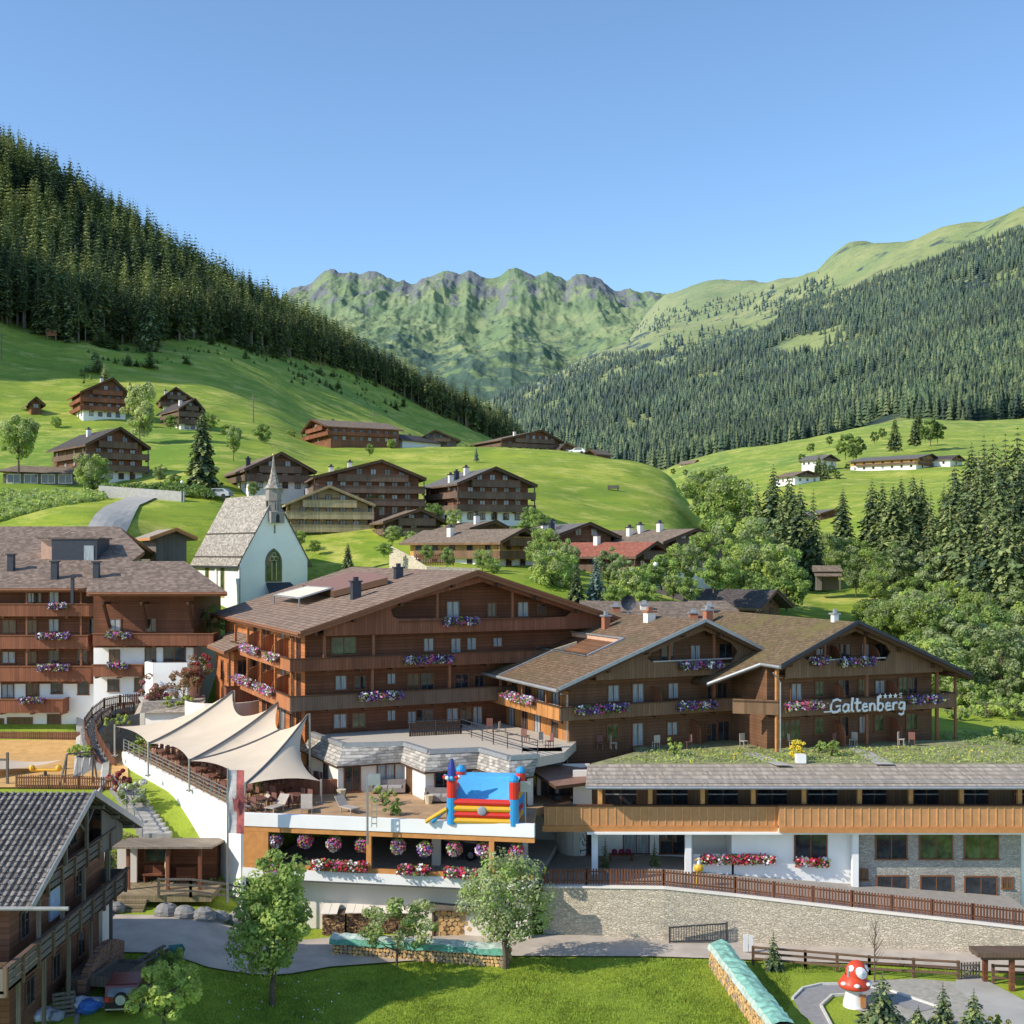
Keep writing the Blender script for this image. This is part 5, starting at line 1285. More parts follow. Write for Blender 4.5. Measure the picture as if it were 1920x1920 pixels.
def gothic(par, x, z0, w, h, side='f', frame=CREAMP, tr=True, y=0.):
    n = 8; pts = [(-w/2, 0), (w/2, 0)]
    hs = h-w*.95
    for i in range(n+1):
        a = i/n*R(60); pts.append((-w/2+w*math.cos(a), hs+w*math.sin(a)))
    for i in range(n-1, -1, -1):
        a = i/n*R(60); pts.append((w/2-w*math.cos(a), hs+w*math.sin(a)))
    big = [(px*1.25, (pz-h/2)*1.1+h/2) for px, pz in pts]
    m = MB(); m.prism([(p[0], -.05, p[1]) for p in big], (0, .045, 0))
    o = m.build('window', frame, par, loc=(x, y, z0) if side == 'f' else (y, x, z0), rz=0 if side == 'f' else -math.pi/2)
    m = MB(); m.prism([(p[0], -.08, p[1]) for p in pts], (0, .028, 0)); m.build('pane', GLASS_G, o)
    if tr:
        m = MB()
        for dx in (-w/6, w/6): m.beam((dx, -.12, 0), (dx, -.12, hs*1.02), .07)
        for c_ in (-w/6, w/6): m.tube([(c_+w*.16*math.cos(t*math.pi/4), -.12, hs+.25*w+w*.16*math.sin(t*math.pi/4)) for t in range(9)], .035, 4)
        m.tube([(w*.16*math.cos(t*math.pi/4), -.12, hs+.52*w+w*.14*math.sin(t*math.pi/4)) for t in range(9)], .035, 4)
        m.build('tracery', CREAMP, o)
    return o
x, z0 = fK.hit(513, 1088); gothic(K, x, z0, 1.7, 3.7, frame=m_plain('old_bronze', (.16, .15, .1), .8))
y1, z0 = fK.hitx(410, 1117); gothic(K, 4.9, z0, .85, 3.7, 'l', m_plain('ochre_plaster', (.5, .32, .1), .8), False)
for y in (9.2,): gothic(K, y, z0, .85, 3.7, 'l', MATS['ochre_plaster'], False)
m = MB(); x, z0 = fK.hit(515, 992); m.box(x-.1, x+.1, -.03, -.002, z0-.5, z0+.5); m.build('slit_window', GLASS, K)
m = MB(); m.box(-.22, .22, -.22, .25, zbK, zeK-.6); m.box(-.2, .0, LK*.5-.2, LK*.5+.2, zbK, zeK-.9); m.build('buttress', WHITE, K)
m = MB(); m.tube([(-.3, -.3, zbK), (-.3, -.3, zeK-1)], .07); m.build('downpipe', LGREY, K)
x, zz = fK.hit(512, 1092); m = MB(); m.slab([(x-1.1, -1.6, zz-1.5), (x+3.1, -1.6, zz-1.5), (x+2.2, -.02, zz), (x-.9, -.02, zz)], .15, 0, 1); m.box(x-.9, x+2.8, -1.3, -.01, zbK, zz-1.7, 2); m.build('porch', [DGREY, TRIM, W_GREY_V], K)

# ================================================================ sails
def coons(m, c00, c10, c11, c01, e0, e1, e2, e3, n=14, mi=0, th=0):
    """patch between four edges; e0 bottom 00-10, e1 right 10-11, e2 top 01-11, e3 left 00-01; each is a mid-edge offset"""
    C = [Vector(c) for c in (c00, c10, c11, c01)]
    def cur(a, b_, off, t): return a.lerp(b_, t)+Vector(off)*4*t*(1-t)
    o = len(m.v)
    for j in range(n+1):
        v = j/n
        for i in range(n+1):
            u = i/n
            S = cur(C[0], C[1], e0, u)*(1-v)+cur(C[3], C[2], e2, u)*v+cur(C[0], C[3], e3, v)*(1-u)+cur(C[1], C[2], e1, v)*u
            S -= (C[0]*(1-u)+C[1]*u)*(1-v)+(C[3]*(1-u)+C[2]*u)*v
            m.v.append(tuple(S))
    for j in range(n):
        for i in range(n):
            a = o+j*(n+1)+i; m.f.append((a, a+1, a+n+2, a+n+1)); m.m.append(mi)
Lp = [P(215, 1362, 96.5), P(278, 1395, 87.8), P(355, 1427, 82.3), P(460, 1471, 76.6), P(602, 1465, 78.3)]
Pk = [None, P(436, 1297, 92.5), P(522, 1317, 88), P(577, 1341, 84.2)]
V12 = P(456, 1343, 89.5); V23 = P(524, 1369, 85)
SAILG = 'cream shade sails over the terrace'
def sail(parts, seam, label):
    m = MB()
    for p in parts: coons(m, *p)
    o = m.build('shade_sail', SAIL, None, smooth=True); tag(o, label, 'shade sail', SAILG)
    for s in seam:
        q = MB(); a, b_ = Vector(s[0]), Vector(s[1])
        q.tube([a.lerp(b_, t/8)+Vector((0, 0, -.28*4*(t/8)*(1-t/8)+.05)) for t in range(9)], .07, 5); q.build('seam', SEAM, o)
sg = (0, 0, -.28)
sail([(Lp[0], Lp[1], Pk[1], Pk[1], (.3, .2, .15), sg, (0,0,0), (.2, -.1, -.7)), (Lp[1], Lp[1], V12, Pk[1], (0,0,0), (0,0,-.3), (-.25,0,-.4), sg)], [(Lp[1], Pk[1])], 'cream shade sail farthest up the terrace by the curved stairs')
sail([(Lp[1], Lp[2], Pk[2], V12, (.35, .25, .35), sg, (.1, 0, -.2), (0,0,-.3)), (Lp[2], Lp[2], V23, Pk[2], (0,0,0), (0,0,-.28), (-.25,0,-.4), sg)], [(Lp[2], Pk[2])], 'middle cream shade sail between its two neighbours')
sail([(Lp[2], Lp[3], Pk[3], V23, (.35, .25, .35), sg, (.1, 0, -.2), (0,0,-.28)), (Lp[3], Lp[4], Pk[3], Pk[3], (.15, .2, .25), (-.9, 0, -.6), (0,0,0), sg)], [(Lp[3], Pk[3]), (Lp[2], V23)], 'cream shade sail with its corner reaching the white pavilion')
for i, (p, lab) in enumerate(zip(Lp, ('steel sail mast next to the curved stairs','steel sail mast under the first low sail corner','steel sail mast under the second low sail corner','steel sail mast behind the red and white banner','steel sail mast near the pavilion'))):
    m = MB(); m.tube([(p[0], p[1], zT-.1), (p[0], p[1], p[2]+.15)], .07, 8); m.box(p[0]-.2, p[0]+.2, p[1]-.2, p[1]+.2, zT, zT+.05)
    tag(m.build('sail_mast', STEEL), lab, 'mast', 'steel masts of the sails')
for p, lab in zip(Pk[1:], ('tall mast under the highest sail peak','tall mast under the middle sail peak','tall mast under the sail peak next to the pavilion')):
    m = MB(); m.tube([(p[0]+.15, p[1]+.1, zT-.1), (p[0]+.1, p[1]+.1, p[2]+.1)], .08, 8); tag(m.build('sail_mast', STEEL), lab, 'mast', 'steel masts of the sails')

# ================================================================ terrace furniture
def table_set(i, x, y, label):
    pass
m = MB(); m.box(-.6, .6, -.4, .4, .7, .75)
for sx in (-.5, .5):
    for sy in (-.3, .3): m.box(sx-.03, sx+.03, sy-.03, sy+.03, 0, .7)
tab_me = m.mesh('table', m_plain('maroon_table', (.16, .07, .05), .6))
m = MB(); m.box(-.22, .22, -.22, .22, .42, .47); m.box(-.22, .22, .18, .22, .47, .95)
for sx in (-.19, .19):
    for sy in (-.19, .19): m.box(sx-.02, sx+.02, sy-.02, sy+.02, 0, .42)
ch_me = m.mesh('chair', m_plain('wicker_maroon', (.2, .09, .07), .7)); ch_me2 = m.mesh('chair', m_plain('pale_wicker', (.42, .36, .3), .7))
ti = 0
for row in range(9):
    for col in range(4):
        t_ = (row+.5)/9; bx = pw[0][0]+(pw[1][0]-pw[0][0])*t_; by = pw[0][1]+(pw[1][1]-pw[0][1])*t_
        x = bx+1.6+col*2.3*.9; y = by+.6+col*1.1
        if row < 2 and col > 1: continue
        rz = R(-35)+rnd.uniform(-.1, .1)
        o = link('cafe_table', tab_me, None, (x, y, zT), rz); tag(o, 'dark maroon cafe table on the ochre terrace under the sails', 'table', 'maroon cafe tables under the sails')
        for dx, dy, r in ((-.35, -.65, math.pi), (.35, -.65, math.pi), (-.35, .65, 0), (.35, .65, 0)):
            c = link('cafe_chair', ch_me, None, (x+dx*math.cos(rz)-dy*math.sin(rz), y+dx*math.sin(rz)+dy*math.cos(rz), zT), rz+r+rnd.uniform(-.2, .2))
            tag(c, 'dark maroon wicker cafe chair drawn up to a terrace table', 'chair', 'maroon cafe chairs under the sails')
LZ = 'reclining deck chairs along the terrace edge'
for i, u in enumerate((480, 520, 575, 650)):
    p = PZ(u, 1519+i, zT); m = MB(); m.box(-.35, .35, -.9, .3, .3, .36); m.prism([(-.35, .3, .3), (.35, .3, .3), (.35, .8, .85), (-.35, .8, .85)], (0, 0, .06))
    for sx in (-.3, .3):
        for sy in (-.8, .2): m.box(sx-.03, sx+.03, sy-.03, sy+.03, 0, .3)
    o = m.build('deck_chair', MATS['pale_wicker']); o.location = p; o.rotation_euler.z = R(-60+i*35)
    tag(o, ('pale deck chair below the banner', 'pale deck chair second along from the banner', 'pale deck chair third along from the banner', 'pale deck chair next to the steel floodlight')[i], 'deck chair', LZ)
def sofa(u, v, label, w_=2.0, rz=0.):
    p = PZ(u, v, zT); t = thing('garden_sofa', label, 'sofa', p, rz)
    MB().box(-w_/2, w_/2, -.4, .4, .12, .4).build('seat', m_plain('wicker_'+str(u), (.25, .22, .2), .8), t)
    MB().box(-w_/2, w_/2, .3, .45, .4, .85).build('backrest', MATS['wicker_'+str(u)], t)
    for s in (-1, 1): MB().box(s*w_/2, s*(w_/2-.15), -.4, .3, .4, .62).build('armrest', MATS['wicker_'+str(u)], t)
    for i in range(2): MB().box(-w_/2+.2+i*(w_-.4)/2, -w_/2+.15+(i+1)*(w_-.4)/2, -.36, .28, .4, .5).build('cushion', m_plain('cushion', (.4, .38, .36), .9), t)
sofa(728, 1487, 'grey wicker sofa against the white pavilion wall', 2.3); sofa(828, 1504, 'grey cushioned sofa next to the bouncy castle', 2.2)
for u, v, lab in ((640, 1496, 'terracotta pot by the pavilion corner'), (804, 1507, 'pale planter pot by the second pavilion bay')):
    p = PZ(u, v, zT); m = MB(); m.tube([(0, 0, 0), (0, 0, .5), (0, 0, .55)], [.2, .3, .32], 10); o = m.build('plant_pot', CREAMP); o.location = p; tag(o, lab, 'pot')
# bouncy castle
bc = thing('bouncy_castle', 'inflated blue, red and yellow bouncy castle on the terrace edge', 'bouncy castle', PZ(905, 1546, zT), R(-8))
bw, bd = 1.85, 3.0
for sx in (-1, 1):
    for sy in (0, 1):
        x, y = sx*bw, sy*bd
        m = MB(); m.tube([(x, y, 0), (x, y, 1.55)], .3, 12); m.build('tower_base', BLUE, bc)
        m = MB(); m.tube([(x, y, 1.56), (x, y, 2.55)], .29, 12); m.build('tower_top', RED, bc)
        m = MB(); m.ball((x, y, 2.65), .3, 12, 6); m.build('tower_cap', BLUE, bc)
for k, mt in enumerate((YEL, RED, YEL, RED)):
    m = MB(); m.tube([(-bw, -.05, .22+k*.36), (bw, -.05, .22+k*.36)], .2, 10); m.build('front_tube', mt, bc)
for sx in (-1, 1):
    for k, mt in enumerate((YEL, RED, BLUE, YEL, RED)):
        m = MB(); m.tube([(sx*bw, .1, .22+k*.42), (sx*bw, bd, .22+k*.42)], .22, 10); m.build('side_tube', mt, bc)
m = MB()
n = 12
for i in range(n+1):
    for j in range(7):
        x = -bw+2*bw*i/n; t_ = j/6; m.v.append((x, .2+t_*(bd-.1), 2.45+.12*math.sin(t_*3.1)-.25*math.sin(i/n*3.1416)*(1-t_*.5)-(1-t_)*1.0))
for i in range(n):
    for j in range(6): a = i*7+j; m.f.append((a, a+7, a+8, a+1)); m.m.append(0)
m.build('bed_sheet', SKYB, bc, True)
m = MB(); m.box(-bw, bw, bd-.1, bd+.15, .2, 2.5); m.build('back_wall', SKYB, bc)
m = MB(); x = -bw
m.tube([(x, 0, 2.6), (x, 0, 3.3), (x, 0, 3.8)], [.28, .22, .1], 10); m.build('turret_cone', NAVY, bc)
m = MB()
for k in range(9):
    a = k*.7; m.ball((x+.42*math.cos(a), .42*math.sin(a), 2.75), .13, 6, 5, mi=k % 3)
m.build('turret_collar', [WHITEP, SKYB, RED], bc)
m = MB(); m.ball((0, -.26, .85), .28, 10, 8, sq=(1, .25, 1)); m.build('front_badge', m_plain('grey_vinyl', (.3, .32, .36), .5), bc)
for k, mt in enumerate((YEL, BLUE)):
    m = MB(); m.tube([(-bw-1.5+k*.35, -.3, .12), (-bw-.25, -.2+k*.2, .9)], .13, 8); m.build('entry_ramp_tube', mt, bc)
# flood light mast, speaker post, banner
p = PZ(689, 1545, zT); t = thing('floodlight_mast', 'short steel floodlight mast on the white terrace edge', 'mast', p)
m = MB(); m.tube([(0, 0, -1.2), (0, 0, 2.9)], .07, 8); m.build('pole', STEEL, t); MB().box(.05, .75, -.15, .1, 2.3, 2.95).build('lamp_housing', LGREY, t)
m = MB(); m.beam((.25, 0, -.2), (.25, 0, 1.7), .04); m.beam((.55, 0, -.2), (.55, 0, 1.7), .04)
for k in range(5): m.box(.24, .56, -.03, .03, k*.35, .05+k*.35)
m.build('ladder', STEEL, t)
p = PZ(985, 1545, zT); t = thing('speaker_post', 'thin post with pale square box next to the bouncy castle', 'post', p); m = MB(); m.tube([(0, 0, 0), (0, 0, 2.3)], .04); m.build('pole', STEEL, t); MB().box(-.3, .3, -.1, .1, 1.9, 2.5).build('speaker', LGREY, t)
p = PZ(1043, 1500, zT); 
m = MB(); m.tube([(0, 0, 0), (0, 0, .12), (0, 0, .3), (0, 0, .42)], [.3, .32, .3, .1], 12); o = m.build('covered_grill', BLACK); o.location = (p[0], p[1]-1, zT+.2); tag(o, 'round dark covered grill at the end of the honey balcony band', 'grill')
p = P(427, 1440, 72.8); t = thing('flag_pole', 'tall flag pole with red and white banner at the white terrace corner', 'flag', (p[0], p[1], 2.2))
m = MB(); m.tube([(0, 0, 0), (0, 0, p[2]-2.2)], [.075, .045], 8); m.build('pole', STEEL, t)
m = MB(); H0, H1 = p[2]-2.2-.1, zat(1562, 72.8)-2.2; w_ = .92; n = 18
for side in (0, 1):
    o = len(m.v)
    for j in range(n+1):
        for i in range(3):
            x = .06+(side+i/2)*w_/2; t_ = j/n; m.v.append((x, .05*math.sin(t_*9+x*3), H0+(H1-H0)*t_-.04*x))
    for j in range(n):
        for i in range(2): a = o+j*3+i; m.f.append((a, a+1, a+4, a+3)); m.m.append(side)
m.build('banner', [m_plain('flag_white', (.6, .57, .54), .8, var=.2), m_plain('flag_red', (.48, .13, .12), .8, var=.3)], t)
m = MB(); zc = H0+(H1-H0)*.55
m.prism([(.36, -.09, zc), (.28, -.09, zc+.45), (.44, -.09, zc+.25), (.49, -.09, zc+.6), (.54, -.09, zc+.25), (.72, -.09, zc+.45), (.62, -.09, zc), (.56, -.09, zc-.45), (.49, -.09, zc-.3), (.42, -.09, zc-.45)], (0, .02, 0)); m.build('emblem', m_plain('emblem_red', (.36, .1, .09), .8), t)
# ================================================================ roads and paths
def strip(name, far, near, mat, lift=.03, sub=6, zf=None):
    V = []; n = 0
    def samp(pl, k):
        out = []
        for a, b_ in zip(pl, pl[1:]):
            for i in range(k): t = i/k; out.append((a[0]+(b_[0]-a[0])*t, a[1]+(b_[1]-a[1])*t))
        out.append(pl[-1]); return out
    A, B_ = samp(far, sub), samp(near, sub); K_ = 5
    for p, q in zip(A, B_):
        for k in range(K_+1):
            t = k/K_; x = p[0]+(q[0]-p[0])*t; y = p[1]+(q[1]-p[1])*t
            V.append((x, y, (zf(x, y) if zf else gj(x, y))+lift))
    m = MB(); m.v = V
    for i in range(len(A)-1):
        for k in range(K_): a = i*(K_+1)+k; m.f.append((a, a+1, a+K_+2, a+K_+1)); m.m.append(0)
    return tag(m.build(name, mat), kind='structure')
ASPH = m_plain('dusty_asphalt', (.46, .40, .335), .9, var=.16, scale=.8)
ASPH2 = m_plain('grey_lane', (.40, .385, .35), .9, var=.12, scale=.5)
strip('road', [(-26,71.5),(-16,71.2),(-10,73.2),(-2,73.5),(8,73.2),(20,72.0),(32,69.2),(60,62)], [(-26,65.0),(-16,64.5),(-10,67.8),(-2,69.6),(8,69.5),(20,68.2),(32,65.8),(60,58)], ASPH, .1)
GRAV = m_plain('gravel_bed', (.36, .34, .29), .95, var=.2, scale=3)
def ppoly(name, pts, mat, z=0, lift=.035, kind='structure', lab=None, cat=None):
    m = MB(); V = [PZ(u, v, z) for u, v in pts]; V = [(x, y, g(x, y)+lift) for x, y, _ in V]
    m.v = V; m.f = [tuple(range(len(V)))]; m.m = [0]; o = m.build(name, mat)
    return tag(o, lab, cat, kind=kind)
ppoly('gravel_yard', [(1600,1840),(1720,1836),(1830,1845),(1920,1905),(1920,1995),(1700,1995),(1660,1925),(1580,1880)], GRAV, lift=.03)
ppoly('play_path', [(1486,1872),(1505,1853),(1540,1846),(1590,1846),(1660,1856),(1760,1890),(1720,1900),(1640,1868),(1560,1868),(1539,1885),(1560,1925),(1530,1925),(1500,1900)], m_plain('grey_asphalt', (.28, .275, .27), .9), lift=.05)
ppoly('entry_path', [(1795,1834),(1835,1832),(1925,1880),(1925,1925),(1870,1925),(1790,1850)], ASPH2, lift=.055)
m = MB(); kb = [(1486,1872),(1505,1853),(1540,1845),(1590,1845),(1660,1854),(1760,1888)]
pp = [PZ(u, v, .08) for u, v in kb]; 
for a, b_ in zip(pp, pp[1:]): m.beam(a, b_, .12, .14)
pp = [PZ(u, v, .08) for u, v in [(1560,1925),(1539,1885),(1560,1866),(1600,1864)]]
for a, b_ in zip(pp, pp[1:]): m.beam(a, b_, .12, .14)
tag(m.build('kerb', m_plain('kerb_concrete', (.62, .6, .55), .9)), kind='structure')

# ================================================================ retaining wall with picket fence
WL = [(1018,1661,1752),(1100,1661,1757),(1245,1663,1766),(1380,1677,1769),(1600,1703,1779),(1827,1728,1789),(1990,1747,1797)]
wp = []
for u, vt, vb in WL:
    x, y, _ = PZ(u, vb, 0); wp.append((x, y, CZ-(vt-HZ)*y/F))
RW = thing('retaining_wall', 'long pale rubble retaining wall above the lane', 'wall')
m = MB(); mc = MB()
for a, b_ in zip(wp, wp[1:]):
    m.prism([(a[0], a[1], -.6), (b_[0], b_[1], -.6), (b_[0], b_[1], b_[2]-.12), (a[0], a[1], a[2]-.12)], (0, .5, 0))
    mc.prism([(a[0], a[1]-.08, a[2]-.118), (b_[0], b_[1]-.08, b_[2]-.118), (b_[0], b_[1]-.08, b_[2]), (a[0], a[1]-.08, a[2])], (0, .7, 0))
m.build('wall', STONE, RW); mc.build('coping', WHITE2, RW)
def picket(name, label, pts, h=1.0, gap=.17, mat=W_DARK_V, pick=W_BROWN_V, w=.1, kindcat='fence'):
    t = thing(name, label, kindcat); m = MB(); mr = MB()
    for a, b_ in zip(pts, pts[1:]):
        a, b_ = Vector(a), Vector(b_); L = (b_-a).length; n = max(1, int(L/gap)); d = (b_-a).normalized()
        for i in range(n):
            p = a.lerp(b_, (i+.5)/n); hh = h*(1+rnd.uniform(-.015, .015))
            m.prism([tuple(p+d*(-w/2)+Vector((0,0,.05))), tuple(p+d*(w/2)+Vector((0,0,.05))), tuple(p+d*(w/2)+Vector((0,0,hh-.05))), tuple(p+Vector((0,0,hh))), tuple(p+d*(-w/2)+Vector((0,0,hh-.05)))], (0, .03, 0))
        for zz in (.25, .8): mr.beam(a+Vector((0, .06, h*zz)), b_+Vector((0, .06, h*zz)), .05, .08)
        k = max(1, int(L/2.2))
        for i in range(k+1): p = a.lerp(b_, i/k); mr.beam(p+Vector((0, .09, 0)), p+Vector((0, .09, h*.95)), .09)
    m.build('slat', pick, t); mr.build('frame', mat, t); return t
picket('picket_fence', 'brown picket fence on top of the pale rubble wall', [(a[0], a[1]+.2, a[2]) for a in wp])
# ground of the forecourt and the ramp behind the wall
m = MB()
top = [(a[0], a[1]+.55, a[2]-.05) for a in wp]; bk = [(a[0], 85 if i < 3 else 79, 2.9 if i < 3 else a[2]-.05) for i, a in enumerate(wp)]
m.v = top+bk; n = len(top)
for i in range(n-1): m.f.append((i, i+1, n+i+1, n+i)); m.m.append(0)
m.add([(-1, 74.6, 2.88), top[0], bk[0], (-1, 85, 2.88)], [(0, 1, 2, 3)])
tag(m.build('pavement', m_plain('forecourt_paving', (.34, .31, .28), .85)), kind='structure')
m = MB(); a, b_, c, d = PZ(1253,1734,0)[0:2]+(0,), None, None, None
p0 = PZ(1254, 1768, 0); p1 = PZ(1359, 1764, 0); y = min(p0[1], p1[1])-.35
x0, x1 = p0[0], p1[0]
m.beam((x0, y, .1), (x0, y, 1.05), .08); m.beam((x1, y, .1), (x1, y, 1.35), .08); m.beam((x0, y, 1.02), (x1, y, 1.25), .07); m.beam((x0, y, .2), (x1, y, .25), .07)
for i in range(22): xx = x0+(x1-x0)*(i+.5)/22; m.beam((xx, y, .22), (xx, y, 1.0+.22*(i/22)), .035)
tag(m.build('metal_gate', DGREY), 'dark metal barred gate leaning against the rubble wall', 'gate')
p = PZ(1403, 1790, 0); t = thing('paper_roll', 'small white sign post beside the lane', 'sign', p); t.name = 'lane_sign'
MB().box(-.28, -.02, -.03, .03, .2, 1.15).build('board', WHITEP, t); MB().box(.03, .26, -.03, .03, .2, 1.1).build('board', WHITEP, t); MB().tube([(0, 0, 0), (0, 0, .6)], .03).build('pole', STEEL, t)

# post and rail fence along the lane
def rail_fence(label, pts, h=1.05, rails=3, step=2.0, mat=W_DARK):
    m = MB()
    for a, b_ in zip(pts, pts[1:]):
        a, b_ = Vector(a), Vector(b_); k = max(1, round((b_-a).length/step))
        for i in range(k+1): p = a.lerp(b_, i/k); m.beam(p, p+Vector((0, 0, h)), .14)
        for r in range(rails): zz = h*(.35+.6*r/max(1, rails-1)); m.beam(a+Vector((0, -.06, zz)), b_+Vector((0, -.06, zz)), .05, .12)
    return tag(m.build('rail_fence', mat), label, 'fence')
rail_fence('dark post and rail fence along the lane above the toadstool', [PZ(1412,1809,0), PZ(1510,1817,0), PZ(1630,1828,0), PZ(1797,1838,0)])
m = MB(); a, b_ = Vector(PZ(1803,1838,0)), Vector(PZ(1836,1836,0))
for i in range(7): p = a.lerp(b_, i/6); m.beam(p, p+Vector((0, 0, .95)), .09, .04)
m.beam(a+Vector((0,-.05,.25)), b_+Vector((0,-.05,.8)), .07); m.beam(a+Vector((0,-.05,.8)), b_+Vector((0,-.05,.8)), .07); m.beam(a+Vector((0,-.05,.25)), b_+Vector((0,-.05,.25)), .07)
tag(m.build('picket_gate', W_GREY_V), 'small wooden picket gate at the end of the rail fence', 'gate')
# timber shelter
p = PZ(1875, 1850, 0); t = thing('timber_shelter', 'open timber shelter with dark board roof beside the picket gate', 'shelter', (p[0], p[1], 0))
x0, x1 = (1822-1875)/F*66, 5; zr_ = zat(1790, 63.5)
m = MB(); m.slab([(x0, -.9, zr_-.1), (x1, -.9, zr_-.1), (x1, .9, zr_-.28), (x0+.2, .9, zr_-.28)], .22); m.build('roof', W_DARK_V, t)
for x, y in ((x0+1.0, .7), (x0+1.9, -.6), (x1-.4, .7), (x1-.4, -.6)): MB().box(x-.12, x+.12, y-.12, y+.12, -.2, zr_-.5).build('post', W_BROWN, t)
m = MB(); m.box(x0+.3, x1, -.7, -.5, zr_-.52, zr_-.36); m.box(x0+.3, x1, .6, .8, zr_-.65, zr_-.51); m.build('beam', W_DARK, t)
rail_fence('short dark rail fence behind the timber shelter', [PZ(1862,1845,0), PZ(1990,1850,0)])

# toadstool play house
p = PZ(1602, 1886, 0); t = thing('toadstool_playhouse', 'red toadstool play house with big white spots and white stalk', 'play house', p, 0); t.scale = (.8, .8, .8)
m = MB(); m.tube([(0,0,-.1),(0,0,.3),(0,0,.9),(0,0,1.35)], [.72,.68,.52,.48], 20); m.build('stalk', WHITEP, t, True)
m = MB(); prof = [(.5,1.2),(.95,1.22),(1.02,1.38),(.9,1.62),(.72,1.85),(.58,2.0)]
o = 0; n = 22
for r_, z in prof: m.v += [(r_*math.cos(2*math.pi*k/n), r_*math.sin(2*math.pi*k/n), z) for k in range(n)]
for i in range(len(prof)-1):
    for k in range(n): m.f.append((i*n+k, i*n+(k+1) % n, (i+1)*n+(k+1) % n, (i+1)*n+k)); m.m.append(0)
TO = m_plain('toadstool_red', (.62, .07, .03), .4, var=.1)
m.build('cap', TO, t, True)
m = MB(); m.ball((.15, 0, 2.15), .78, 18, 10, sq=(.9, .9, .95)); m.build('upper_cap', TO, t, True)
def spot(th, ph, c, R_, r, sq=1):
    d = Vector((math.cos(th)*math.cos(ph), math.sin(th)*math.cos(ph), math.sin(ph)))
    a = d.orthogonal().normalized(); b_ = d.cross(a); cc = Vector(c); m = MB()
    m.v.append(tuple(cc+d*(R_+.03)))
    for k in range(12): q = (d*R_+(a*math.cos(k*.5236)+b_*math.sin(k*.5236)*sq)*r); m.v.append(tuple(cc+q.normalized()*(R_+.015)))
    for k in range(12): m.f.append((0, k+1, (k+1) % 12+1)); m.m.append(0)
    m.build('white_spot', WHITEP, t)
spot(R(-80), R(12), (.15,0,2.15), .74, .36, 1.4); spot(R(-30), R(30), (.15,0,2.15), .74, .25); spot(R(-140), R(30), (.15,0,2.15), .74, .2)
for th in (-95, -40, -150, -10): 
    a = R(th); m = MB(); cx, cy, cz = .93*math.cos(a), .93*math.sin(a), 1.56
    m.ball((cx*.98, cy*.98, cz), .2, 10, 6, sq=(1, 1, .6)); m.build('white_spot', WHITEP, t, True)
MB().tube([(-.45, -.3, 1.9), (-.45, -.3, 2.55)], .1, 8).build('chimney', LGREY, t)
m = MB(); m.box(.2, .55, -.66, -.5, .1, .9); m.build('door', HONEY_P if 'HONEY_P' in globals() else W_HONEY, t)

# wood piles
def woodpile(label, p, q, h, dep, tarp=TARP, tarp2=TARP_P, seed=1, rr=(.07, .14), over=.12, tz=.22):
    """p, q: ends of its front edge on the ground; dep: depth behind the front"""
    rg = random.Random(seed); p, q = Vector((p[0], p[1], 0)), Vector((q[0], q[1], 0)); L = (q-p).length
    ang = math.atan2(q.y-p.y, q.x-p.x); t = thing('woodpile', label, 'woodpile', (p.x, p.y, g(p.x, p.y)), ang)
    m = MB(); m.box(0.05, L-.05, .06, dep-.06, .05, h-.05, 0)
    z = .1
    while z < h-.05:
        x = rg.uniform(0, .1); rmax = 0
        while x < L:
            r = rg.uniform(*rr); k = rg.randrange(3); yy = rg.uniform(-.04, .04)
            for face, s in ((0, -1), (dep, 1)):
                m.tube([(x+r, face-s*.1, z+rg.uniform(-.03, .03)), (x+r, face+s*.04+yy*s, z)], r*.98, 7, mi=1+k)
            x += r*2.02; rmax = max(rmax, r)
        z += rr[0]*2+.06
    m.build('log', [BARK, LOGEND, LOGEND2, m_plain('grey_log_ends', (.38, .29, .2), .9)], t)
    m = MB(); n = max(6, int(L/.35))
    for j in range(6):
        for i in range(n+1):
            x = -over+(L+2*over)*i/n; w_ = (-.25+1.5*j/5)
            if j == 0: y, zz = -over, h-.25+rg.uniform(-.05, .05)
            elif j == 5: y, zz = dep+over, h-.25+rg.uniform(-.05, .05)
            else: y = -.02+(dep+.04)*(j-1)/3; zz = h+.05+tz*.55*math.sin((j-1)/3*math.pi)+rg.uniform(-.07, .07)
            m.v.append((x, y, zz))
    for j in range(5):
        for i in range(n): a = j*(n+1)+i; m.f.append((a, a+1, a+n+2, a+n+1)); m.m.append(0 if j in (0, 4) else 1)
    m.build('tarpaulin', [tarp, tarp2], t, False); return t
woodpile('long woodpile under green tarpaulin below the lane, behind the young trees', PZ(622,1792,0), PZ(946,1814,0), .95, 1.0, seed=3)
woodpile('long woodpile under green tarpaulin running down the lawn to the play path', (12.95, 56.5), (11.95, 68.0), 1.3, -1.0 if False else 1.0, TARP_P, m_plain('mint_tarpaulin', (.22, .44, .36), .55, var=.35, scale=2.5), seed=5)
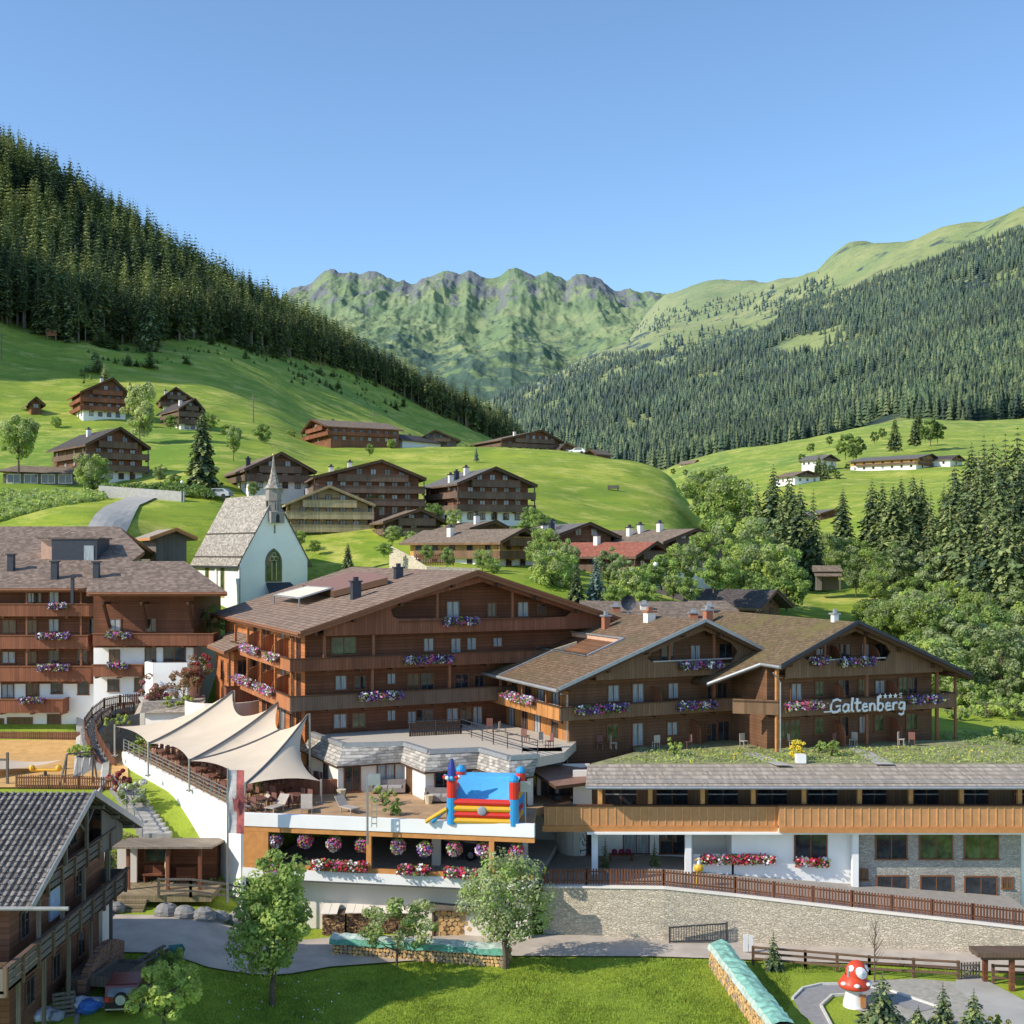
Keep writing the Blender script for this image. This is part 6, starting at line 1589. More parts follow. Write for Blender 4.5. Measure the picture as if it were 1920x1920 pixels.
def rick(label, u0, u1, y, h, mat, seed, top=True):
    rg = random.Random(seed); x0, x1 = (u0-960)/F*y, (u1-960)/F*y; t = thing('firewood_stack', label, 'firewood', (x0, y, g(x0, y))); L = x1-x0
    m = MB(); m.box(0, L, .1, .9, 0, h-.02, 0); z = .05
    while z < h-.03:
        x = 0
        while x < L-.03:
            w_ = rg.uniform(.05, .16); hh = rg.uniform(.04, .09); m.box(x, min(L, x+w_), rg.uniform(-.06, 0), .11, z, z+hh-.01, rg.randrange(1, 4)); x += w_+.015
        z += .085
    m.build('split_log', [BARK, mat, m_plain('split_red', (.3, .16, .1), .9), m_plain('split_dark', (.16, .1, .07), .9)], t)
    if top:
        m = MB()
        for i in range(int(L/.5)): m.slab([(i*.5-.05, -.35, h+.05), (i*.5+.44, -.35, h+.06), (i*.5+.44, 1.0, h+.3), (i*.5-.05, 1.0, h+.28)], .04)
        m.build('cover_board', WHITE2, t)
    return t
FG = 'firewood stacks under the white terrace wall'
rick('split firewood stack under the white wall, first from the young tree', 604, 646, 73.6, 1.35, MATS['log_ends'], 1)
rick('split firewood stack under the white wall, second along', 650, 700, 73.8, 1.35, MATS['log_ends'], 2)
rick('split firewood stack under the white wall, beside the bushy tree', 708, 795, 73.9, 1.3, MATS['log_ends'], 3)
x0 = (815-960)/F*73.3; t = thing('log_pile', 'stack of thick round logs under a little lean-to roof', 'logs', (x0, 73.3, 0)); rg = random.Random(4); m = MB()
for z in range(5):
    for i in range(6): r_ = rg.uniform(.13, .22); m.tube([(.2+i*.34+(z % 2)*.15, 0+rg.uniform(-.1, .05), .2+z*.3), (.2+i*.34+(z % 2)*.15, 1.0, .2+z*.3)], r_, 10, mi=rg.randrange(2))
m.build('log', [LOGEND, LOGEND2], t)
m = MB(); m.slab([(-.5, -.4, 1.75), (2.7, -.4, 1.75), (2.5, 1.2, 2.25), (-.2, 1.2, 2.25)], .08); m.build('roof', W_GREY_V, t); m = MB(); m.box(-.15, -.03, -.2, 1.0, 0, 1.7); m.build('side_board', W_DARK_V, t)

# hanging flower baskets and window boxes of the garage
BG = 'round petunia baskets hanging in the garage opening'
BC = {'v': (L_VIOLET, L_LILAC, L_WHITE, L_PINK), 'r': (L_PINK, L_RED, L_LILAC, L_PINK), 'p': (L_PINK, L_WHITE, L_LILAC, L_PINK)}
labs = ['violet petunia basket nearest the honey end panel','rosy petunia basket second from the honey end panel','lilac petunia basket third from the honey end panel','red petunia basket beside the middle post, with a lilac tail','white and pink petunia basket just past the middle post','large lilac and white petunia basket in front of the parked black car','pink and white petunia basket beside the parked black car','pink and violet petunia basket before the last post','bright pink petunia basket past the last post of the garage']
for i, ((u, v), c) in enumerate(zip(((517,1574),(572,1575),(626,1580),(680,1582),(746,1585),(797,1590),(852,1589),(906,1592),(969,1595)), 'vrprpvppr')):
    rg = random.Random(50+i); x, z = fG.hit(u, v, .5); w_ = fG.w(x, .5, z)
    t = thing('hanging_basket', labs[i], 'flower basket', w_, 0, BG)
    V = []; M = []; cols = BC[c]; mats = [LF_MID, LF_LT]+list(cols); R0 = .5
    for k in range(420):
        d = Vector((rg.gauss(0,1), rg.gauss(0,1), rg.gauss(0,1))).normalized(); c_ = d*R0*rg.uniform(.75, 1.02); c_.z = c_.z*1.0-.05
        s = rg.uniform(.04, .08); d = (d+Vector((rg.gauss(0,.5), rg.gauss(0,.5), rg.gauss(0,.5)))).normalized(); a = d.orthogonal().normalized(); b_ = d.cross(a)
        for q in range(4): V.append(tuple(c_+(a*math.cos(q*1.571)+b_*math.sin(q*1.571))*s))
        M.append(rg.choice((0, 1)) if rg.random() < .3 or (c_.z > .32) else 2+(int((c_.x+c_.z+1)*3) % 4 if rg.random() < .6 else rg.randrange(4)))
    link('petunia_foliage', npmesh('petunia_foliage', np.array(V), np.arange(len(V)).reshape(-1, 4), mats, np.array(M)), t)
    m = MB(); m.tube([(0,0,.3),(0,0,.75)], .015, 4); m.build('chain', DGREY, t)
GB = 'flower boxes on the sill of the open garage'
for i, (u0, u1, v, lab) in enumerate(((488,520,1623,'small red petunia box on the garage sill behind the young tree'),(582,688,1621,'wide red, pink and cream petunia box on the garage sill'),(744,803,1630,'cream and crimson petunia box on the garage sill past the middle post'),(832,895,1636,'crimson and cream petunia box on the garage sill near the bushy tree'))):
    x0, z = fG.hit(u0, v, -.2); x1, _ = fG.hit(u1, v, -.2); flower_box(fG.w((x0+x1)/2, -.15, z+.05), x1-x0, fG.th, lab, GB, PET_R, seed=70+i)
EB = 'flower boxes on the white restaurant wall'
for u0, u1, v, y, lab in ((1313,1453,1613,.65,'long box of crimson, pink and white geraniums along the white entrance parapet'),(1492,1554,1618,.7,'red, white and pink geranium box below the tall wooden window')):
    x0, z = fE.hit(u0, v, y); x1, _ = fE.hit(u1, v, y); flower_box(fE.w((x0+x1)/2, y, z+.1), x1-x0, 0, lab, EB, (L_RED, L_PINK, L_WHITE, L_RED), seed=int(u0))
# parked black car inside the garage
def car(loc, rz, label, paint, spare=False, scale=1., parts=True):
    t = thing('parked_car', label, 'car', loc, rz)
    L, W_, H = 4.1, 1.72, 1.55
    prof = [(-2.0,.35),(2.0,.35),(2.05,.75),(1.95,.98),(1.1,1.05),(.75,1.12),(.25,1.62),(-1.85,1.62),(-2.02,1.1),(-2.05,.6)]
    m = MB(); m.prism([(-W_/2+.02, x, z) for x, z in prof], (W_-.04, 0, 0)); m.box(-W_/2+.1, W_/2-.1, -1.7, .1, 1.6, 1.66)
    m.build('body', paint, t)
    m = MB()
    m.prism([(-W_/2-.002, x, z) for x, z in [(-1.75,1.12),(.55,1.12),(.2,1.5),(-1.7,1.5)]], (.02, 0, 0)); m.prism([(W_/2-.018, x, z) for x, z in [(-1.75,1.12),(.55,1.12),(.2,1.5),(-1.7,1.5)]], (.02, 0, 0)); m.build('side_window', GLASS, t)
    m = MB(); m.add([(-.7, -2.045, 1.1), (.7, -2.045, 1.1), (.66, -1.895, 1.5), (-.66, -1.895, 1.5)], [(0,1,2,3)]); m.build('rear_window', m_glass('grey_car_glass', (.05,.06,.07)), t)
    m = MB(); m.add([(-.74, .74, 1.14), (.74, .74, 1.14), (.66, .31, 1.57), (-.66, .31, 1.57)], [(3,2,1,0)]); m.build('windscreen', GLASS, t)
    for x in (-1.25, 1.28):
        for s in (-1, 1):
            m = MB(); m.tube([(s*W_/2-s*.2, x, .36), (s*W_/2+s*.02, x, .36)], .36, 16); w = m.build('wheel', BLACK, t)
            m = MB(); m.tube([(s*W_/2+s*.021, x, .36), (s*W_/2+s*.03, x, .36)], .2, 12); m.build('rim', STEEL, w)
    for s in (-1, 1):
        MB().box(s*.62, s*.82, -2.08, -2.04, .85, 1.08).build('tail_light', RED, t); MB().box(s*.5, s*.8, 2.02, 2.06, .72, .9).build('headlight', WHITEP, t)
    MB().box(-.8, .8, -2.12, -2.04, .42, .5).build('rear_bumper', STEEL, t); MB().box(-.84, .84, -2.052, -2.04, .36, .8).build('rear_panel', BLACK, t)
    if spare:
        m = MB(); m.tube([(0, -2.06, .98), (0, -2.24, .98)], .36, 18); w = m.build('spare_wheel', BLACK, t); m = MB(); m.tube([(0, -2.241, .98), (0, -2.26, .98)], .26, 18); m.build('wheel_cover', m_plain('grey_cover', (.45,.48,.42), .5), w)
    return t
w_ = fG.w(11.9, 6.5, z5+.01+.2); car((w_[0], w_[1], w_[2]), R(70), 'black car parked in the dark open garage', BLACK)
p = PZ(222, 1894, 1.8); car((p[0], p[1]+1.6, g(p[0], p[1])), R(6), 'small red off-road car with spare wheel parked on the grass', m_plain('car_red', (.14, .012, .016), .3, spec=.6), True).scale = (.88, .88, .88)

# ================================================================ old farmhouse
O = thing('farmhouse', 'old weathered dark timber farmhouse with pantile roof and open balconies', 'farmhouse', (-21.8, 53.2, 1.5))
hb = 1.5
PAN, nt, b, o_ = _mat('pantiles')
def pant():
    co = coord(nt); x, y, z = xyz(nt, co)
    rowc = mth(nt, 'DIVIDE', z, .155); fl = mth(nt, 'FLOOR', rowc); fr_ = mth(nt, 'FRACT', rowc)
    ax = mth(nt, 'DIVIDE', mth(nt, 'ADD', x, mth(nt, 'MULTIPLY', fl, .0)), .31)
    sw_ = mth(nt, 'ABSOLUTE', mth(nt, 'SUBTRACT', mth(nt, 'FRACT', ax), .5))
    wn = nt.nodes.new('ShaderNodeTexWhiteNoise'); wn.noise_dimensions = '1D'; nt.links.new(mth(nt, 'ADD', mth(nt, 'FLOOR', ax), mth(nt, 'MULTIPLY', fl, 71.7)), wn.inputs['W'])
    c = ramp(nt, wn.outputs[0], [(0, (.13, .11, .095)), (.6, (.21, .18, .155)), (1, (.30, .26, .22))])
    c = mix(nt, mth(nt, 'GREATER_THAN', sw_, .36), c, (.03, .026, .025)); c = mix(nt, mth(nt, 'MULTIPLY', mth(nt, 'LESS_THAN', fr_, .22), .9), c, (.025, .022, .02))
    c = mix(nt, mth(nt, 'MULTIPLY', mth(nt, 'GREATER_THAN', noise(nt, co, 7, 2), .63), .7), c, (.42, .4, .37))
    nt.links.new(c, b.inputs['Base Color']); b.inputs['Roughness'].default_value = .8
    bump(nt, b, mth(nt, 'ADD', mth(nt, 'MULTIPLY', fr_, -.6), mth(nt, 'MULTIPLY', sw_, -1.5)), .8, .06)
pant()
ox_, oy_, oz_ = O.location
def ol(x, y, z): return (x-ox_, y-oy_, z-oz_)
zev, zap, ye0, yap, ye1, xv = 8.05, 11.35, 51.7, 59.4, 67.1, -20.25
m = MB(); m.slab([ol(-42, ye0, zev), ol(xv, ye0, zev), ol(xv, yap, zap), ol(-42, yap, zap)], .16, 0, 1); m.slab([ol(-42, yap, zap), ol(xv, yap, zap), ol(xv, ye1, zev), ol(-42, ye1, zev)], .16, 0, 1)
rO = m.build('roof', [PAN, W_GREY_V], O)
m = MB(); m.beam(ol(xv+.05, ye0-.05, zev), ol(xv+.05, yap, zap), .06, .3); m.beam(ol(xv+.05, yap, zap), ol(xv+.05, ye1+.05, zev), .06, .3); m.build('verge_trim', LGREY, rO)
m = MB(); m.tube([ol(-42, ye0-.12, zev-.05), ol(xv+1.6, ye0-.12, zev-.05)], .09, 8); m.build('gutter', m_plain('dull_zinc', (.3, .3, .29), .6), rO)
m = MB()
for i in range(int(21.5/.31)):
    x = -41.8+i*.31; m.beam(ol(x, ye0+.05, zev+.03), ol(x, yap-.02, zap+.03), .13, .07)
m.build('tile_ridge', PAN, rO)
for yy in (ye0+1.2, 55.5, 57.6, yap, 61.2, 63.5, ye1-1.2):
    zz = zev+(zap-zev)*(1-abs(yy-yap)/(yap-ye0)); m = MB(); m.beam(ol(-24, yy, zz-.3), ol(xv-.1, yy, zz-.3), .18); m.build('purlin', W_GREY_V, O)
def gw(name, mat, y0, y1, z0, z1, x0=-22.1, x1=-21.8): m = MB(); a = ol(x0, y0, z0); c = ol(x1, y1, z1); m.box(a[0], c[0], a[1], c[1], a[2], c[2]); return m.build(name, mat, O)
# gable end wall: outline facing the lane
m = MB(); m.prism([ol(-22.1, 53.2, hb-1), ol(-22.1, 65.6, hb-1), ol(-22.1, 65.6, 8.5), ol(-22.1, yap, 11.1), ol(-22.1, 53.2, 8.5)], (.3, 0, 0)); m.build('gable_wall', W_OLD, O)
gw('front_wall', W_OLD, 53.2, 53.5, hb-1, 8.3, -42, -22.1); gw('back_wall', W_OLD, 65.3, 65.6, hb-1, 8.3, -42, -22.1)
gw('plaster_corner', WHITE2, 64.7, 65.75, hb-.5, 4.9, -22.2, -21.6)
def gbalc(zf, zt_, y0, y1, xo=-20.45):
    m = MB(); a = ol(-21.79, y0, zf); c = ol(xo, y1, zf+.12); m.box(a[0], c[0], a[1], c[1], a[2], c[2], 1)
    for z in (zf+.05, zf+.42, zf+.8): 
        a = ol(xo-.05, y0, z); c = ol(xo, y1, z+.3 if z < zt_-.3 else z+.12); m.box(a[0], c[0], a[1], c[1], a[2], c[2], 0)
    for i in range(int((y1-y0)/1.7)+1): yy = min(y1-.06, y0+i*1.7); m.beam(ol(xo+.04, yy, zf-.1), ol(xo+.04, yy, zt_+.08), .14, mi=1)
    m.beam(ol(xo, y0, zt_+.05), ol(xo, y1, zt_+.05), .22, .08, 1)
    m.beam(ol(-21.8, y1-.05, zt_-.4), ol(xo, y1-.05, zt_-.4), .06, .8, 0)
    m.build('balcony', [W_GREY_V, W_DARK_V], O)
gbalc(5.15, 6.15, 49.5, 65.3); gbalc(7.75, 8.6, 54.6, 63.9, -20.7)
m = MB(); a = ol(-20.75, 62.2, 7.7); m.prism([ol(-20.75, 61.9, 7.75), ol(-20.75, 65.2, 7.75), ol(-20.75, 65.2, 8.55), ol(-20.75, 61.9, 10.)], (.06, 0, 0)); m.build('gable_board', W_GREY_V, O)
for yy, z0, z1 in ((53.4,6.2,7.9),(56.2,6.2,7.8),(59.0,6.2,7.8),(62.6,6.2,7.8),(56.6,8.6,9.9),(59.4,8.6,11.1),(51.2,1.5,5.2),(54.0,1.5,5.2),(57,1.5,5.2),(60,1.5,5.2),(63,1.5,5.2)):
    m = MB(); m.beam(ol(-20.6, yy, z0), ol(-20.6, yy, z1), .15); m.build('post', W_GREY_V, O)
m = MB(); m.beam(ol(-20.7, 58.2, 10.3), ol(-20.7, 59.4, 9.5), .1); m.beam(ol(-20.7, 60.6, 10.3), ol(-20.7, 59.4, 9.5), .1); m.build('brace', W_GREY_V, O)
m = MB(); a = ol(-21.81, 57.7, 5.6); m.box(a[0], a[0]+.1, a[1], a[1]+1.3, a[2], a[2]+1.5); m.build('cloth', m_plain('pale_blue_cloth', (.4, .5, .65), .9), O)
for yy, z in ((54.8, 6.4), (61.6, 6.4), (55.4, 3.2), (58.6, 3.2), (62.0, 3.2), (58.3, 9.1), (60.8, 9.1)):
    o = window(O, 0, 0, .85, 1.1, 0, 'f', GLASS, W_DARK); o.location = ol(-21.79, yy, z); o.rotation_euler.z = math.pi/2
m = MB(); a = ol(-42, 49.5, 5.15); c = ol(-20.45, 53.2, 5.27); m.box(a[0], c[0], a[1], c[1], a[2], c[2], 1); a = ol(-42, 49.5, 5.0); c = ol(-20.45, 49.56, 6.15); m.box(a[0], c[0], a[1], c[1], a[2], c[2], 0)
m.build('front_balcony', [W_GREY_V, W_DARK_V], O)
for x in (-21.6, -24.5, -28): m = MB(); m.beam(ol(x, 50, 1), ol(x, 50, 7.9), .2); m.build('balcony_post', W_GREY_V, O)
# things lying about the farmhouse
def side_rick(label, x, y0, y1, h, seed):
    rg = random.Random(seed); t = thing('firewood_stack', label, 'firewood', (x, y0, g(x, y0)), math.pi/2); L = y1-y0
    m = MB(); m.box(0, L, .15, .9, 0, h*.6, 0); z = .03
    while z < h+.3:
        xx = 0
        while xx < L:
            w_ = rg.uniform(.06, .15); top_ = h*(.55+.45*math.sin(xx/L*3.1)) if z > h*.6 else 9
            if z < top_: m.beam((xx, -.08, z), (xx+.02, .3, z+rg.uniform(-.02, .02)), w_, .09, rg.randrange(1, 4))
            xx += w_+.02
        z += .1
    m.build('split_log', [BARK, m_plain('faded_split', (.28, .17, .12), .9), MATS['split_red'], MATS['split_dark']], t); return t
side_rick('long heap of split firewood against the farmhouse under its balcony', -20.3, 58.2, 64, 1.7, 21)
m = MB(); rg = random.Random(3); x, y = -18.9, 58.3; z = g(x, y)
tr = thing('farm_trailer', 'old wooden farm trailer full of dark soil beside the farmhouse', 'trailer', (x-.3, y+1.5, z), R(-12))
m = MB(); m.box(-.75, .75, -1.3, 1.3, .5, .56); m.box(-.75, -.7, -1.3, 1.3, .56, .98); m.box(.7, .75, -1.3, 1.3, .56, .98); m.box(-.7, .7, -1.3, -1.25, .56, .98); m.box(-.7, .7, 1.25, 1.3, .56, .98); m.build('body', W_GREY_V, tr)
m = MB(); m.box(-.69, .69, -1.24, 1.24, .57, .85); m.build('load', BARK, tr)
for s in (-1, 1): m = MB(); m.tube([(s*.8, .3, .35), (s*.95, .3, .35)], .35, 14); m.build('wheel', BLACK, tr)
def heap(name, label, cat, loc, r, mats, seed, sq=(1, 1, .5)):
    rg = random.Random(seed); m = MB()
    for k in range(7):
        m.ball((rg.uniform(-.5, .5)*r, rg.uniform(-.5, .5)*r, r*.25), r*rg.uniform(.35, .7), 8, 6, rg.randrange(len(mats)), sq, .18, rg)
    o = m.build(name, mats); o.location = loc; return tag(o, label, cat)
BT = m_plain('blue_tarpaulin', (.05, .16, .5), .5, var=.3); WT = m_plain('white_plastic', (.6, .62, .66), .4, var=.2)
p = (-19.9, 57.3); heap('tarpaulin_bundle', 'crumpled blue and white tarpaulin bundle on the grass by the farmhouse', 'tarpaulin', (p[0], p[1], g(p[0], p[1])), .9, [BT, WT, BT], 2)
p = (-21.3, 56.3); heap('plastic_bundle', 'crumpled white plastic bundle at the farmhouse corner', 'plastic', (p[0], p[1], g(p[0], p[1])), .8, [WT, m_plain('grey_plastic', (.3, .32, .35), .5)], 5)
p = (-20.6, 56.5); m = MB()
for i in range(6): m.box(-.5, .5, -.02+.0, .03, i*.2, i*.2+.13)
for x in (-.5, -.05, .42): m.box(x, x+.09, .04, .13, 0, 1.12)
o = m.build('wooden_pallet', W_GREY_V); o.location = (p[0], p[1], g(p[0], p[1])); o.rotation_euler = (R(-25), 0, R(25)); tag(o, 'grey wooden pallet propped up beside the blue bundle', 'pallet')
for i, (x, y, L, rz, lab) in enumerate(((-18.9, 62.3, 4.2, 68, 'long weathered plank lying nearest the farmhouse corner'),(-18.5, 62.0, 4.0, 66, 'long weathered plank lying in the middle of the three'),(-18.0, 61.7, 3.6, 63, 'long weathered plank lying on the grass side of the three'))):
    m = MB(); m.box(-L/2, L/2, -.1, .1, 0, .08); o = m.build('plank', W_GREY_V); o.location = (x-.3, y+.8, g(x, y)+.15+i*.02); o.rotation_euler = (0, R(-4), R(rz)); tag(o, lab, 'plank', 'weathered planks lying by the farmhouse')
p = (-17.6, 64.3); t = thing('wheelbarrow', 'green wheelbarrow on the grass beside the road', 'wheelbarrow', (p[0], p[1], g(*p)), R(20))
m = MB(); m.v = [(-.3,-.4,.35),(.3,-.4,.35),(.25,.35,.35),(-.25,.35,.35),(-.42,-.55,.7),(.42,-.55,.7),(.36,.55,.65),(-.36,.55,.65)]; m.f = [(3,2,1,0),(0,1,5,4),(1,2,6,5),(2,3,7,6),(3,0,4,7)]; m.m = [0]*5; m.build('tray', m_plain('barrow_green', (.08, .25, .2), .5), t)
m = MB(); m.tube([(-.03,.75,.2),(.03,.75,.2)], .2, 12); m.build('wheel', BLACK, t); m = MB(); m.beam((-.28,.75,.25),(-.32,-1.1,.6),.04); m.beam((.28,.75,.25),(.32,-1.1,.6),.04); m.beam((-.25,-.4,.35),(-.25,-.4,0),.04); m.beam((.25,-.4,.35),(.25,-.4,0),.04); m.build('handle', STEEL, t)

# ================================================================ rustic hut by the road
fH = Fr(226, 75.6, 0); zg = 2.55
Hh = thing('rustic_hut', 'small rustic timber hut with flat board roof, bench and window', 'hut', (fH.x0, fH.y0, zg))
x1 = (410-226)/F*75; zr1 = zat(1588, 74)-zg; zr2 = zat(1571, 77.8)-zg
m = MB(); m.slab([(-.2, -1.6, zr1), (x1, -1.6, zr1), (x1+.1, 2.2, zr2), (-.2, 2.2, zr2)], .12); m.build('roof', m_wood('hut_roof_boards', (.36, .28, .2), True, .3, grey=.3), Hh)
body('back_wall', Hh, W_BROWN, [(0, 0), (x1-.3, 0), (x1-.3, zr2-.3), (0, zr2-.3)], .9, 2.1)
m = MB(); m.box(-.3, .9, .3, .5, 0, zr1-.3); m.build('plaster_panel', WHITE2, Hh)
for x in (.85, 3.25, 5.2): MB().box(x-.1, x+.1, -1.3, -1.1, -.2, zr1-.12).build('post', W_RED_V, Hh)
window(Hh, (291-228)/F*73.5, 1.55, 1.5, .75, .9, 'f', GLASS_G); m = MB(); m.box(1.25, 2.85, .3, .7, .4, .5); m.box(1.25, 2.85, .68, .76, .5, 1.0); m.box(1.3, 1.4, .35, .7, 0, .4); m.box(2.7, 2.8, .35, .7, 0, .4)
o = m.build('bench', W_RED_V); o.location = Hh.location; tag(o, 'reddish wooden bench under the hut window', 'bench')
m = MB(); m.box(3.35, 4.5, .3, .85, .0, .9); m.box(3.3, 4.55, .25, .88, .9, .97); m.build('counter', W_BROWN, Hh)
m = MB(); m.tube([(3.1, -1.0, 0), (3.1, -1.0, 1.1), (3.1, -1.0, 1.3), (3.1, -1.0, 2.2)], [.06, .06, .12, .05], 8); m.build('carved_post', m_plain('pale_wood', (.5, .36, .22), .8), Hh)
m = MB(); m.box(-1.1, x1+.2, -2.5, .85, -.4, -.02); m.build('deck', m_wood('deck_boards', (.4, .32, .2), True, .2), Hh)
m = MB()
for i in range(4): m.box(.2, 2.4, -2.75-i*.36, -2.4-i*.36, -.42-i*.2, -.24-i*.2)
m.build('step', MATS['deck_boards'], Hh)
rail_fence('dark rail fence curving round the hut deck', [(fH.x0+3.1, 73., zg-.1), (fH.x0+5., 73., zg-.1), (fH.x0+7.2, 73., zg-.4), (fH.x0+8.4, 74., zg-1.)], 1.15, 3, 1.6, W_GREY_V)
RG = 'grey boulders below the hut deck'
for i, (u, v, r, lab) in enumerate(((221,1690,.5,'round grey boulder beside the foot of the hut steps'),(316,1697,.62,'big pale boulder at the other side of the hut steps'),(352,1700,.58,'dark round boulder below the rail fence'),(385,1700,.6,'broad grey boulder in the middle of the row below the rail fence'),(415,1695,.5,'small grey boulder near the flag pole foot'),(455,1690,.75,'large pointed pale boulder at the end of the row below the wall'))):
    rg = random.Random(i); p = PZ(u, v+14, 1.9); m = MB(); m.ball((0, 0, r*.5), r, 10, 7, 0, (1.2, .9, .85), .1, rg); o = m.build('boulder', ROCK); o.location = (p[0], p[1]-.4, g(p[0], p[1])-.05); tag(o, lab, 'boulder', RG)
# ivy covered bank and steps beside the white wall
m = MB(); a = PZ(262, 1540, 5.0); 
stp = thing('garden_stair', 'grey garden stair with rail against the tall white side wall', 'stairs')
m = MB()
for i in range(12):
    t_ = i/11; p = Vector((-22.9-4.2*t_, 80.2+6.4*t_, 4.6+1.7*t_)); m.box(p.x-1.3, p.x+.5, p.y, p.y+.7, p.z-1.5, p.z)
m.build('step', CONC, stp); m = MB(); m.beam((-24.1, 80, 5.5), (-28.2, 86.6, 7.3), .07); 
for i in range(5): t_ = i/4; m.beam((-24.1-4.1*t_, 80+6.6*t_, 4.4+1.8*t_), (-24.1-4.1*t_, 80+6.6*t_, 5.5+1.8*t_), .06)
m.build('handrail', STEEL, stp)
# ================================================================ playground above the farmhouse
SND = m_plain('orange_sand', (.62, .37, .14), .95, var=.15, scale=1.5); strip('sand_area', [(-50, 106.7), (-33.5, 106.7)], [(-47, 88), (-27.5, 88)], SND, .12, 12)
picket('picket_fence', 'low brown picket fence at the near side of the orange playground', [(-35.6, 88.0, 6.0), (-31, 87.8, 6.0), (-27.2, 87.5, 5.9)], 1.0)
picket('picket_fence', 'brown picket fence behind the orange playground by the hotel', [(-48, 107.2, 6.2), (-35.5, 106.8, 6.2)], 1.15, w=.14)
def aframe(u, v, label, w_=2.4, h=2.2, mat=W_GREY_V, rz=0.):
    p = PZ(u, v, 6.1); t = thing('swing_frame', label, 'swing', p, rz); m = MB()
    for s in (-1, 1): m.beam((s*w_/2-.5, -.6, 0), (s*w_/2*.8, 0, h), .1); m.beam((s*w_/2+.3, .6, 0), (s*w_/2*.8, 0, h), .1)
    m.beam((-w_*.4, 0, h), (w_*.4, 0, h), .1); m.build('frame', mat, t)
    m = MB(); m.beam((-.2, 0, h), (-.2, 0, .5), .02); m.beam((.2, 0, h), (.2, 0, .5), .02); m.box(-.25, .25, -.1, .1, .45, .5); m.build('swing_seat', BLACK, t)
aframe(150, 1468, 'wooden A-frame swing on the orange playground sand', rz=R(40))
p = PZ(85, 1455, 6.1); t = thing('spring_rocker', 'yellow spring rocker on the orange sand', 'rocker', p); m = MB(); m.tube([(-1.1, 0, .45), (1.1, 0, .45)], .12); m.ball((-1.0, 0, .6), .25); m.ball((1.0, 0, .6), .25); m.build('seat', YEL, t); MB().tube([(0,0,0),(0,0,.4)], .12).build('spring', DGREY, t)
p = PZ(14, 1470, 6.1); t = thing('sail_post_frame', 'wooden post and crossbar at the playground edge', 'frame', p); m = MB(); m.box(-.08, .08, -.08, .08, 0, 2.3); m.box(-1.4, .1, -.05, .05, 1.7, 1.85); m.box(-1.4, -1.3, -.06, .06, 0, 1.7); m.build('frame', W_GREY_V, t); t.name = 'climbing_frame'
m = MB(); coons(m, P(-60, 1405, 95), P(118, 1424, 95.5), P(118, 1424, 95.5), P(-60, 1440, 90), (0,0,-.5), (0,0,0), (0,.3,-.4), (0,0,0), 10); tag(m.build('shade_sail', SAIL, None, smooth=True), 'low white shade sail over the orange playground', 'shade sail')
# planted curved stairway with twin picket rails
cs = [(-32.3, 99, 7.0), (-33.4, 101.5, 7.7), (-33.6, 104, 8.6), (-32.4, 107, 9.4), (-29.5, 110, 10.2), (-26, 112.5, 10.8), (-22.5, 114.0, 11.2)]
cl = [Vector(P(u, v, Y)) for u, v, Y in ((192,1432,97),(172,1400,98.5),(160,1365,100),(158,1345,101.5),(172,1325,103.5),(195,1308,105),(225,1302,106),(262,1300,106.5))]
cr = [Vector(P(u, v, Y)) for u, v, Y in ((217,1425,96.8),(198,1396,98.2),(182,1368,99.6),(178,1350,101),(190,1335,102.3),(210,1322,103.5),(232,1317,104),(252,1315,104.5))]
down = Vector((0, 0, 1.0))
picket('stair_fence', 'curving brown picket rail on the outer side of the winding stair', [tuple(p-down) for p in cl], 1.0)
picket('stair_fence', 'curving brown picket rail on the inner side of the winding stair', [tuple(p-down) for p in cr], 1.0)
st = thing('winding_stair', 'winding stone stair between curved picket rails beside the sails', 'stairs'); m = MB(); n = 24
def plerp(pl, t): 
    k = min(len(pl)-2, int(t*(len(pl)-1))); return pl[k].lerp(pl[k+1], t*(len(pl)-1)-k)
for i in range(n):
    a, b_ = plerp(cl, i/n)-down, plerp(cr, i/n)-down; a2, b2 = plerp(cl, (i+1)/n)-down, plerp(cr, (i+1)/n)-down; z = max(a.z, b_.z)+.1
    m.prism([(a.x, a.y, z), (b_.x, b_.y, z), (b2.x, b2.y, z), (a2.x, a2.y, z)], (0, 0, -.35))
m.build('step', m_plain('slate_step', (.22, .21, .2), .9), st)
m = MB()
for p, q in zip(cl, cl[1:]): m.prism([tuple(p-down-Vector((.3,0,0))), tuple(q-down-Vector((.3,0,0))), tuple(q-Vector((.6,0,7))), tuple(p-Vector((.6,0,7)))], (.3, .2, 0))
for p, q in zip(cr, cr[1:]): m.prism([tuple(p-down+Vector((.1,0,-.1))), tuple(q-down+Vector((.1,0,-.1))), tuple(q+Vector((.1,0,-7))), tuple(p+Vector((.1,0,-7)))], (.3, .2, 0))
m.build('side_wall', ROCK, st)
# low shingled building between stair and sails
t = thing('service_building', 'low white service building with grey shingle skirt roof above the sails', 'building'); a = [P(262,1337,100), P(268,1316,101), P(385,1313,103), P(372,1335,99)]
m = MB(); m.add([a[0], a[3], a[2], a[1]], [(0,1,2,3)]); m.add([P(252,1340,101), a[0], a[1], P(262,1318,103)], [(0,1,2,3)]); m.build('skirt_roof', SHINGLE_P, t)
m = MB(); m.prism([(a[0][0]+.3, a[0][1]+.5, 6.8), (a[3][0]-.3, a[3][1]+.5, 6.8), (a[3][0]-.3, a[3][1]+.5, a[3][2]), (a[0][0]+.3, a[0][1]+.5, a[0][2])], (0, .3, 0)); m.build('wall', WHITE2, t)
m = MB(); m.slab([a[1], a[2], P(385,1300,109), P(255,1300,110)], .2); m.build('roof', CONC, t)
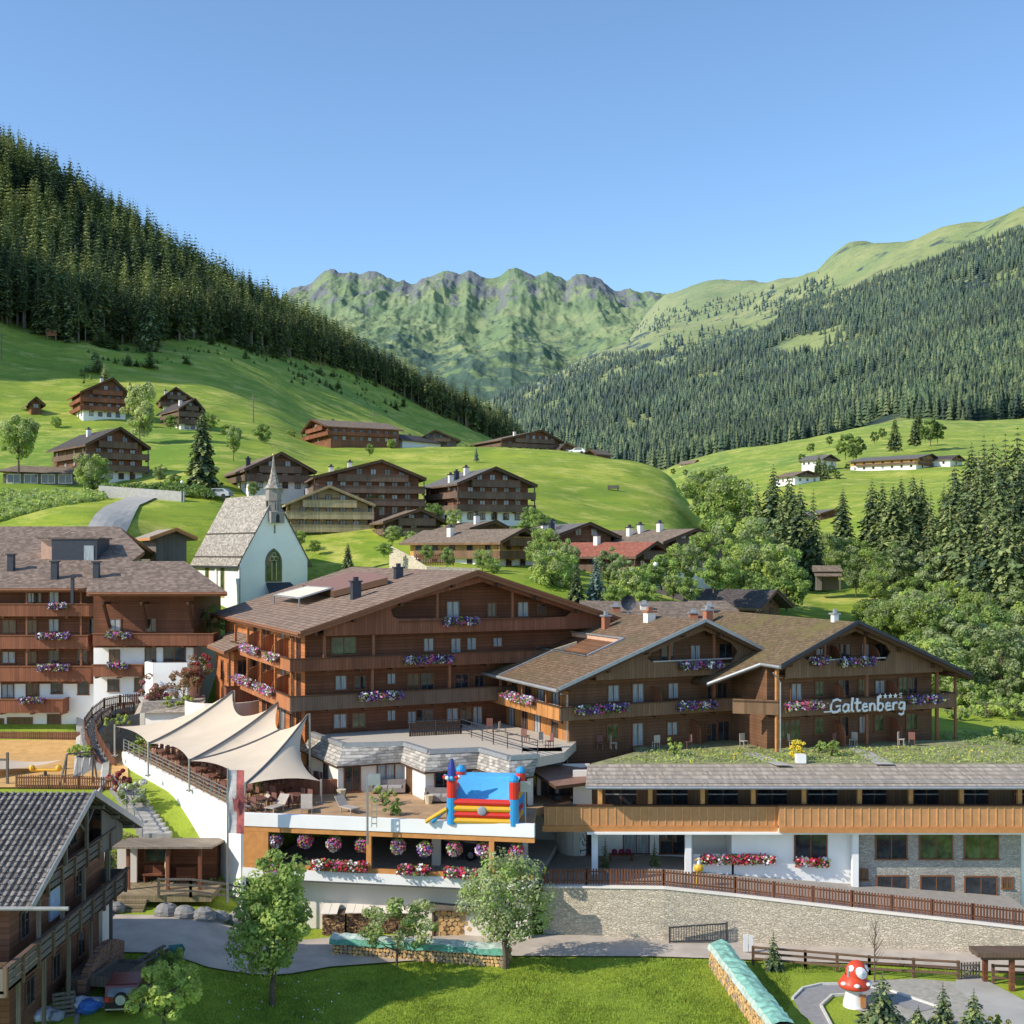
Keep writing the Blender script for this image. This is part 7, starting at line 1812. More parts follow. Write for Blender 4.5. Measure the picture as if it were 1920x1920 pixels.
# round white planter wall and plants terrace
t = MB()
for k in range(8):
    a1, a2 = R(200+k*18), R(218+k*18); c_ = P(420, 1330, 97); t.prism([(c_[0]+3*math.cos(a1), c_[1]+3*math.sin(a1), 6.9), (c_[0]+3*math.cos(a2), c_[1]+3*math.sin(a2), 6.9), (c_[0]+3*math.cos(a2), c_[1]+3*math.sin(a2), c_[2]+.8), (c_[0]+3*math.cos(a1), c_[1]+3*math.sin(a1), c_[2]+.8)], (.0, .25, 0))
tag(t.build('curved_wall', WHITE2), 'curved pale wall above the highest sail peak', 'wall')
# brown benches and planter on the terrace
for u0, u1, v, lab in ((530,640,1492,'long brown timber bench wall across the terrace under the sail'),):
    a, b_ = PZ(u0, v, zT), PZ(u1, v-4, zT); m = MB(); m.prism([(a[0], a[1], zT), (b_[0], b_[1], zT), (b_[0], b_[1], zT+.95), (a[0], a[1], zT+.95)], (0, .3, 0)); tag(m.build('bench_wall', W_RED_V), lab, 'bench')
p = PZ(1310, 1662, 2.9); t = thing('stork_figure', 'tall yellow and white wooden bird figure by the picket fence', 'figure', (p[0], p[1], 2.85)); m = MB()
m.ball((0, 0, 1.15), .3, 10, 8, 0, (1, .8, .9)); m.tube([(0,0,1.3),(.02,0,1.6),(0,0,1.75)], [.12,.09,.1], 8, 1); m.tube([(.0,-.05,1.72),(-.3,-.05,1.62)], [.05,.01], 6); m.tube([(-.1,0,.9),(-.15,0,0)], .03, 5); m.tube([(.1,0,.9),(.22,0,0)], .03, 5); m.build('bird_body', [YEL, WHITEP], t)

for i, (u, v) in enumerate(((918,1372),(942,1378),(985,1392),(1010,1398),(1030,1402))):
    p = PZ(u, v, 10.02); o = link('terrace_chair', ch_me2 if i % 2 else ch_me, None, p, i*1.3); tag(o, 'small garden chair on the gravel deck before the orange lit wall', 'chair', 'garden chairs on the gravel deck')
for i, u in enumerate((1125,1150,1230,1290,1395,1480,1560,1600,1690,1710)):
    p = P(u, 1398, 84.6+(u-1125)*.003); o = link('terrace_chair', ch_me2 if i % 3 else ch_me, None, (p[0], p[1], 9.4), i*1.7); tag(o, 'small garden chair on the ground floor terraces of the front hotel blocks', 'chair', 'garden chairs on the ground floor terraces')
# ================================================================ the village on the slopes
VG = 'timber chalets of the village'
def ch(label, *a, **k):
    k.setdefault('group', None); return chalet(k.pop('nm', 'chalet'), label, *a, **k)
ch('large dark chalet on the upper slope with red side balconies and white base', 258, 30, (150,738), (212,708), (246,738), 784, 13, chim=((.75,.15),), wood=W_OLD, roof=TILE_GY, wood_v=W_RED_V)
ch('ochre gabled chalet half hidden behind the birch on the upper slope', 285, 22, (300,748), (330,726), (366,749), 775, 9, wood=W_OCHRE, roof=TILE_BR, nwin=3)
ch('dark slate roofed chalet beside the tall lone spruce', 255, 35, (335,769), (366,747), (385,768), 806, 12, chim=((.6,.3),), roof=TILE_DK, base=WHITE)
ch('low brown shed at the meadow edge on the upper slope', 265, 30, (52,757), (68,744), (86,760), 766, 7, floors=1, nwhite=0, wood=W_OLD, roof=TILE_BR, nm='meadow_shed', cat='shed', balc=False, chim=())
ch('big chalet with slate roof, painted gable and dark balconies above the grey wall', 188, 40, (160,832), (226,801), (283,842), 903, 15, chim=((.75,.55),), wood=W_OLD, roof=TILE_DK, curt=.5)
# its long garage wing
fr = Fr(5, 190, 5); t = thing('garage_wing', 'low garage wing with hipped shingle roof and open bays on the slope', 'garage', fr.loc(), fr.th); z0 = zat(908, 190)-fr.z
L_ = 11.8; m = MB(); zz = zat(884, 190)
m.v = [(-1, -1, zz), (L_+1, -1, zz-.4), (L_+1, 5, zz-.4), (-1, 5, zz), (1.6, 2, zz+1.1), (L_-1.5, 2, zz+.8)]; m.f = [(0,1,5,4),(1,2,5),(2,3,4,5),(3,0,4)]; m.m = [0]*4; m.build('roof', TILE_BR, t)
body('wall', t, W_GREY_V, [(0, z0-3), (L_, z0-3), (L_, zz-.3), (0, zz-.3)], .2, 4.6)
for i in range(4): window(t, 1.6+i*2.6, z0+.9, 1.9, 1.3, .2, 'f', GLASS, WHITE2)
ch('timber chalet with open loggia gable just behind the church spire', 176, 25, (458,879), (528,848), (594,887), 918, 14, chim=((.45,.5),), roof=TILE_BR, wood=W_DARK, curt=.5)
ch('wide dark chalet with three balconies behind the cream chalet', 168, 15, (586,898), (716,863), (800,894), 968, 14, chim=((.35,.4),(.62,.35)), wood=W_OLD, roof=TILE_BR, nwin=8, nwhite=0, curt=.5)
ch('four storey dark chalet with orange lit side and corner balcony posts', 168, 25, (857,907), (930,876), (1008,910), 980, 13, chim=((.2,.3),(.4,.35),(.7,.4)), wood=W_OLD, wood_v=W_DARK_V, roof=TILE_GY, nwin=7, curt=.45)
ch('cream timber chalet with pale balconies just beyond the church', 166, 15, (534,944), (618,911), (704,949), 1018, 14, chim=((.65,.5),), wood=W_CREAM, wood_v=W_CREAM_V, roof=TILE_BR, verge=W_CREAM, nwin=7, curt=.2)
ch('small very dark chalet with a red flower balcony next to the cream chalet', 162, 20, (718,980), (790,954), (842,979), 1022, 11, wood=W_DARK, roof=TILE_BR, nwin=4, dishes=0, chim=())
ch('brown roofed house tucked behind the yellow and white house', 150, 25, (880,994), (930,976), (960,990), 1010, 11, nwhite=0, chim=((.7,.2),), roof=TILE_BR, balc=False)
ch('yellow and white house with grey tiled roof and brown balconies', 134, 48, (938,1016), (984,991), (1026,1018), 1070, 14, wood=W_YELLOW, wood_v=W_OCHRE_V, roof=TILE_BR, chim=((.5,.6),), nwin=3, nside=5, curt=.15)
ch('dark brown house with wide grey roof behind the trees', 150, 22, (1036,1008), (1107,980), (1166,1006), 1060, 14, chim=((.3,.35),(.45,.3),(.6,.4)), wood=W_OLD, roof=TILE_GY, nwin=4, balc=False)
ch('house with brick red tiled roof behind the blue spruce', 136, 45, (1192,1045), (1232,1016), (1270,1042), 1098, 16, wood=W_OLD, roof=TILE_RED, chim=((.85,.45),), nwin=3, verge=TRIM)
ch('house with long grey roof and three chimneys near the wooded edge', 146, 36, (1243,1018), (1308,991), (1358,1018), 1070, 15, wood=W_DARK, roof=TILE_BR, chim=((.55,.55),(.75,.5),(.85,.3)), nwin=3)
ch('low slate roofed house behind the hotel ridge', 124, 50, (1428,1141), (1457,1106), (1488,1136), 1160, 16, wood=W_OCHRE, roof=TILE_DK, chim=((.5,.5),), nwin=2, nwhite=0, balc=False)
ch('long weathered chalet on the hill crest with red balconies facing the church', 300, -62, (564,803), (583,786), (612,808), 832, 17, wood=W_OLD, wood_v=W_RED_V, roof=TILE_BR, wside='r', nside=8, nwin=3, nwhite=0, chim=((.7,.3),), over=.6)
ch('low white annex with flat slate roof on the hill crest', 300, -40, (715,822), (730,812), (752,828), 836, 14, floors=1, nwhite=1, roof=TILE_DK, balc=False, chim=((.5,.5),), nm='annex', cat='annex')
ch('open hay barn with balconies of boards on the hill crest', 305, 12, (781,824), (816,806), (864,828), 838, 12, wood=W_GREY_V, nwhite=0, roof=TILE_BR, chim=(), nwin=3, nm='hay_barn', cat='barn')
ch('broad farmhouse with orange lit side on the hill crest above the meadow', 300, 28, (940,826), (1017,806), (1058,827), 848, 16, wood=W_OLD, roof=TILE_BR, chim=((.6,.3),), nwin=5, nwhite=1)
ch('small low lean-to barn beside the broad crest farmhouse', 300, 10, (1050,838), (1062,830), (1090,846), 852, 9, floors=1, nwhite=0, balc=False, roof=TILE_DK, chim=(), nm='barn', cat='barn')
ch('tiny hay hut at the end of the hill crest', 300, -40, (1095,851), (1105,842), (1118,852), 858, 5, floors=1, nwhite=0, wood=W_OLD, balc=False, roof=TILE_BR, chim=(), over=.4, nm='hay_hut', cat='hut')
ch('barn with weathered plank gable and yellow side beside the church', 128, 28, (281,1012), (331,991), (371,1006), 1052, 7, wood=W_GREY_V, wood_v=W_HONEY, nwhite=0, roof=SHINGLE_P, balc=False, nwin=0, nside=0, chim=(), verge=W_HONEY, nm='plank_barn', cat='barn')
ch('white and orange farmhouse alone on the far meadow', 450, 48, (1722,862), (1748,851), (1770,862), 880, 26, wood=W_YELLOW, roof=TILE_GY, nwhite=1, nside=7, nwin=2, chim=())
ch('small white and orange barn next to the far meadow farmhouse', 455, 48, (1786,862), (1798,853), (1812,862), 874, 10, wood=W_YELLOW, roof=TILE_DK, nwhite=1, nwin=1, nside=2, chim=(), nm='barn', cat='barn')
ch('pale far farmhouse among trees on the far meadow', 470, 40, (1542,862), (1558,852), (1576,863), 874, 9, wood=W_OCHRE, roof=TILE_GY, nwin=2, chim=())
ch('far brown farmhouse below the pale one on the far meadow', 430, 20, (1490,892), (1515,882), (1545,893), 906, 12, wood=W_DARK, roof=TILE_BR, nwin=3, chim=())
ch('small far house at the foot of the wooded mountain', 760, 30, (1388,856), (1398,849), (1410,857), 864, 22, wood=W_OCHRE, roof=TILE_GY, nwin=2, chim=())
ch('tiny far house lowest at the foot of the wooded mountain', 750, 30, (1302,868), (1308,862), (1316,869), 874, 14, wood=W_OCHRE, roof=TILE_BR, nwin=2, chim=())
ch('tiny dark hut below the tall trunks on the far meadow', 880, 20, (1818,802), (1836,796), (1856,803), 809, 10, nwhite=0, wood=W_OLD, roof=TILE_BR, balc=False, nwin=0, nside=0, chim=(), nm='hay_hut', cat='hut')
ch('house with violet grey roof showing between spruces', 320, 10, (1538,962), (1568,954), (1600,965), 985, 14, nwhite=0, wood=W_OLD, roof=TILE_GY, chim=())
# little hay shed on the shaded clearing
fr = Fr(1530, 185, -8); t = thing('hay_shed', 'small open hay shed on the shaded clearing in the wood', 'shed', fr.loc(), fr.th); t.location.z = zat(1094, 185)
m = MB(); m.slab([(-.6, -.6, 1.9), (3.9, -.6, 1.9), (3.7, 1.4, 2.7), (-.4, 1.4, 2.7)], .15); m.slab([(-.3, -1.2, 1.2), (3.7, -1.2, 1.2), (3.7, -.1, 1.7), (-.3, -.1, 1.7)], .12); m.build('roof', TILE_BR, t)
body('wall', t, W_GREY_V, [(0, -1), (3.4, -1), (3.4, 1.9), (0, 1.9)], .9, 1.1); body('side_wall', t, W_GREY_V, [(0, -1), (.8, -1), (.8, 1.1), (0, 1.1)], -.6, .89)
MB().box(3.3, 3.5, -1.1, -.9, -1, 1.2).build('post', W_GREY_V, t)
# brown roofs just behind the hotel blocks
def lowroof(label, pts, Yz, mat, zd=.3, chims=()):
    m = MB(); V = [P(u, v, Y) for (u, v), Y in zip(pts, Yz)]; t = thing('low_house', label, 'house', V[0]); o = Vector(V[0])
    m.slab([tuple(Vector(p)-o) for p in V], zd, 0, 1); m.build('roof', [mat, TRIM], t)
    m = MB(); m.box(1., (Vector(V[1])-o).x-1., 1., 8, -6, -.9); m.build('wall', W_OCHRE, t)
    for u, v, Y, mt in chims: q = Vector(P(u, v, Y))-o; chimney(t, q.x, q.y, q.z-.8, .9, .7, mt, LGREY)
lowroof('low brown roofed house with a big satellite dish behind the hotel ridge', [(1092,1160),(1312,1165),(1300,1128),(1086,1126)], (105,105,114,114), TILE_BR, chims=((1208,1136,110,WHITE2),(1155,1140,108,MATS['red_brick'])))
lowroof('low brown roofed house with clay chimneys behind the mossy roof', [(1250,1168),(1420,1172),(1360,1126),(1290,1126)], (102,102,110,110), TILE_BR, chims=((1300,1152,104,MATS['clay_red']),(1330,1140,106,MATS['clay_red'])))
p = P(1178, 1150, 104); t = thing('satellite_dish', 'big blue grey satellite dish on the low roof behind the hotel', 'satellite dish', p); m = MB()
for r_, yy in ((0, 0), (.35, -.05), (.65, -.2)): m.v += [(r_*math.cos(k*.5236), yy, .9+r_*math.sin(k*.5236)) for k in range(12)]
for i in range(2):
    for k in range(12): m.f.append((i*12+k, i*12+(k+1) % 12, (i+1)*12+(k+1) % 12, (i+1)*12+k)); m.m.append(0)
m.build('dish', DGREY, t); MB().tube([(0, .05, -.2), (0, .05, .9)], .06).build('pole', STEEL, t)
# metal and garden roofs beside hotel D
lowroof('grey flat roofed annex with dark ribs at the edge of the wood', [(1770,1432),(1990,1432),(1990,1392),(1800,1398)], (82,82,89,89), m_plain('grey_roofing', (.4, .38, .35), .8, var=.15), .3)
m = MB()
for k in range(5): a, b_ = P(1800+k*45, 1431-k*1, 82.2), P(1790+k*48, 1396, 88.5); m.beam((a[0], a[1], a[2]+.12), (b_[0], b_[1], b_[2]+.12), .25, .2)
tag(m.build('roof_ribs', DGREY), 'dark ribs lying across the grey flat roofed annex', 'roof ribs').name = 'roof_beam'
p = P(1887, 1232, 130); t = thing('thatched_hut', 'grey mound roofed hut almost hidden in the trees', 'hut', (p[0], p[1], p[2]-1)); m = MB(); m.v = [(3.2*math.cos(k*.785), 2.2*math.sin(k*.785), 0) for k in range(8)]+[(0, 0, 1.4)]; m.f = [(k, (k+1) % 8, 8) for k in range(8)]; m.m = [0]*8; m.build('roof', SHINGLE_P, t); MB().box(-2, 2, -1.2, 1.2, -2, 0.1).build('wall', W_GREY_V, t)

# roads and walls in the village
strip('lane', [PZ(u, v, z)[:2] for u, v, z in ((100,985,24),(150,968,27),(200,948,29),(240,940,30))], [PZ(u, v, z)[:2] for u, v, z in ((190,985,24.5),(215,966,27),(262,950,29),(300,945,29.7))], ASPH2, .25)
strip('lane', [PZ(u, v, 34)[:2] for u, v in ((265,851),(300,841),(350,834))], [PZ(u, v, 34)[:2] for u, v in ((262,858),(300,848),(350,838))], ASPH2, .3)
m = MB(); a, b_ = P(185, 945, 172), P(345, 945, 168); m.prism([(a[0], a[1], a[2]-1.), (b_[0], b_[1], b_[2]-1.), (b_[0], b_[1], b_[2]+1.7), (a[0], a[1], a[2]+2.6)], (0, .4, 0)); tag(m.build('garden_wall', CONC), 'grey concrete garden wall below the painted chalet', 'wall')
m = MB(); pts = [P(u, v, Y) for u, v, Y in ((730,1022,135),(765,1040,128),(800,1062,122),(900,1066,122))]
for a, b_ in zip(pts, pts[1:]): m.prism([(a[0], a[1], a[2]-2.5), (b_[0], b_[1], b_[2]-2.5), b_, a], (0, .5, 0))
tag(m.build('garden_wall', STONE), 'pale stepped rubble wall below the small dark chalet', 'wall')
picket('plank_fence', 'grey plank fence between the rubble wall and the yellow house', [P(780, 1062, 126), P(850, 1060, 126)], 1.3)
def parked(u, v, Y, label, mat):
    p = P(u, v, Y); t = thing('parked_car', label, 'car', (p[0], p[1], gj(p[0], p[1])+.1), R(80)); m = MB()
    m.prism([(-.85, x, z) for x, z in [(-2,.35),(2,.35),(2,.8),(1.1,.95),(.5,1.4),(-1.2,1.4),(-2,.9)]], (1.7, 0, 0)); m.build('body', mat, t)
    m = MB(); m.prism([(-.87, x, z) for x, z in [(-1.3,.95),(.75,.95),(.4,1.32),(-1.15,1.32)]], (1.74, 0, 0)); m.build('side_window', GLASS, t)
    for x in (-1.2, 1.25):
        for s in (-.86, .72): MB().tube([(s, x, .33), (s+.14, x, .33)], .33, 10).build('wheel', BLACK, t)
parked(408, 935, 172, 'silver car parked in the village behind the church', LGREY)
parked(1082, 857, 300, 'white van parked on the hill crest', WHITEP)
# poles and masts
for u, v0, v1, Y, lab in ((475,738,795,290,'wooden power pole on the sunlit slope above the church'),(700,770,800,330,'pale pole on the slope beyond the crest chalet'),(3,620,700,330,'power pole on the shaded upper meadow')):
    p = P(u, v1, Y); z = gj(p[0], p[1]); t = MB(); t.tube([(0, 0, -1), (0, 0, CZ-(v0-HZ)*Y/F-z)], [.18, .12], 6); t.beam((-1, 0, CZ-(v0-HZ)*Y/F-z-1.2), (1, 0, CZ-(v0-HZ)*Y/F-z-1.2), .15); o = t.build('power_pole', BARK_G); o.location = (p[0], p[1], z); tag(o, lab, 'pole')
for u, v0, v1, Y, lab in ((905,1135-60,1135,118,None),(1229,1060,1120,118,'slim street lamp among the trees behind the hotel'),(405,1000,1000,120,None),(341,905,948,168,'street lamp at the end of the grey garden wall')):
    if lab is None: continue
    p = P(u, v1, Y); t = thing('street_lamp', lab, 'street lamp', p); m = MB(); h_ = (v1-v0)*Y/F; m.tube([(0,0,-1),(0,0,h_)], .06); m.build('pole', DGREY, t); MB().ball((0,0,h_+.1), .22).build('lamp_head', WHITEP, t)
p = P(1150, 922, 235); m = MB(); m.box(-1.1, 1.1, -.4, .4, .4, 1.0); m.box(-1.1, -.9, -.3, .3, 0, .4); m.box(.8, 1.0, -.3, .3, 0, .4); o = m.build('water_trough', W_GREY_V); o.location = (p[0], p[1], gj(p[0], p[1])); tag(o, 'dark wooden trough alone on the bright meadow', 'trough')
# hunting stand / sign at the forest edge
p = P(97, 612, 372); t = thing('notice_board', 'reddish board on two posts at the forest edge', 'board', (p[0], p[1], gj(p[0], p[1]))); MB().box(-1.5, 1.5, -.1, .1, 1.4, 3.2).build('board', MATS['red_brick'], t); m = MB(); m.box(-1.3, -1.1, -.1, .1, -1, 1.4); m.box(1.1, 1.3, -.1, .1, -1, 1.4); m.build('post', BARK_G, t)
# ================================================================ trees
def quads(centers, normals, size, rg):
    n = len(centers); r = rg.normal(size=(n, 3)); a = np.cross(normals, r); a /= np.linalg.norm(a, axis=1)[:, None]+1e-9
    b_ = np.cross(normals, a); s = size[:, None]
    V = np.stack([centers+a*s, centers+b_*s*.62, centers-a*s, centers-b_*s*.62], 1).reshape(-1, 3)
    return V, np.arange(4*n).reshape(-1, 4)
def broad(name, seed, H, Rw, trunk, n=5000, leaf=.13, mats=(LF_MID, LF_LT, LF_DK), clumps=26, zsq=1., hollow=.45, wt=(.5, .25, .25), bark=BARK, cone=0., tr=.16, open_=0.):
    """crown built of leaf clumps on limbs; returns (crown mesh, trunk mesh)"""
    rg = np.random.default_rng(seed); Hc = H-trunk; cz = trunk+Hc/2
    C = []; clumps = int(clumps*1.7)
    while len(C) < clumps:
        p = rg.uniform(-1, 1, 3); r = np.linalg.norm(p)
        if r > 1 or r < hollow: continue
        k = 1-cone*max(0, p[2]*.5+.5)
        if abs(p[0]) > k or abs(p[1]) > k: continue
        C.append((p[0]*Rw*k, p[1]*Rw*k, cz+p[2]*Hc/2*.94))
    C = np.array(C); cr = rg.uniform(.13, .34, clumps)*min(Rw, Hc/2)*1.05
    idx = rg.integers(0, clumps, n); d = rg.normal(size=(n, 3)); d /= np.linalg.norm(d, axis=1)[:, None]
    rad = rg.uniform(.45, 1., n)**.5
    pts = C[idx]+d*(cr[idx]*rad)[:, None]*np.array([1, 1, .8])
    nm = d+rg.normal(size=(n, 3))*.45+np.array([-.25, -.2, .45]); nm /= np.linalg.norm(nm, axis=1)[:, None]
    V, Fq = quads(pts, nm, leaf*rg.uniform(.6, 1.35, n), rg)
    cm = rg.choice(3, clumps, p=list(wt)); mi = np.where(rg.random(n) < .7, cm[idx], rg.choice(3, n, p=list(wt)))
    crown = npmesh(name+'_crown', V, Fq, list(mats), mi)
    m = MB(); m.tube([(0, 0, -.5), (0, 0, trunk*.5), (rg.uniform(-.1, .1), 0, trunk), (0, 0, cz)], [tr*1.25, tr, tr*.85, tr*.4], 8)
    for i in rg.choice(clumps, min(clumps, 14), replace=False):
        c = C[i]; z0 = rg.uniform(trunk*.8, min(cz, trunk+(c[2]-trunk)*.6+.1)) if c[2] > trunk else trunk*.9
        mid = (c[0]*.45, c[1]*.45, z0+(c[2]-z0)*.35); m.tube([(0, 0, z0), mid, tuple(c)], [tr*.45, tr*.28, tr*.08], 5, cap=False)
    return crown, m.mesh(name+'_trunk', bark)
def spruce(name, seed, H, Rw, base=.08, whorls=None, per=11, seg=3, mats=(SP_MID, SP_DK, SP_LT), sparse=0., tuft=5, shape=.85, tz=.19):
    """whorls of drooping branches, each a chain of needle tufts"""
    rg = np.random.default_rng(seed); whorls = whorls or int(H*1.25); P_, Nn, S_, M_ = [], [], [], []
    for w in range(whorls):
        t = w/(whorls-1); z = H*(base+(1-base)*t); r = Rw*(1-t)**shape*(.8+.35*rg.random())+.12*Rw*(1-t)+.04*H/10
        k = max(4, int(per*(1-t*.55)))
        for i in range(k):
            if rg.random() < sparse: continue
            a = 2*math.pi*(i+rg.random()*.8)/k; rr = r*rg.uniform(.65, 1.12); tone = rg.choice(3, p=[.45, .33, .22])
            for s in range(seg*tuft):
                q = (s+.6*rg.random()+.2)/(seg*tuft); wd_ = rr*.16*(1.1-q)
                off = rg.normal()*wd_
                x = math.cos(a)*rr*q-math.sin(a)*off; y = math.sin(a)*rr*q+math.cos(a)*off
                P_.append((x, y, z-rr*.42*q**1.4+rg.normal()*.05*r)); Nn.append((math.cos(a)*.5+rg.normal()*.35, math.sin(a)*.5+rg.normal()*.35, .9))
                S_.append(max(.0065*H, rr*tz*rg.uniform(.7, 1.3))); M_.append(tone if rg.random() < .75 else rg.integers(0, 3))
    P_ = np.array(P_); Nn = np.array(Nn); Nn /= np.linalg.norm(Nn, axis=1)[:, None]; V, Fq = quads(P_, Nn, np.array(S_), rg)
    crown = npmesh(name+'_crown', V, Fq, list(mats), np.array(M_))
    m = MB(); m.tube([(0, 0, -1.5), (0, 0, H*.5), (0, 0, H*1.01)], [H*.016+.03, H*.011, .015], 6); return crown, m.mesh(name+'_trunk', BARK_G if H > 14 else BARK)
def plant(name, mesh2, label, cat, loc, rz=0, s=1, group=None):
    t = thing(name, label, cat, loc, rz, group); t.scale = (s, s, s) if isinstance(s, (int, float)) else s
    link('crown', mesh2[0], t); link('trunk', mesh2[1], t); return t
def at(u, v, Y=None, z=None):
    p = PZ(u, v, z) if z is not None else P(u, v, Y); return (p[0], p[1], gj(p[0], p[1]))

# --- trees on the lawn
p = PZ(511, 1886, 0.)
plant('young_tree', broad('oak', 11, 8.0, 2.5, 1.7, 8500, .12, (LF_MID, LF_LT, LF_MID), 44, cone=.4, hollow=.25, tr=.15, wt=(.45, .38, .17)), 'tall slim leafy tree with pale trunk on the lawn', 'tree', (p[0], p[1], 0), 0)
p = PZ(744, 1812, 0.)
plant('young_tree', broad('apple', 12, 3.9, 2.1, 1.0, 3600, .09, (LF_OL, LF_MID, LF_DK), 26, tr=.07, wt=(.5, .2, .3), hollow=.2), 'small sparse fruit tree in front of the green covered woodpile', 'tree', (p[0], p[1], 0))
p = PZ(948, 1816, 0.)
plant('young_tree', broad('willow', 13, 6.3, 2.45, 1.35, 7500, .1, (LF_OL, LF_MID, LF_OL), 60, tr=.15, wt=(.5, .3, .2), hollow=.3), 'round bushy grey green tree at the corner of the lane', 'tree', (p[0], p[1], 0))
p = PZ(308, 1935, 1.4)
plant('young_tree', broad('lime', 14, 3.9, 1.65, 1.3, 3600, .1, (LF_LT, LF_MID, LF_LT), 28, tr=.09, wt=(.5, .2, .3)), 'small bright yellow green tree beside the red car', 'tree', (p[0], p[1], g(p[0], p[1])))
p = PZ(345, 1800, 1.2)
def bushm(name, seed, H, Rw, n, leaf, mats=(LF_MID, LF_LT, LF_DK), wt=(.5, .25, .25), clumps=12, bark=BARK):
    return broad(name, seed, H, Rw, .05, n, leaf, mats, clumps, wt=wt, hollow=.1, tr=.05, bark=bark)
def bush(label, loc, seed, H, Rw, n=900, leaf=.09, nm='bush', group=None, **k):
    o = plant(nm, bushm(nm, seed, H, Rw, n, leaf, **k), label, 'bush', loc, 0, 1, group); return o
bush('loose green bush at the bend of the road', (p[0], p[1]-3, g(p[0], p[1]-3)), 15, 1.3, .8)
SG = 'little spruces around the toadstool'
for u, v, H, Rw, sd, lab in ((1450,1818,1.9,.62,21,'tiny spruce beside the mint green woodpile'),(1655,1942,2.9,1.35,22,'bushy spruce right in front of the toadstool'),(1768,1930,2.1,.75,23,'young spruce on the gravel yard behind the front bushes'),(1826,1948,2.2,.9,24,'young spruce beside the yellow leaved shrub'),(1722,1950,1.5,.9,25,'low spreading spruce between the bushy one and its neighbour')):
    p = PZ(u, v, 0); plant('small_spruce', spruce('kid', sd, H*1.08, Rw*1.05, .03, 15, 12, 3), lab, 'spruce', (p[0], p[1], 0), group=SG)
for u, v, c, lab in ((1868,1938,(LF_DK, L_YEL, LF_DK),'low shrub with yellow flowers on the gravel yard'),(1690,1975,(LF_LT, LF_MID, LF_LT),'bright green low shrub in front of the bushy spruce'),(1590,1958,(LF_LT, LF_MID, LF_LT),'pale low shrub by the curved play path')):
    p = PZ(u, v, 0); bush(lab, (p[0], p[1], 0), int(u), .8, .7, 700, .07, nm='shrub', mats=c)
t = MB(); p = PZ(1640, 1842, 0); rg = random.Random(2); t.tube([(0,0,0),(0,0,1.6),(.05,0,3.4)], [.05,.035,.01], 5)
for k in range(22):
    z = rg.uniform(.9, 2.9); a = rg.uniform(0, 6.28); L = .8*(1-z/4); t.tube([(0,0,z),(math.cos(a)*L*.5, math.sin(a)*L*.5, z+.35),(math.cos(a)*L, math.sin(a)*L, z+.75)], [.018,.012,.005], 4, cap=False)
o = t.build('bare_sapling', BARK); o.location = p; tag(o, 'thin leafless sapling by the rail fence', 'sapling')
# potted conifers at the entrance
for u, lab in ((1135,'slim potted conifer beside the entrance bench'),(1227,'slim potted conifer between the entrance windows')):
    x = (u-960)/F*78; plant('potted_conifer', spruce('pot', int(u), 1.9, .42, .05, 14, 10, 2, (SP_MID, LF_DK, SP_LT)), lab, 'conifer', (x, 78, 2.95), group='slim potted conifers at the entrance')
x = (1165-960)/F*79.6; t = thing('entrance_bench', 'small bench with dark red cushions at the entrance', 'bench', (x, 79.6, 2.95)); MB().box(-.8, .8, -.25, .25, .35, .45).build('seat', W_BROWN, t); m = MB(); m.box(-.75, -.65, -.2, .2, 0, .35); m.box(.65, .75, -.2, .2, 0, .35); m.build('leg', W_BROWN, t)
for i in range(3): MB().ball((-.45+i*.45, 0, .6), .2, 8, 6, 0, (1, .7, .9)).build('cushion', m_plain('claret_'+'abc'[i], (.2, .03, .06), .9), t)
# --- planting on terrace and roof beds
VAR = []
for i, (u, v, H, c, lab) in enumerate(((475,1488,.9,(LF_LT, LF_MID, LF_LT),'round light green potted shrub under the last sail'),(718,1508,1.0,(LF_LT, LF_OL, LF_MID),'spreading light green shrub in the middle of the terrace'),(735,1528,.9,(LF_DK, LF_MID, LF_DK),'dark potted shrub in the middle of the terrace'),(1498,1418,0,0,0))):
    if not H: continue
    p = PZ(u, v, zT); bush(lab, p, 200+i, H*1.2, H*.8, 900, .08, nm='terrace_shrub', mats=c)
for u, v, H, w_, c, lab in ((1497,1424,1.3,.6,(L_YEL, L_YEL, LF_LT),'bright yellow flowering shrub in a white tub on the roof bed'),(1265,1417,1.4,.5,(LF_LT, LF_MID, LF_LT),'tall light green shrub on the roof bed'),(1560,1418,1.1,.8,(LF_MID, LF_LT, LF_DK),'rounded green shrub on the roof bed beside the path'),(1536,1412,.9,.3,(LF_MID, LF_DK, LF_LT),'narrow dark shrub on the roof bed')):
    p = PZ(u, v, 9.32); bush(lab, p, int(u), H, w_, 900, .07, nm='roof_shrub', mats=c)
p = PZ(1501, 1430, 9.32); tag(MB().box(-.3, .3, -.3, .3, 0, .55).build('plant_tub', WHITEP, None, loc=p), 'square white tub on the roof bed', 'tub')
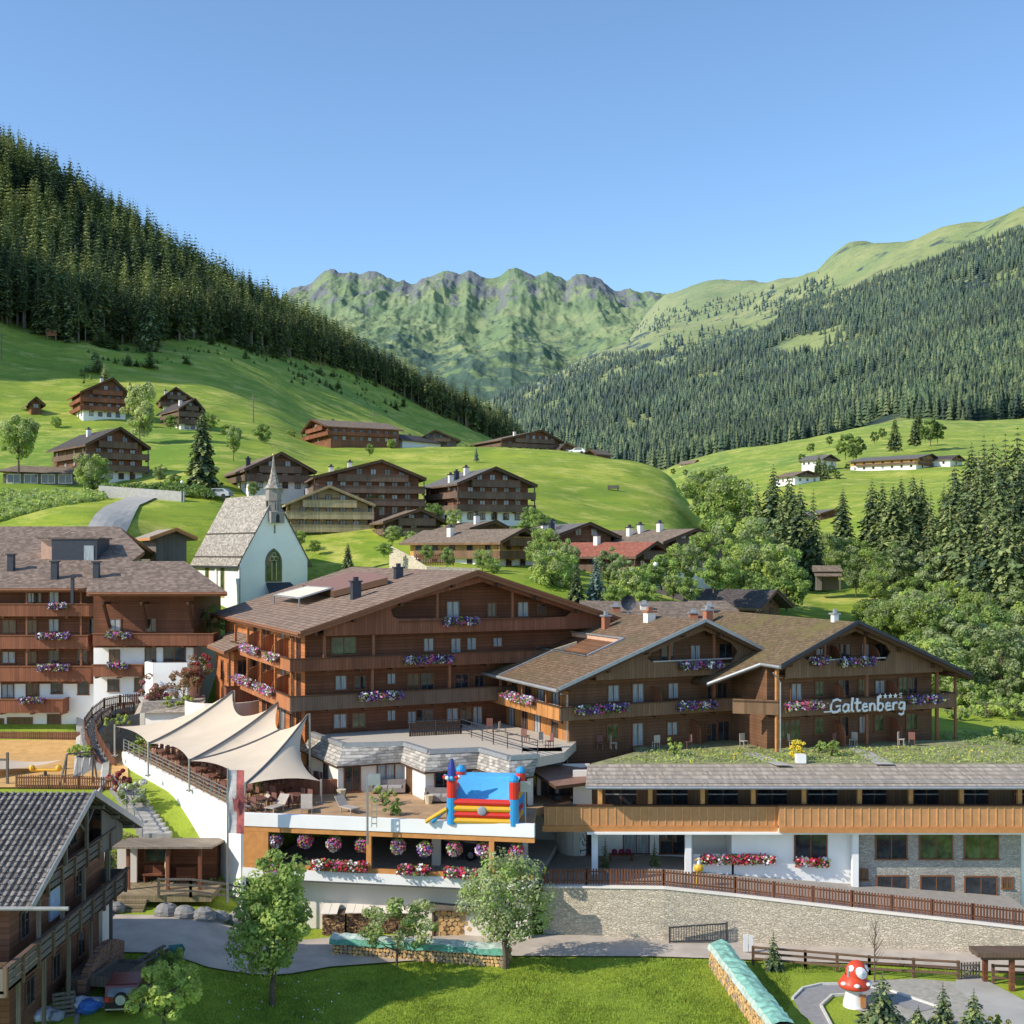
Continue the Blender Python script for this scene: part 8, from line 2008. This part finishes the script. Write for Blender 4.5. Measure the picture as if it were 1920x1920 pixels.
def cover(name, label, pts, z, n, mats, h=.35, seed=1, zf=None, kind='stuff', leaf=.09, wt=(.4, .3, .3)):
    """ground cover: countless small leaves over a patch"""
    rg = np.random.default_rng(seed); poly = [Vector((x, y, 0)) for x, y in pts]; tri = tessellate_polygon([poly])
    A = np.array([[(poly[i].x, poly[i].y) for i in t] for t in tri]); ar = np.abs(np.cross(A[:,1]-A[:,0], A[:,2]-A[:,0]))
    ti = rg.choice(len(tri), n, p=ar/ar.sum()); r1, r2 = np.sqrt(rg.random(n)), rg.random(n)
    xy = A[ti, 0]*(1-r1)[:, None]+A[ti, 1]*(r1*(1-r2))[:, None]+A[ti, 2]*(r1*r2)[:, None]
    cl = np.sin(xy[:, 0]*1.7+2*np.sin(xy[:, 1]*1.1))*.5+.5
    zz = (zf(xy[:, 0], xy[:, 1]) if zf else z)+rg.random(n)*h*(.35+.65*cl)
    pts3 = np.column_stack([xy, zz]); nm = rg.normal(size=(n, 3))*.7+np.array([0, -.2, .6]); nm /= np.linalg.norm(nm, axis=1)[:, None]
    V, Fq = quads(pts3, nm, leaf*rg.uniform(.5, 1.4, n), rg); mi = rg.choice(len(mats), n, p=list(wt)[:len(mats)] if len(mats) == 3 else None)
    o = link(name, npmesh(name, V, Fq, list(mats), mi)); return tag(o, label, 'plants', kind=kind)
cover('bed_plants', 'light green and yellow plants filling the roof terrace bed', [(6.4, 79.7), (33.5, 79.7), (36, 86.5), (10, 84.6)], 9.3, 5200, (LF_LT, LF_OL, L_YEL), .22, 3, wt=(.62, .355, .025))
cover('grass_bank', 'rough weedy grass bank above the rustic hut', [(-28, 75), (-17.8, 76), (-22.5, 80.5), (-28, 82)], 0, 7000, (LF_OL, LF_RUST, LF_LT), .35, 4, zf=lambda x, y: G(x, y))
cover('slope_plants', 'rough green plants on the slope beside the hotel with the name sign', [P(1765, 1345, 92)[:2], P(1960, 1330, 96)[:2], P(1960, 1395, 86)[:2], P(1790, 1385, 87)[:2]], 9.2, 5000, (LF_LT, LF_MID, LF_OL), .5, 31, zf=lambda x, y: G(x, y))
for u, v, H, w_, lab in ((1800,1352,1.6,1.2,'loose green shrub close to the end of the sign hotel'),(1850,1345,2.2,1.6,'big loose shrub between the sign hotel and the wood'),(1900,1350,2.4,1.6,'broad olive shrub before the wood, past the big loose one'),(1880,1388,1.0,1.2,'low shrub above the grey ribbed flat roof'),(1905,1400,1.0,.8,'small shrub beside the low one above the grey ribbed flat roof')):
    p = PZ(u, v, 9.2); bush(lab, (p[0], p[1], g(p[0], p[1])), int(u)+v, H, w_, 1200, .1, nm='slope_shrub', mats=(LF_MID, LF_LT, LF_OL))
# lawn blades
def lawn(n, seed):
    rg = np.random.default_rng(seed); 
    Y = 58+(rg.random(n)**1.25)*12.5; u = rg.uniform(-20, 1940, n); x = (u-960)/F*Y
    zz = G(x, Y)
    road_near = np.interp(x, [-26,-16,-10,-2,8,20,32,60], [65.0,64.5,67.8,69.6,69.5,68.2,65.8,58]); uu = 960+F*x/Y
    ok = (Y < road_near-.15) & ~((uu > 1480) & (Y < 67)) & ~((x > 11.6) & (x < 13.3) & (Y < 68.3)) 
    x, Y, zz = x[ok], Y[ok], zz[ok]; n = len(x)
    h = rg.uniform(.05, .16, n)*(.6+.7*(np.sin(x*.9+1.3*np.sin(Y*.7))*.5+.5)); a = rg.random(n)*6.28; w = rg.uniform(.012, .03, n); lean = rg.normal(size=(n, 2))*.05
    b0 = np.column_stack([x-np.cos(a)*w, Y-np.sin(a)*w, zz-.02]); b1 = np.column_stack([x+np.cos(a)*w, Y+np.sin(a)*w, zz-.02]); tp = np.column_stack([x+lean[:, 0], Y+lean[:, 1], zz+h])
    V = np.stack([b0, b1, tp], 1).reshape(-1, 3); mi = (rg.random(n)*3).astype(int)
    o = link('lawn_grass', npmesh('lawn_grass', V, np.arange(3*n).reshape(-1, 3), [LG1, LG2, LG3], mi)); return tag(o, 'thick green grass blades of the lawn', 'grass', kind='stuff')
LG1 = m_leaf('blade_a', (.29, .39, .045), .3); LG2 = m_leaf('blade_b', (.42, .50, .07), .3); LG3 = m_leaf('blade_c', (.20, .31, .04), .3)
lawn(170000, 5)
cover('meadow_flowers', 'tiny white flowers scattered through the lawn', [(-22, 60), (-8, 59.5), (-9, 66), (-15, 64)], 0, 110, (L_WHITE, L_WHITE, LF_LT), .2, 9, zf=lambda x, y: G(x, y)+.1, leaf=.05)
# shrubs of the winding stair garden
GGp = 'garden shrubs above the sails'
for i, (u, v, Y, H, w_, c, lab) in enumerate(((290,1296,103,2.6,1.5,(LF_RUST, LF_RUST, L_PINK),'reddish pink flowering shrub above the winding stair'),(345,1290,103,2.8,1.4,(LF_RUST, LF_RUST, LF_OL),'rusty red shrub against the curved white terrace wall'),(370,1268,103.5,3.2,1.1,(LF_RUST, LF_OL, LF_RED),'tall thin rusty shrub close to the hotel wing'),(335,1305,102,1.0,1.6,(LF_LT, LF_MID, LF_LT),'low light green bush below the rusty shrub'),(395,1160,112,2.6,2.6,(LF_MID, LF_DK, LF_DK),'dark green shrubbery between church and hotel'),(440,1172,112,2.2,1.6,(LF_DK, LF_DK, LF_MID),'dark clump behind the low hotel wing'))):
    p = P(u, v+14, Y); bush(lab, (p[0], p[1], p[2]-.3), 300+i, H, w_, 1400, .11, nm='garden_shrub', mats=c)
for i, (u, v, Y, H, w_, c, lab) in enumerate(((222,1462,86,1.5,1.1,(LF_RED, LF_RED, LF_RUST),'crimson shrub at the low playground fence'),(250,1490,84,1.9,1.3,(LF_OL, L_WHITE, LF_MID),'white blossoming shrub beside the garden stair'),(150,1400,98,1.4,.9,(LF_LT, LF_LT, LF_MID),'trailing light green shrub on the outer side of the winding stair'),(225,1340,101,1.0,1.6,(LF_LT, LF_LT, LF_MID),'light green trailing plants inside the winding stair'),(270,1395,96,1.8,1.2,(LF_MID, LF_DK, LF_LT),'dark green bush under the far end of the sails'))):
    p = P(u, v+22, Y); bush(lab, (p[0], p[1], p[2]), 320+i, H, w_, 1300, .1, nm='garden_shrub', mats=c)

# --- village trees
big = spruce('bigspruce', 31, 19, 4.2, .03, 30, 16, 4, (SP_DK, SP_MID, SP_LT), shape=.6)
def vt(mesh, label, u, vb, Y, H0, H, name='tree', cat='tree', rz=0, group=None, wx=1.):
    p = P(u, vb, Y); s = H/H0; return plant(name, mesh, label, cat, (p[0], p[1], p[2]-.4), rz, (s*wx, s*wx, s), group)
vt(big, 'tall dark lone spruce beside the village lane', 379, 912, 178, 19, 11.8, 'spruce', 'spruce', wx=.9)
vt(big, 'dark conical spruce on the green slope right of the church gable'.replace('right of', 'beyond'), 652, 1086, 122, 19, 4.1, 'spruce', 'spruce', wx=.85)
med = spruce('bluespruce', 33, 8, 2.1, .02, 22, 14, 3, (SP_BL, SP_BL, SP_MID), shape=.8)
br1 = broad('birch', 41, 12, 3.4, 1.5, 9000, .2, (LF_BIR, LF_OL, LF_LT), 46, wt=(.5, .3, .2), cone=.3, bark=BARK_G, hollow=.2)
vt(br1, 'tall drooping birch between the upper slope chalets', 262, 828, 232, 12, 12.6, 'birch', 'birch')
rd1 = broad('ash', 42, 9, 3.3, 1.8, 6500, .19, (LF_MID, LF_LT, LF_OL), 36, hollow=.3)
rd2 = broad('maple', 43, 9, 3.6, 1.2, 6500, .2, (LF_LT, LF_MID, LF_OL), 30, hollow=.3, wt=(.45, .35, .2))
rd3 = broad('alder', 44, 10, 3.0, 1.0, 6500, .2, (LF_OL, LF_MID, LF_DK), 34, hollow=.3)
rd4 = broad('hazel', 45, 7, 3.2, .3, 5000, .2, (LF_MID, LF_DK, LF_LT), 24, hollow=.2)
vt(rd1, 'airy round tree by the garage wing on the slope', 35, 876, 186, 9, 8.3)
vt(rd2, 'leafy tree standing in front of the painted chalet', 172, 930, 182, 9, 7.4, wx=.85)
vt(rd1, 'slim young tree before the loggia chalet', 438, 856, 205, 9, 5.6, wx=.7)
vt(rd4, 'dark round bush on the slope above the loggia chalet', 491, 828, 250, 7, 4.2, 'bush', 'bush')
vt(rd4, 'dark clipped bush beside the tall lone spruce', 326, 918, 176, 7, 2.8, 'bush', 'bush')
for i, (u, v, H, lab) in enumerate(((693,850,2.6,'single small bush on the crest meadow below the long chalet'),(893,858,2.8,'single small fir on the crest meadow'),)):
    vt(rd4 if i == 0 else med, lab, u, v, 262, 7 if i == 0 else 8, H, 'bush' if i == 0 else 'small_fir', 'bush' if i == 0 else 'fir', wx=.8)
HGp = None
for u, v, Y, H, mesh, H0, nm, lab, wx in (
 (1035,1118,122,5.6,rd2,9,'tree','bushy yellow green tree behind the tallest hotel roof',1.05),
 (1065,1112,126,6.2,rd3,10,'tree','narrow tree between the yellow house and the grey roofed house',.7),
 (1118,1128,118,5.0,med,8,'blue_spruce','blue spruce in front of the brick red roof',1.0),
 (1080,1130,117,3.6,big,19,'spruce','small dark spruce next to the blue spruce',1.2),
 (1185,1128,118,4.2,rd2,9,'tree','bright green tree hiding the wall of the red roofed house',1.0),
 (1210,1132,116,2.6,rd4,7,'bush','green bush behind the hotel ridge',1.1),
 (1150,1130,116,2.2,rd4,7,'bush','light green bush beside the blue spruce',1.1),
 (1295,1092,130,5.0,rd3,10,'tree','upright grey green tree in front of the three chimney house',.75),
 (1262,1118,120,2.8,rd2,9,'bush','yellowish bush with bright leaves behind the satellite dish',1.),
 (1290,1122,119,2.6,rd4,7,'bush','reddish green bush near the slate roofed house',1.),
 (1338,1100,124,3.4,rd4,7,'bush','dark bush under the wooded edge',1.2),
 (1240,1095,128,3.6,rd4,7,'bush','dark green bush below the three chimney house',1.2),
 (1365,1095,126,3.6,rd2,9,'tree','small light green tree at the wooded edge',.8),
 (800,1042,124,1.6,rd4,7,'bush','rounded clipped bush on the rubble wall garden',1.),
 (720,1035,128,1.4,rd4,7,'bush','dark low bush under the small dark chalet',1.6),
 (838,1054,124,2.0,rd4,7,'bush','dark clipped bush beside the yellow house',.8),
 (985,1008,150,2.6,rd4,7,'bush','dark green bush below the four storey chalet',1.5)):
    vt(mesh, lab, u, v, Y, H0, H, nm, nm.replace('_', ' '), wx=wx)
cover('hedge', 'clipped dark green hedge along the garden wall', [P(190, 935, 174)[:2], P(400, 935, 170)[:2], P(400, 935, 173)[:2], P(190, 935, 178)[:2]], 0, 5000, (LF_DK, LF_MID, LF_DK), 1.2, 12, zf=lambda x, y: G(x, y)+.6, leaf=.2)
cover('bank_shrubbery', 'light green brambles covering the bank below the garage wing', [P(-40, 925, 180)[:2], P(180, 935, 176)[:2], P(200, 950, 168)[:2], P(130, 968, 160)[:2], P(-40, 985, 150)[:2]], 0, 16000, (LF_MID, LF_LT, LF_OL), 1.1, 13, zf=lambda x, y: G(x, y), leaf=.22)

# --- individual trees of the wood at the side
SPV = [spruce('spr%d' % i, 60+i, 20, (4.2, 4.7, 3.6)[i % 3], (.06, .1, .04)[i % 3], 26, 14, 3, ((SP_MID, SP_DK, SP_LT), (SP_MID, SP_LT, SP_MID), (SP_MID, SP_LT, SP_DK))[i % 3], shape=(.62, .58, .7)[i % 3]) for i in range(4)]
cnt = 0
def grp(lst, label, group, Hs, meshes, H0, nm, cat):
    for i, (u, v, Y, H) in enumerate(lst):
        p = P(u, v, Y); k = rnd.randrange(len(meshes)); s = H/H0
        plant(nm, meshes[k], label, cat, (p[0], p[1], p[2]-.3), rnd.uniform(0, 6.28), (s*rnd.uniform(.9, 1.12), s*rnd.uniform(.9, 1.12), s), group)
def pxh(v0, v1, Y): return (v1-v0)*Y/F
sp = []
for u, v0, v1, Y in ((1450,868,1040,215),(1480,885,1060,205),(1420,900,1040,215),(1500,905,1080,200),(1525,915,1090,198),(1395,925,1060,200),(1465,940,1080,195),
  (1580,910,1040,240),(1635,895,1040,240),(1655,898,1050,235),(1690,890,1030,235),(1712,888,1040,230),(1728,892,1030,235),(1675,905,1050,225),(1745,920,1080,220),(1770,905,1060,225),(1795,895,1040,230)):
    sp.append((u, v1, Y, pxh(v0, v1, Y)))
grp(sp, 'dark pointed spruce of the group at the edge of the village wood', 'spruces at the edge of the village wood', None, SPV, 20, 'spruce', 'spruce')
sp = []
for u, v0, v1, Y in ((1822,828,1010,225),(1845,815,1020,215),(1862,822,1030,210),(1885,812,1060,205),(1908,800,1060,205),(1930,820,1100,195),(1790,860,1080,200),(1812,880,1120,190),(1838,870,1130,185),(1870,880,1180,170),(1900,900,1200,165),(1925,930,1230,155),(1800,960,1200,168),(1850,960,1240,155),(1960,880,1240,160),(1745,960,1110,200),(1710,960,1100,200)):
    sp.append((u, v1, Y, pxh(v0, v1, Y)))
grp(sp, 'tall spruce of the dense wood beside the hotel', 'tall spruces of the dense wood beside the hotel', None, SPV, 20, 'spruce', 'spruce')
bl = []
for u, v0, v1, Y in ((1350,875,1000,230),(1325,880,990,240),(1372,895,1010,225),(1345,930,1060,200),(1390,960,1090,190),(1415,980,1120,165),(1380,1010,1120,160),(1450,1010,1130,160),(1475,1030,1135,155),(1410,1050,1140,150),(1365,1040,1100,150),(1440,1075,1150,140),
  (1545,1000,1070,215),(1590,1000,1080,210),(1620,1020,1090,200),(1570,1030,1080,195),(1605,1045,1110,180),(1650,1030,1110,190),(1640,1060,1130,165)):
    bl.append((u, v1, Y, pxh(v0, v1, Y)*1.05))
grp(bl, 'broad green tree of the mixed grove below the bright meadow', 'broadleaf trees of the grove below the bright meadow', None, [rd1, rd3, rd4, rd2, rd3], 8.8, 'broadleaf_tree', 'tree')
bl = []
rg = random.Random(77)
for row, (vb, Y, ua, ub, h0) in enumerate(((1130,175,1660,1950,90),(1160,165,1650,1960,95),(1195,150,1640,1960,100),(1235,140,1650,1970,110),(1275,130,1690,1980,115),(1320,120,1740,1990,115),(1365,112,1790,1995,110),(1400,105,1840,1995,95),(1180,158,1610,1680,60))):
    u = ua+rg.uniform(0, 20)
    while u < ub:
        vv = vb+rg.uniform(-12, 12); bl.append((u, vv, Y+rg.uniform(-4, 4), pxh(0, h0*rg.uniform(.8, 1.2), Y))); u += rg.uniform(34, 52)*(130/Y)**.3
grp(bl, 'leafy green tree of the dense mixed wood beside the hotel', 'broadleaf trees of the dense wood beside the hotel', None, [rd3, rd4, rd1, rd3, rd2], 8.8, 'broadleaf_tree', 'tree')
bl = []
for u, v, Y, h in ((560,1022,160,2.2),(590,1030,158,1.8),(640,905,178,2.6),(705,960,172,2.8),(735,1018,150,2.4),(770,1022,150,2.0),(815,972,166,2.8),(850,985,160,2.4),(905,1068,128,2.4),(925,1072,126,2.0),(1010,1065,130,3.2),(1025,1050,136,3.8),(995,985,168,3.4),(1015,990,166,2.8),(1045,1062,132,3.0),(1140,1095,126,3.4),(1165,1102,124,3.0),(1220,1100,126,3.2),(1275,1080,132,3.8),(1325,1062,140,4.2),(450,915,186,2.6),(475,925,176,2.2),(520,925,178,2.0),(300,905,190,2.6),(320,800,250,3.2),(395,805,250,3.6),(425,815,250,2.8),(275,800,256,3.0),(105,800,250,2.8),(545,828,290,3.0),(625,838,290,2.4),(735,842,288,2.6),(880,850,296,3.0)):
    bl.append((u, v, Y, h))
grp(bl, 'low leafy garden tree between the chalets of the village', 'low garden trees between the chalets', None, [rd4, rd3, rd2, rd4], 8., 'garden_tree', 'tree')
sp = []
for u, v0, v1, Y in ((1835,845,1100,188),(1878,850,1130,182),(1915,850,1170,172),(1820,900,1150,178),(1862,930,1220,160),(1890,960,1240,150),(1780,930,1130,185),(1950,900,1260,150),(1815,1000,1250,150),(1740,1000,1180,168),(1690,1000,1150,175)):
    sp.append((u, v1, Y, pxh(v0, v1, Y)))
grp(sp, 'tall spruce of the dense wood beside the hotel', 'tall spruces of the dense wood beside the hotel', None, SPV, 20, 'spruce', 'spruce')
# far meadow trees
FT = broad('fartree', 91, 10, 3.6, .8, 1500, .5, (LF_DK, LF_MID, LF_DK), 18, hollow=.2)
bl = []
for u, v0, v1, Y in ((1585,808,858,520),(1605,815,860,515),(1600,828,862,500),(1520,828,848,600),(1555,815,835,640),(1745,780,832,560),(1758,788,828,560),(1735,795,826,580),(1640,806,830,620),(1655,800,822,650),(1560,868,890,450),(1570,880,900,440),(1622,882,892,460),(1640,884,893,460),(1505,848,870,520),(1590,866,884,480),(1340,880,900,480),(1310,882,900,520),(1285,878,892,560),(1262,876,890,600),(1360,872,888,560),(1300,888,905,450)):
    bl.append((u, v1, Y, pxh(v0, v1, Y)))
grp(bl, 'round dark tree scattered on the far meadow', 'round trees scattered on the far meadow', None, [FT], 10, 'broadleaf_tree', 'tree')
sp = []
for u, v0, v1, Y in ((1678,778,842,520),(1722,765,815,640),(1500,790,0,0),(1535,850,900,450),(1545,858,905,440),(1530,866,905,440),(1715,780,832,560)):
    if Y: sp.append((u, v1, Y, pxh(v0, v1, Y)))
grp(sp, 'lone dark spruce standing on the far meadow', 'lone spruces standing on the far meadow', None, SPV[:2], 20, 'spruce', 'spruce')

# ================================================================ forests
def lowspruce(seed, H=1., R_=.16, n=5, rings=6, base=.12, trunk=False):
    """a slim conifer of ragged skirts, unit height"""
    rg = np.random.default_rng(seed); V = []; Fq = []; 
    for k in range(rings):
        t = k/rings; z0 = base+(1-base)*t; z1 = base+(1-base)*min(1.02, (k+1.75)/rings); r = R_*(1-t)**.8*rg.uniform(.85, 1.15)
        ph = rg.random()*6.28; o = len(V)
        for j in range(n*2):
            a = ph+math.pi*j/n; rr = r*(1.15 if j % 2 == 0 else .62)*rg.uniform(.85, 1.15); V.append((rr*math.cos(a), rr*math.sin(a), z0-(.03 if j % 2 == 0 else -.02)+rg.uniform(-.012, .012)))
        V.append((0, 0, min(1., z1)))
        for j in range(n*2): Fq.append((o+j, o+(j+1) % (n*2), o+2*n))
    V = np.array(V); return V, np.array(Fq)
LSP = [lowspruce(i, R_=(.15, .18, .13, .16)[i % 4], n=4, rings=(7, 6, 8, 7)[i % 4]) for i in range(6)]
TSP = [lowspruce(20+i, R_=.15, n=3, rings=3, base=.05) for i in range(4)]
def forest(name, label, pos, hs, protos, mats, seed, mw=(.5, .35, .15), wr=(.85, 1.2), tn=None):
    rg = np.random.default_rng(seed); Vs, Fs, Ms = [], [], []; o = 0
    for q_, ((x, y, z), h) in enumerate(zip(pos, hs)):
        V, Fq = protos[rg.integers(len(protos))]; a = rg.random()*6.28; w = h*rg.uniform(*wr); c, s = math.cos(a), math.sin(a)
        W_ = np.column_stack([(V[:, 0]*c-V[:, 1]*s)*w+x, (V[:, 0]*s+V[:, 1]*c)*w+y, V[:, 2]*h+z]); Vs.append(W_); Fs.append(Fq+o); o += len(V)
        mm_ = rg.choice(len(mats), p=mw) if tn is None or rg.random() > .6 else (2 if tn[q_] > .12 else (1 if tn[q_] < -.15 else 0)); Ms.append(np.full(len(Fq), mm_))
    ob = link(name, npmesh(name, np.concatenate(Vs), np.concatenate(Fs), mats, np.concatenate(Ms))); return tag(ob, label, 'forest', kind='stuff')
# wooded ridge over the shaded meadow: surveyed edge, its unseen end placed to shade the meadow
EDGE = [(-1500,262),(-900,282),(-400,325),(0,372),(60,372),(200,384),(285,392),(300,440),(340,445),(450,490),(600,560),(700,620),(800,640),(900,700),(960,720),(1010,760)]
eu = [e_[0] for e_ in EDGE]; ey = [e_[1] for e_ in EDGE]
rg = np.random.default_rng(5); N1 = 7200
uu = rg.uniform(-1500, 1010, N1*3); tt = rg.random(N1*3)
Ye = np.interp(uu, eu, ey)+6*np.sin(uu*.035)+9*np.sin(uu*.011+1)*(uu > 300); Ymax = Ye+np.interp(uu, [-1500, 0, 300, 600, 1010], [260, 290, 240, 200, 160]); YY = Ye+(Ymax-Ye)*tt**1.15
XX = (uu-960)/F*YY; ZZ = G(XX, YY)
# thin to a natural spacing
cell = {}; keep = []
for i in range(len(uu)):
    k_ = (int(XX[i]/3.6), int(YY[i]/3.6))
    if k_ in cell: continue
    if mnoise.noise(Vector((XX[i]/22., YY[i]/22., 0))) < -.42: continue
    cell[k_] = 1; keep.append(i)
keep = np.array(keep)
pos = np.column_stack([XX, YY, ZZ])[keep]; uk = uu[keep]; dk = (YY-Ye)[keep]
hs = (rg.uniform(13, 30, len(keep))**.5*rg.uniform(20, 30, len(keep))**.5)*np.clip(.85+dk*.002, .85, 1.05)*np.interp(uk, [0, 400, 900, 1010], [1., .9, .85, .55])
vis = (uk > -20) & (uk < 1000)
order = np.argsort(np.where(vis, dk, 1e9)); front = order[:290]; fm = np.zeros(len(keep), bool); fm[front] = True
tone = np.array([mnoise.noise(Vector((p_[0]/35., p_[1]/35., 3.))) for p_ in pos])
V_spr = [spruce('edge%d' % i, 80+i, 28, 3.6, (.34, .2, .08, .45)[i], 24, 10, 3, ((SP_MID, SP_LT, SP_DK), (SP_LT, SP_MID, SP_DK), (SP_MID, SP_DK, SP_LT), (SP_LT, SP_MID, SP_MID))[i], shape=.6) for i in range(4)]
for i in front:
    s = hs[i]/27*rnd.uniform(.8, 1.1); k = rnd.randrange(4); wx = rnd.uniform(.9, 1.2)
    plant('forest_spruce', V_spr[k], 'tall bare trunked spruce along the front edge of the shaded forest', 'spruce', tuple(pos[i]), rnd.uniform(0, 6.28), (s*wx, s*wx, s), 'spruces along the front edge of the shaded forest')
p = P(280, 650, 388); plant('forest_spruce', SPV[0], 'single slim spruce standing out before the shaded forest edge', 'spruce', (p[0], p[1], gj(p[0], p[1])), 0, (.8, .8, 1.05))
bk = ~fm
# nearer part in finer conifers
V_mid = []
for i in range(4):
    c_, _ = spruce('mid%d' % i, 180+i, 1., (.14, .165, .12, .15)[i], (.2, .12, .25, .15)[i], 17, 8, 1, (SP_MID, SP_DK, SP_LT), tuft=4, shape=(.62, .55, .75, .6)[i], tz=.32); n_ = len(c_.vertices); a = np.empty(n_*3, np.float32); c_.vertices.foreach_get('co', a); V_mid.append((a.reshape(-1, 3), np.arange(n_).reshape(-1, 4)))
forest('conifer_forest', 'dense dark spruce forest climbing the steep ridge', pos[bk], hs[bk], V_mid, [SP_MID, SP_DK, SP_LT], 6, (.45, .27, .28), tn=tone[bk])
P4, H4 = [], []
for k in range(900):
    u = rnd.uniform(150, 760); t_ = rnd.random()**1.6; Ye_ = np.interp(u, eu, ey); Y = Ye_-4-t_*70; x = (u-960)/F*Y
    if mnoise.noise(Vector((x/14., Y/14., 7.))) > .05 or t_ < .08: P4.append((x, Y, g(x, Y)-.2)); H4.append(rnd.uniform(.6, 2.6)*(1 if rnd.random() < .9 else 2.5))
forest('hillside_scrub', 'scattered low bushes on the rough pasture below the shaded forest', P4, H4, V_mid, [SP_MID, LF_DK, LF_OL], 61, (.4, .3, .3), (1.6, 2.8))
# the long wooded mountain side: sampled over its visible face
EDG_T = [(930,700),(1000,700),(1060,690),(1110,672),(1150,660),(1215,652),(1270,640),(1330,622),(1400,610),(1440,600),(1480,572),(1530,555),(1600,545),(1650,520),(1720,500),(1770,482),(1800,465),(1860,450),(1920,432),(2100,400)]
EDG_B = [(930,830),(1000,850),(1100,868),(1200,884),(1260,882),(1330,872),(1400,858),(1480,845),(1560,826),(1620,800),(1680,782),(1720,790),(1800,800),(1860,792),(1920,785),(2100,770)]
def inside(u, v):
    t = np.interp(u, [p[0] for p in EDG_T], [p[1] for p in EDG_T]); b_ = np.interp(u, [p[0] for p in EDG_B], [p[1] for p in EDG_B])
    ok = (v > t) & (v < b_)
    for (a, c, d, e_) in ((1130, 665, 1480, 598), (1208, 690, 1330, 655), (1420, 668, 1575, 634), (1170, 815, 1215, 800)):
        f = (u-a)/(d-a); mid = c+(e_-c)*f; w = np.where((f > 0) & (f < 1), np.sin(np.clip(f, 0, 1)*3.1416)*(19 if c != 815 else 9), -1); ok &= ~(np.abs(v-mid) < w)
    return ok
rg = np.random.default_rng(8); P2 = []; H2 = []
vis2 = np.minimum.accumulate(V2, axis=0)           # highest sight line so far (rows go away from the eye)
for k in range(48000):
    u = rg.uniform(925, 2050); v = rg.uniform(425, 885)
    ci = int((u-700)/1800*299); colv = vis2[:, ci]
    j = int(np.searchsorted(-colv, -v))
    if j <= 0 or j >= len(ys2): continue
    f = (colv[j-1]-v)/max(1e-6, colv[j-1]-colv[j]); Y = ys2[j-1]+(ys2[j]-ys2[j-1])*np.clip(f, 0, 1); 
    if not inside(u, v)[()] if np.ndim(inside(u, v)) == 0 else not inside(u, v).all(): continue
    if Y < 1500 and rg.random() > (Y/1500)**1.2+.05: continue
    fu = (u-700)/1800*299; z = CZ-(v-HZ)*Y/F
    x_ = (u-960)/F*Y
    if mnoise.noise(Vector((x_/120., Y/260., 1.))) < -.38 and rg.random() < .85: continue
    P2.append((x_, Y, z-1)); H2.append(rg.uniform(13, 25)*(1 if v > np.interp(u, [p[0] for p in EDG_T], [p[1] for p in EDG_T])+25 else .75))
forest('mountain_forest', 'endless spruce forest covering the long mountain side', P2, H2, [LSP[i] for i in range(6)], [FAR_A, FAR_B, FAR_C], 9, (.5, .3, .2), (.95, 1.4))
# scattered scrub on the alpine pasture above it
P3 = []; H3 = []
for (ua, va, ub, vb, n) in ((1225,600,1450,560,160),(1130,640,1260,600,90),(1240,650,1420,625,120),(1420,585,1560,530,120),(1190,680,1320,660,80)):
    for k in range(n):
        t = rg.random(); u = ua+(ub-ua)*t+rg.normal()*10; v = va+(vb-va)*t+rg.normal()*9; ci = int((u-700)/1800*299); colv = vis2[:, ci]; j = int(np.searchsorted(-colv, -v))
        if 0 < j < len(ys2): Y = ys2[j-1]; P3.append(((u-960)/F*Y, Y, CZ-(V2[j-1, ci]-HZ)*Y/F-1)); H3.append(rg.uniform(10, 22))
forest('pasture_scrub', 'scattered dark scrub on the high alpine pasture', P3, H3, TSP, [FAR_A, FAR_B, FAR_C], 10, (.5, .3, .2), (1.4, 2.2))
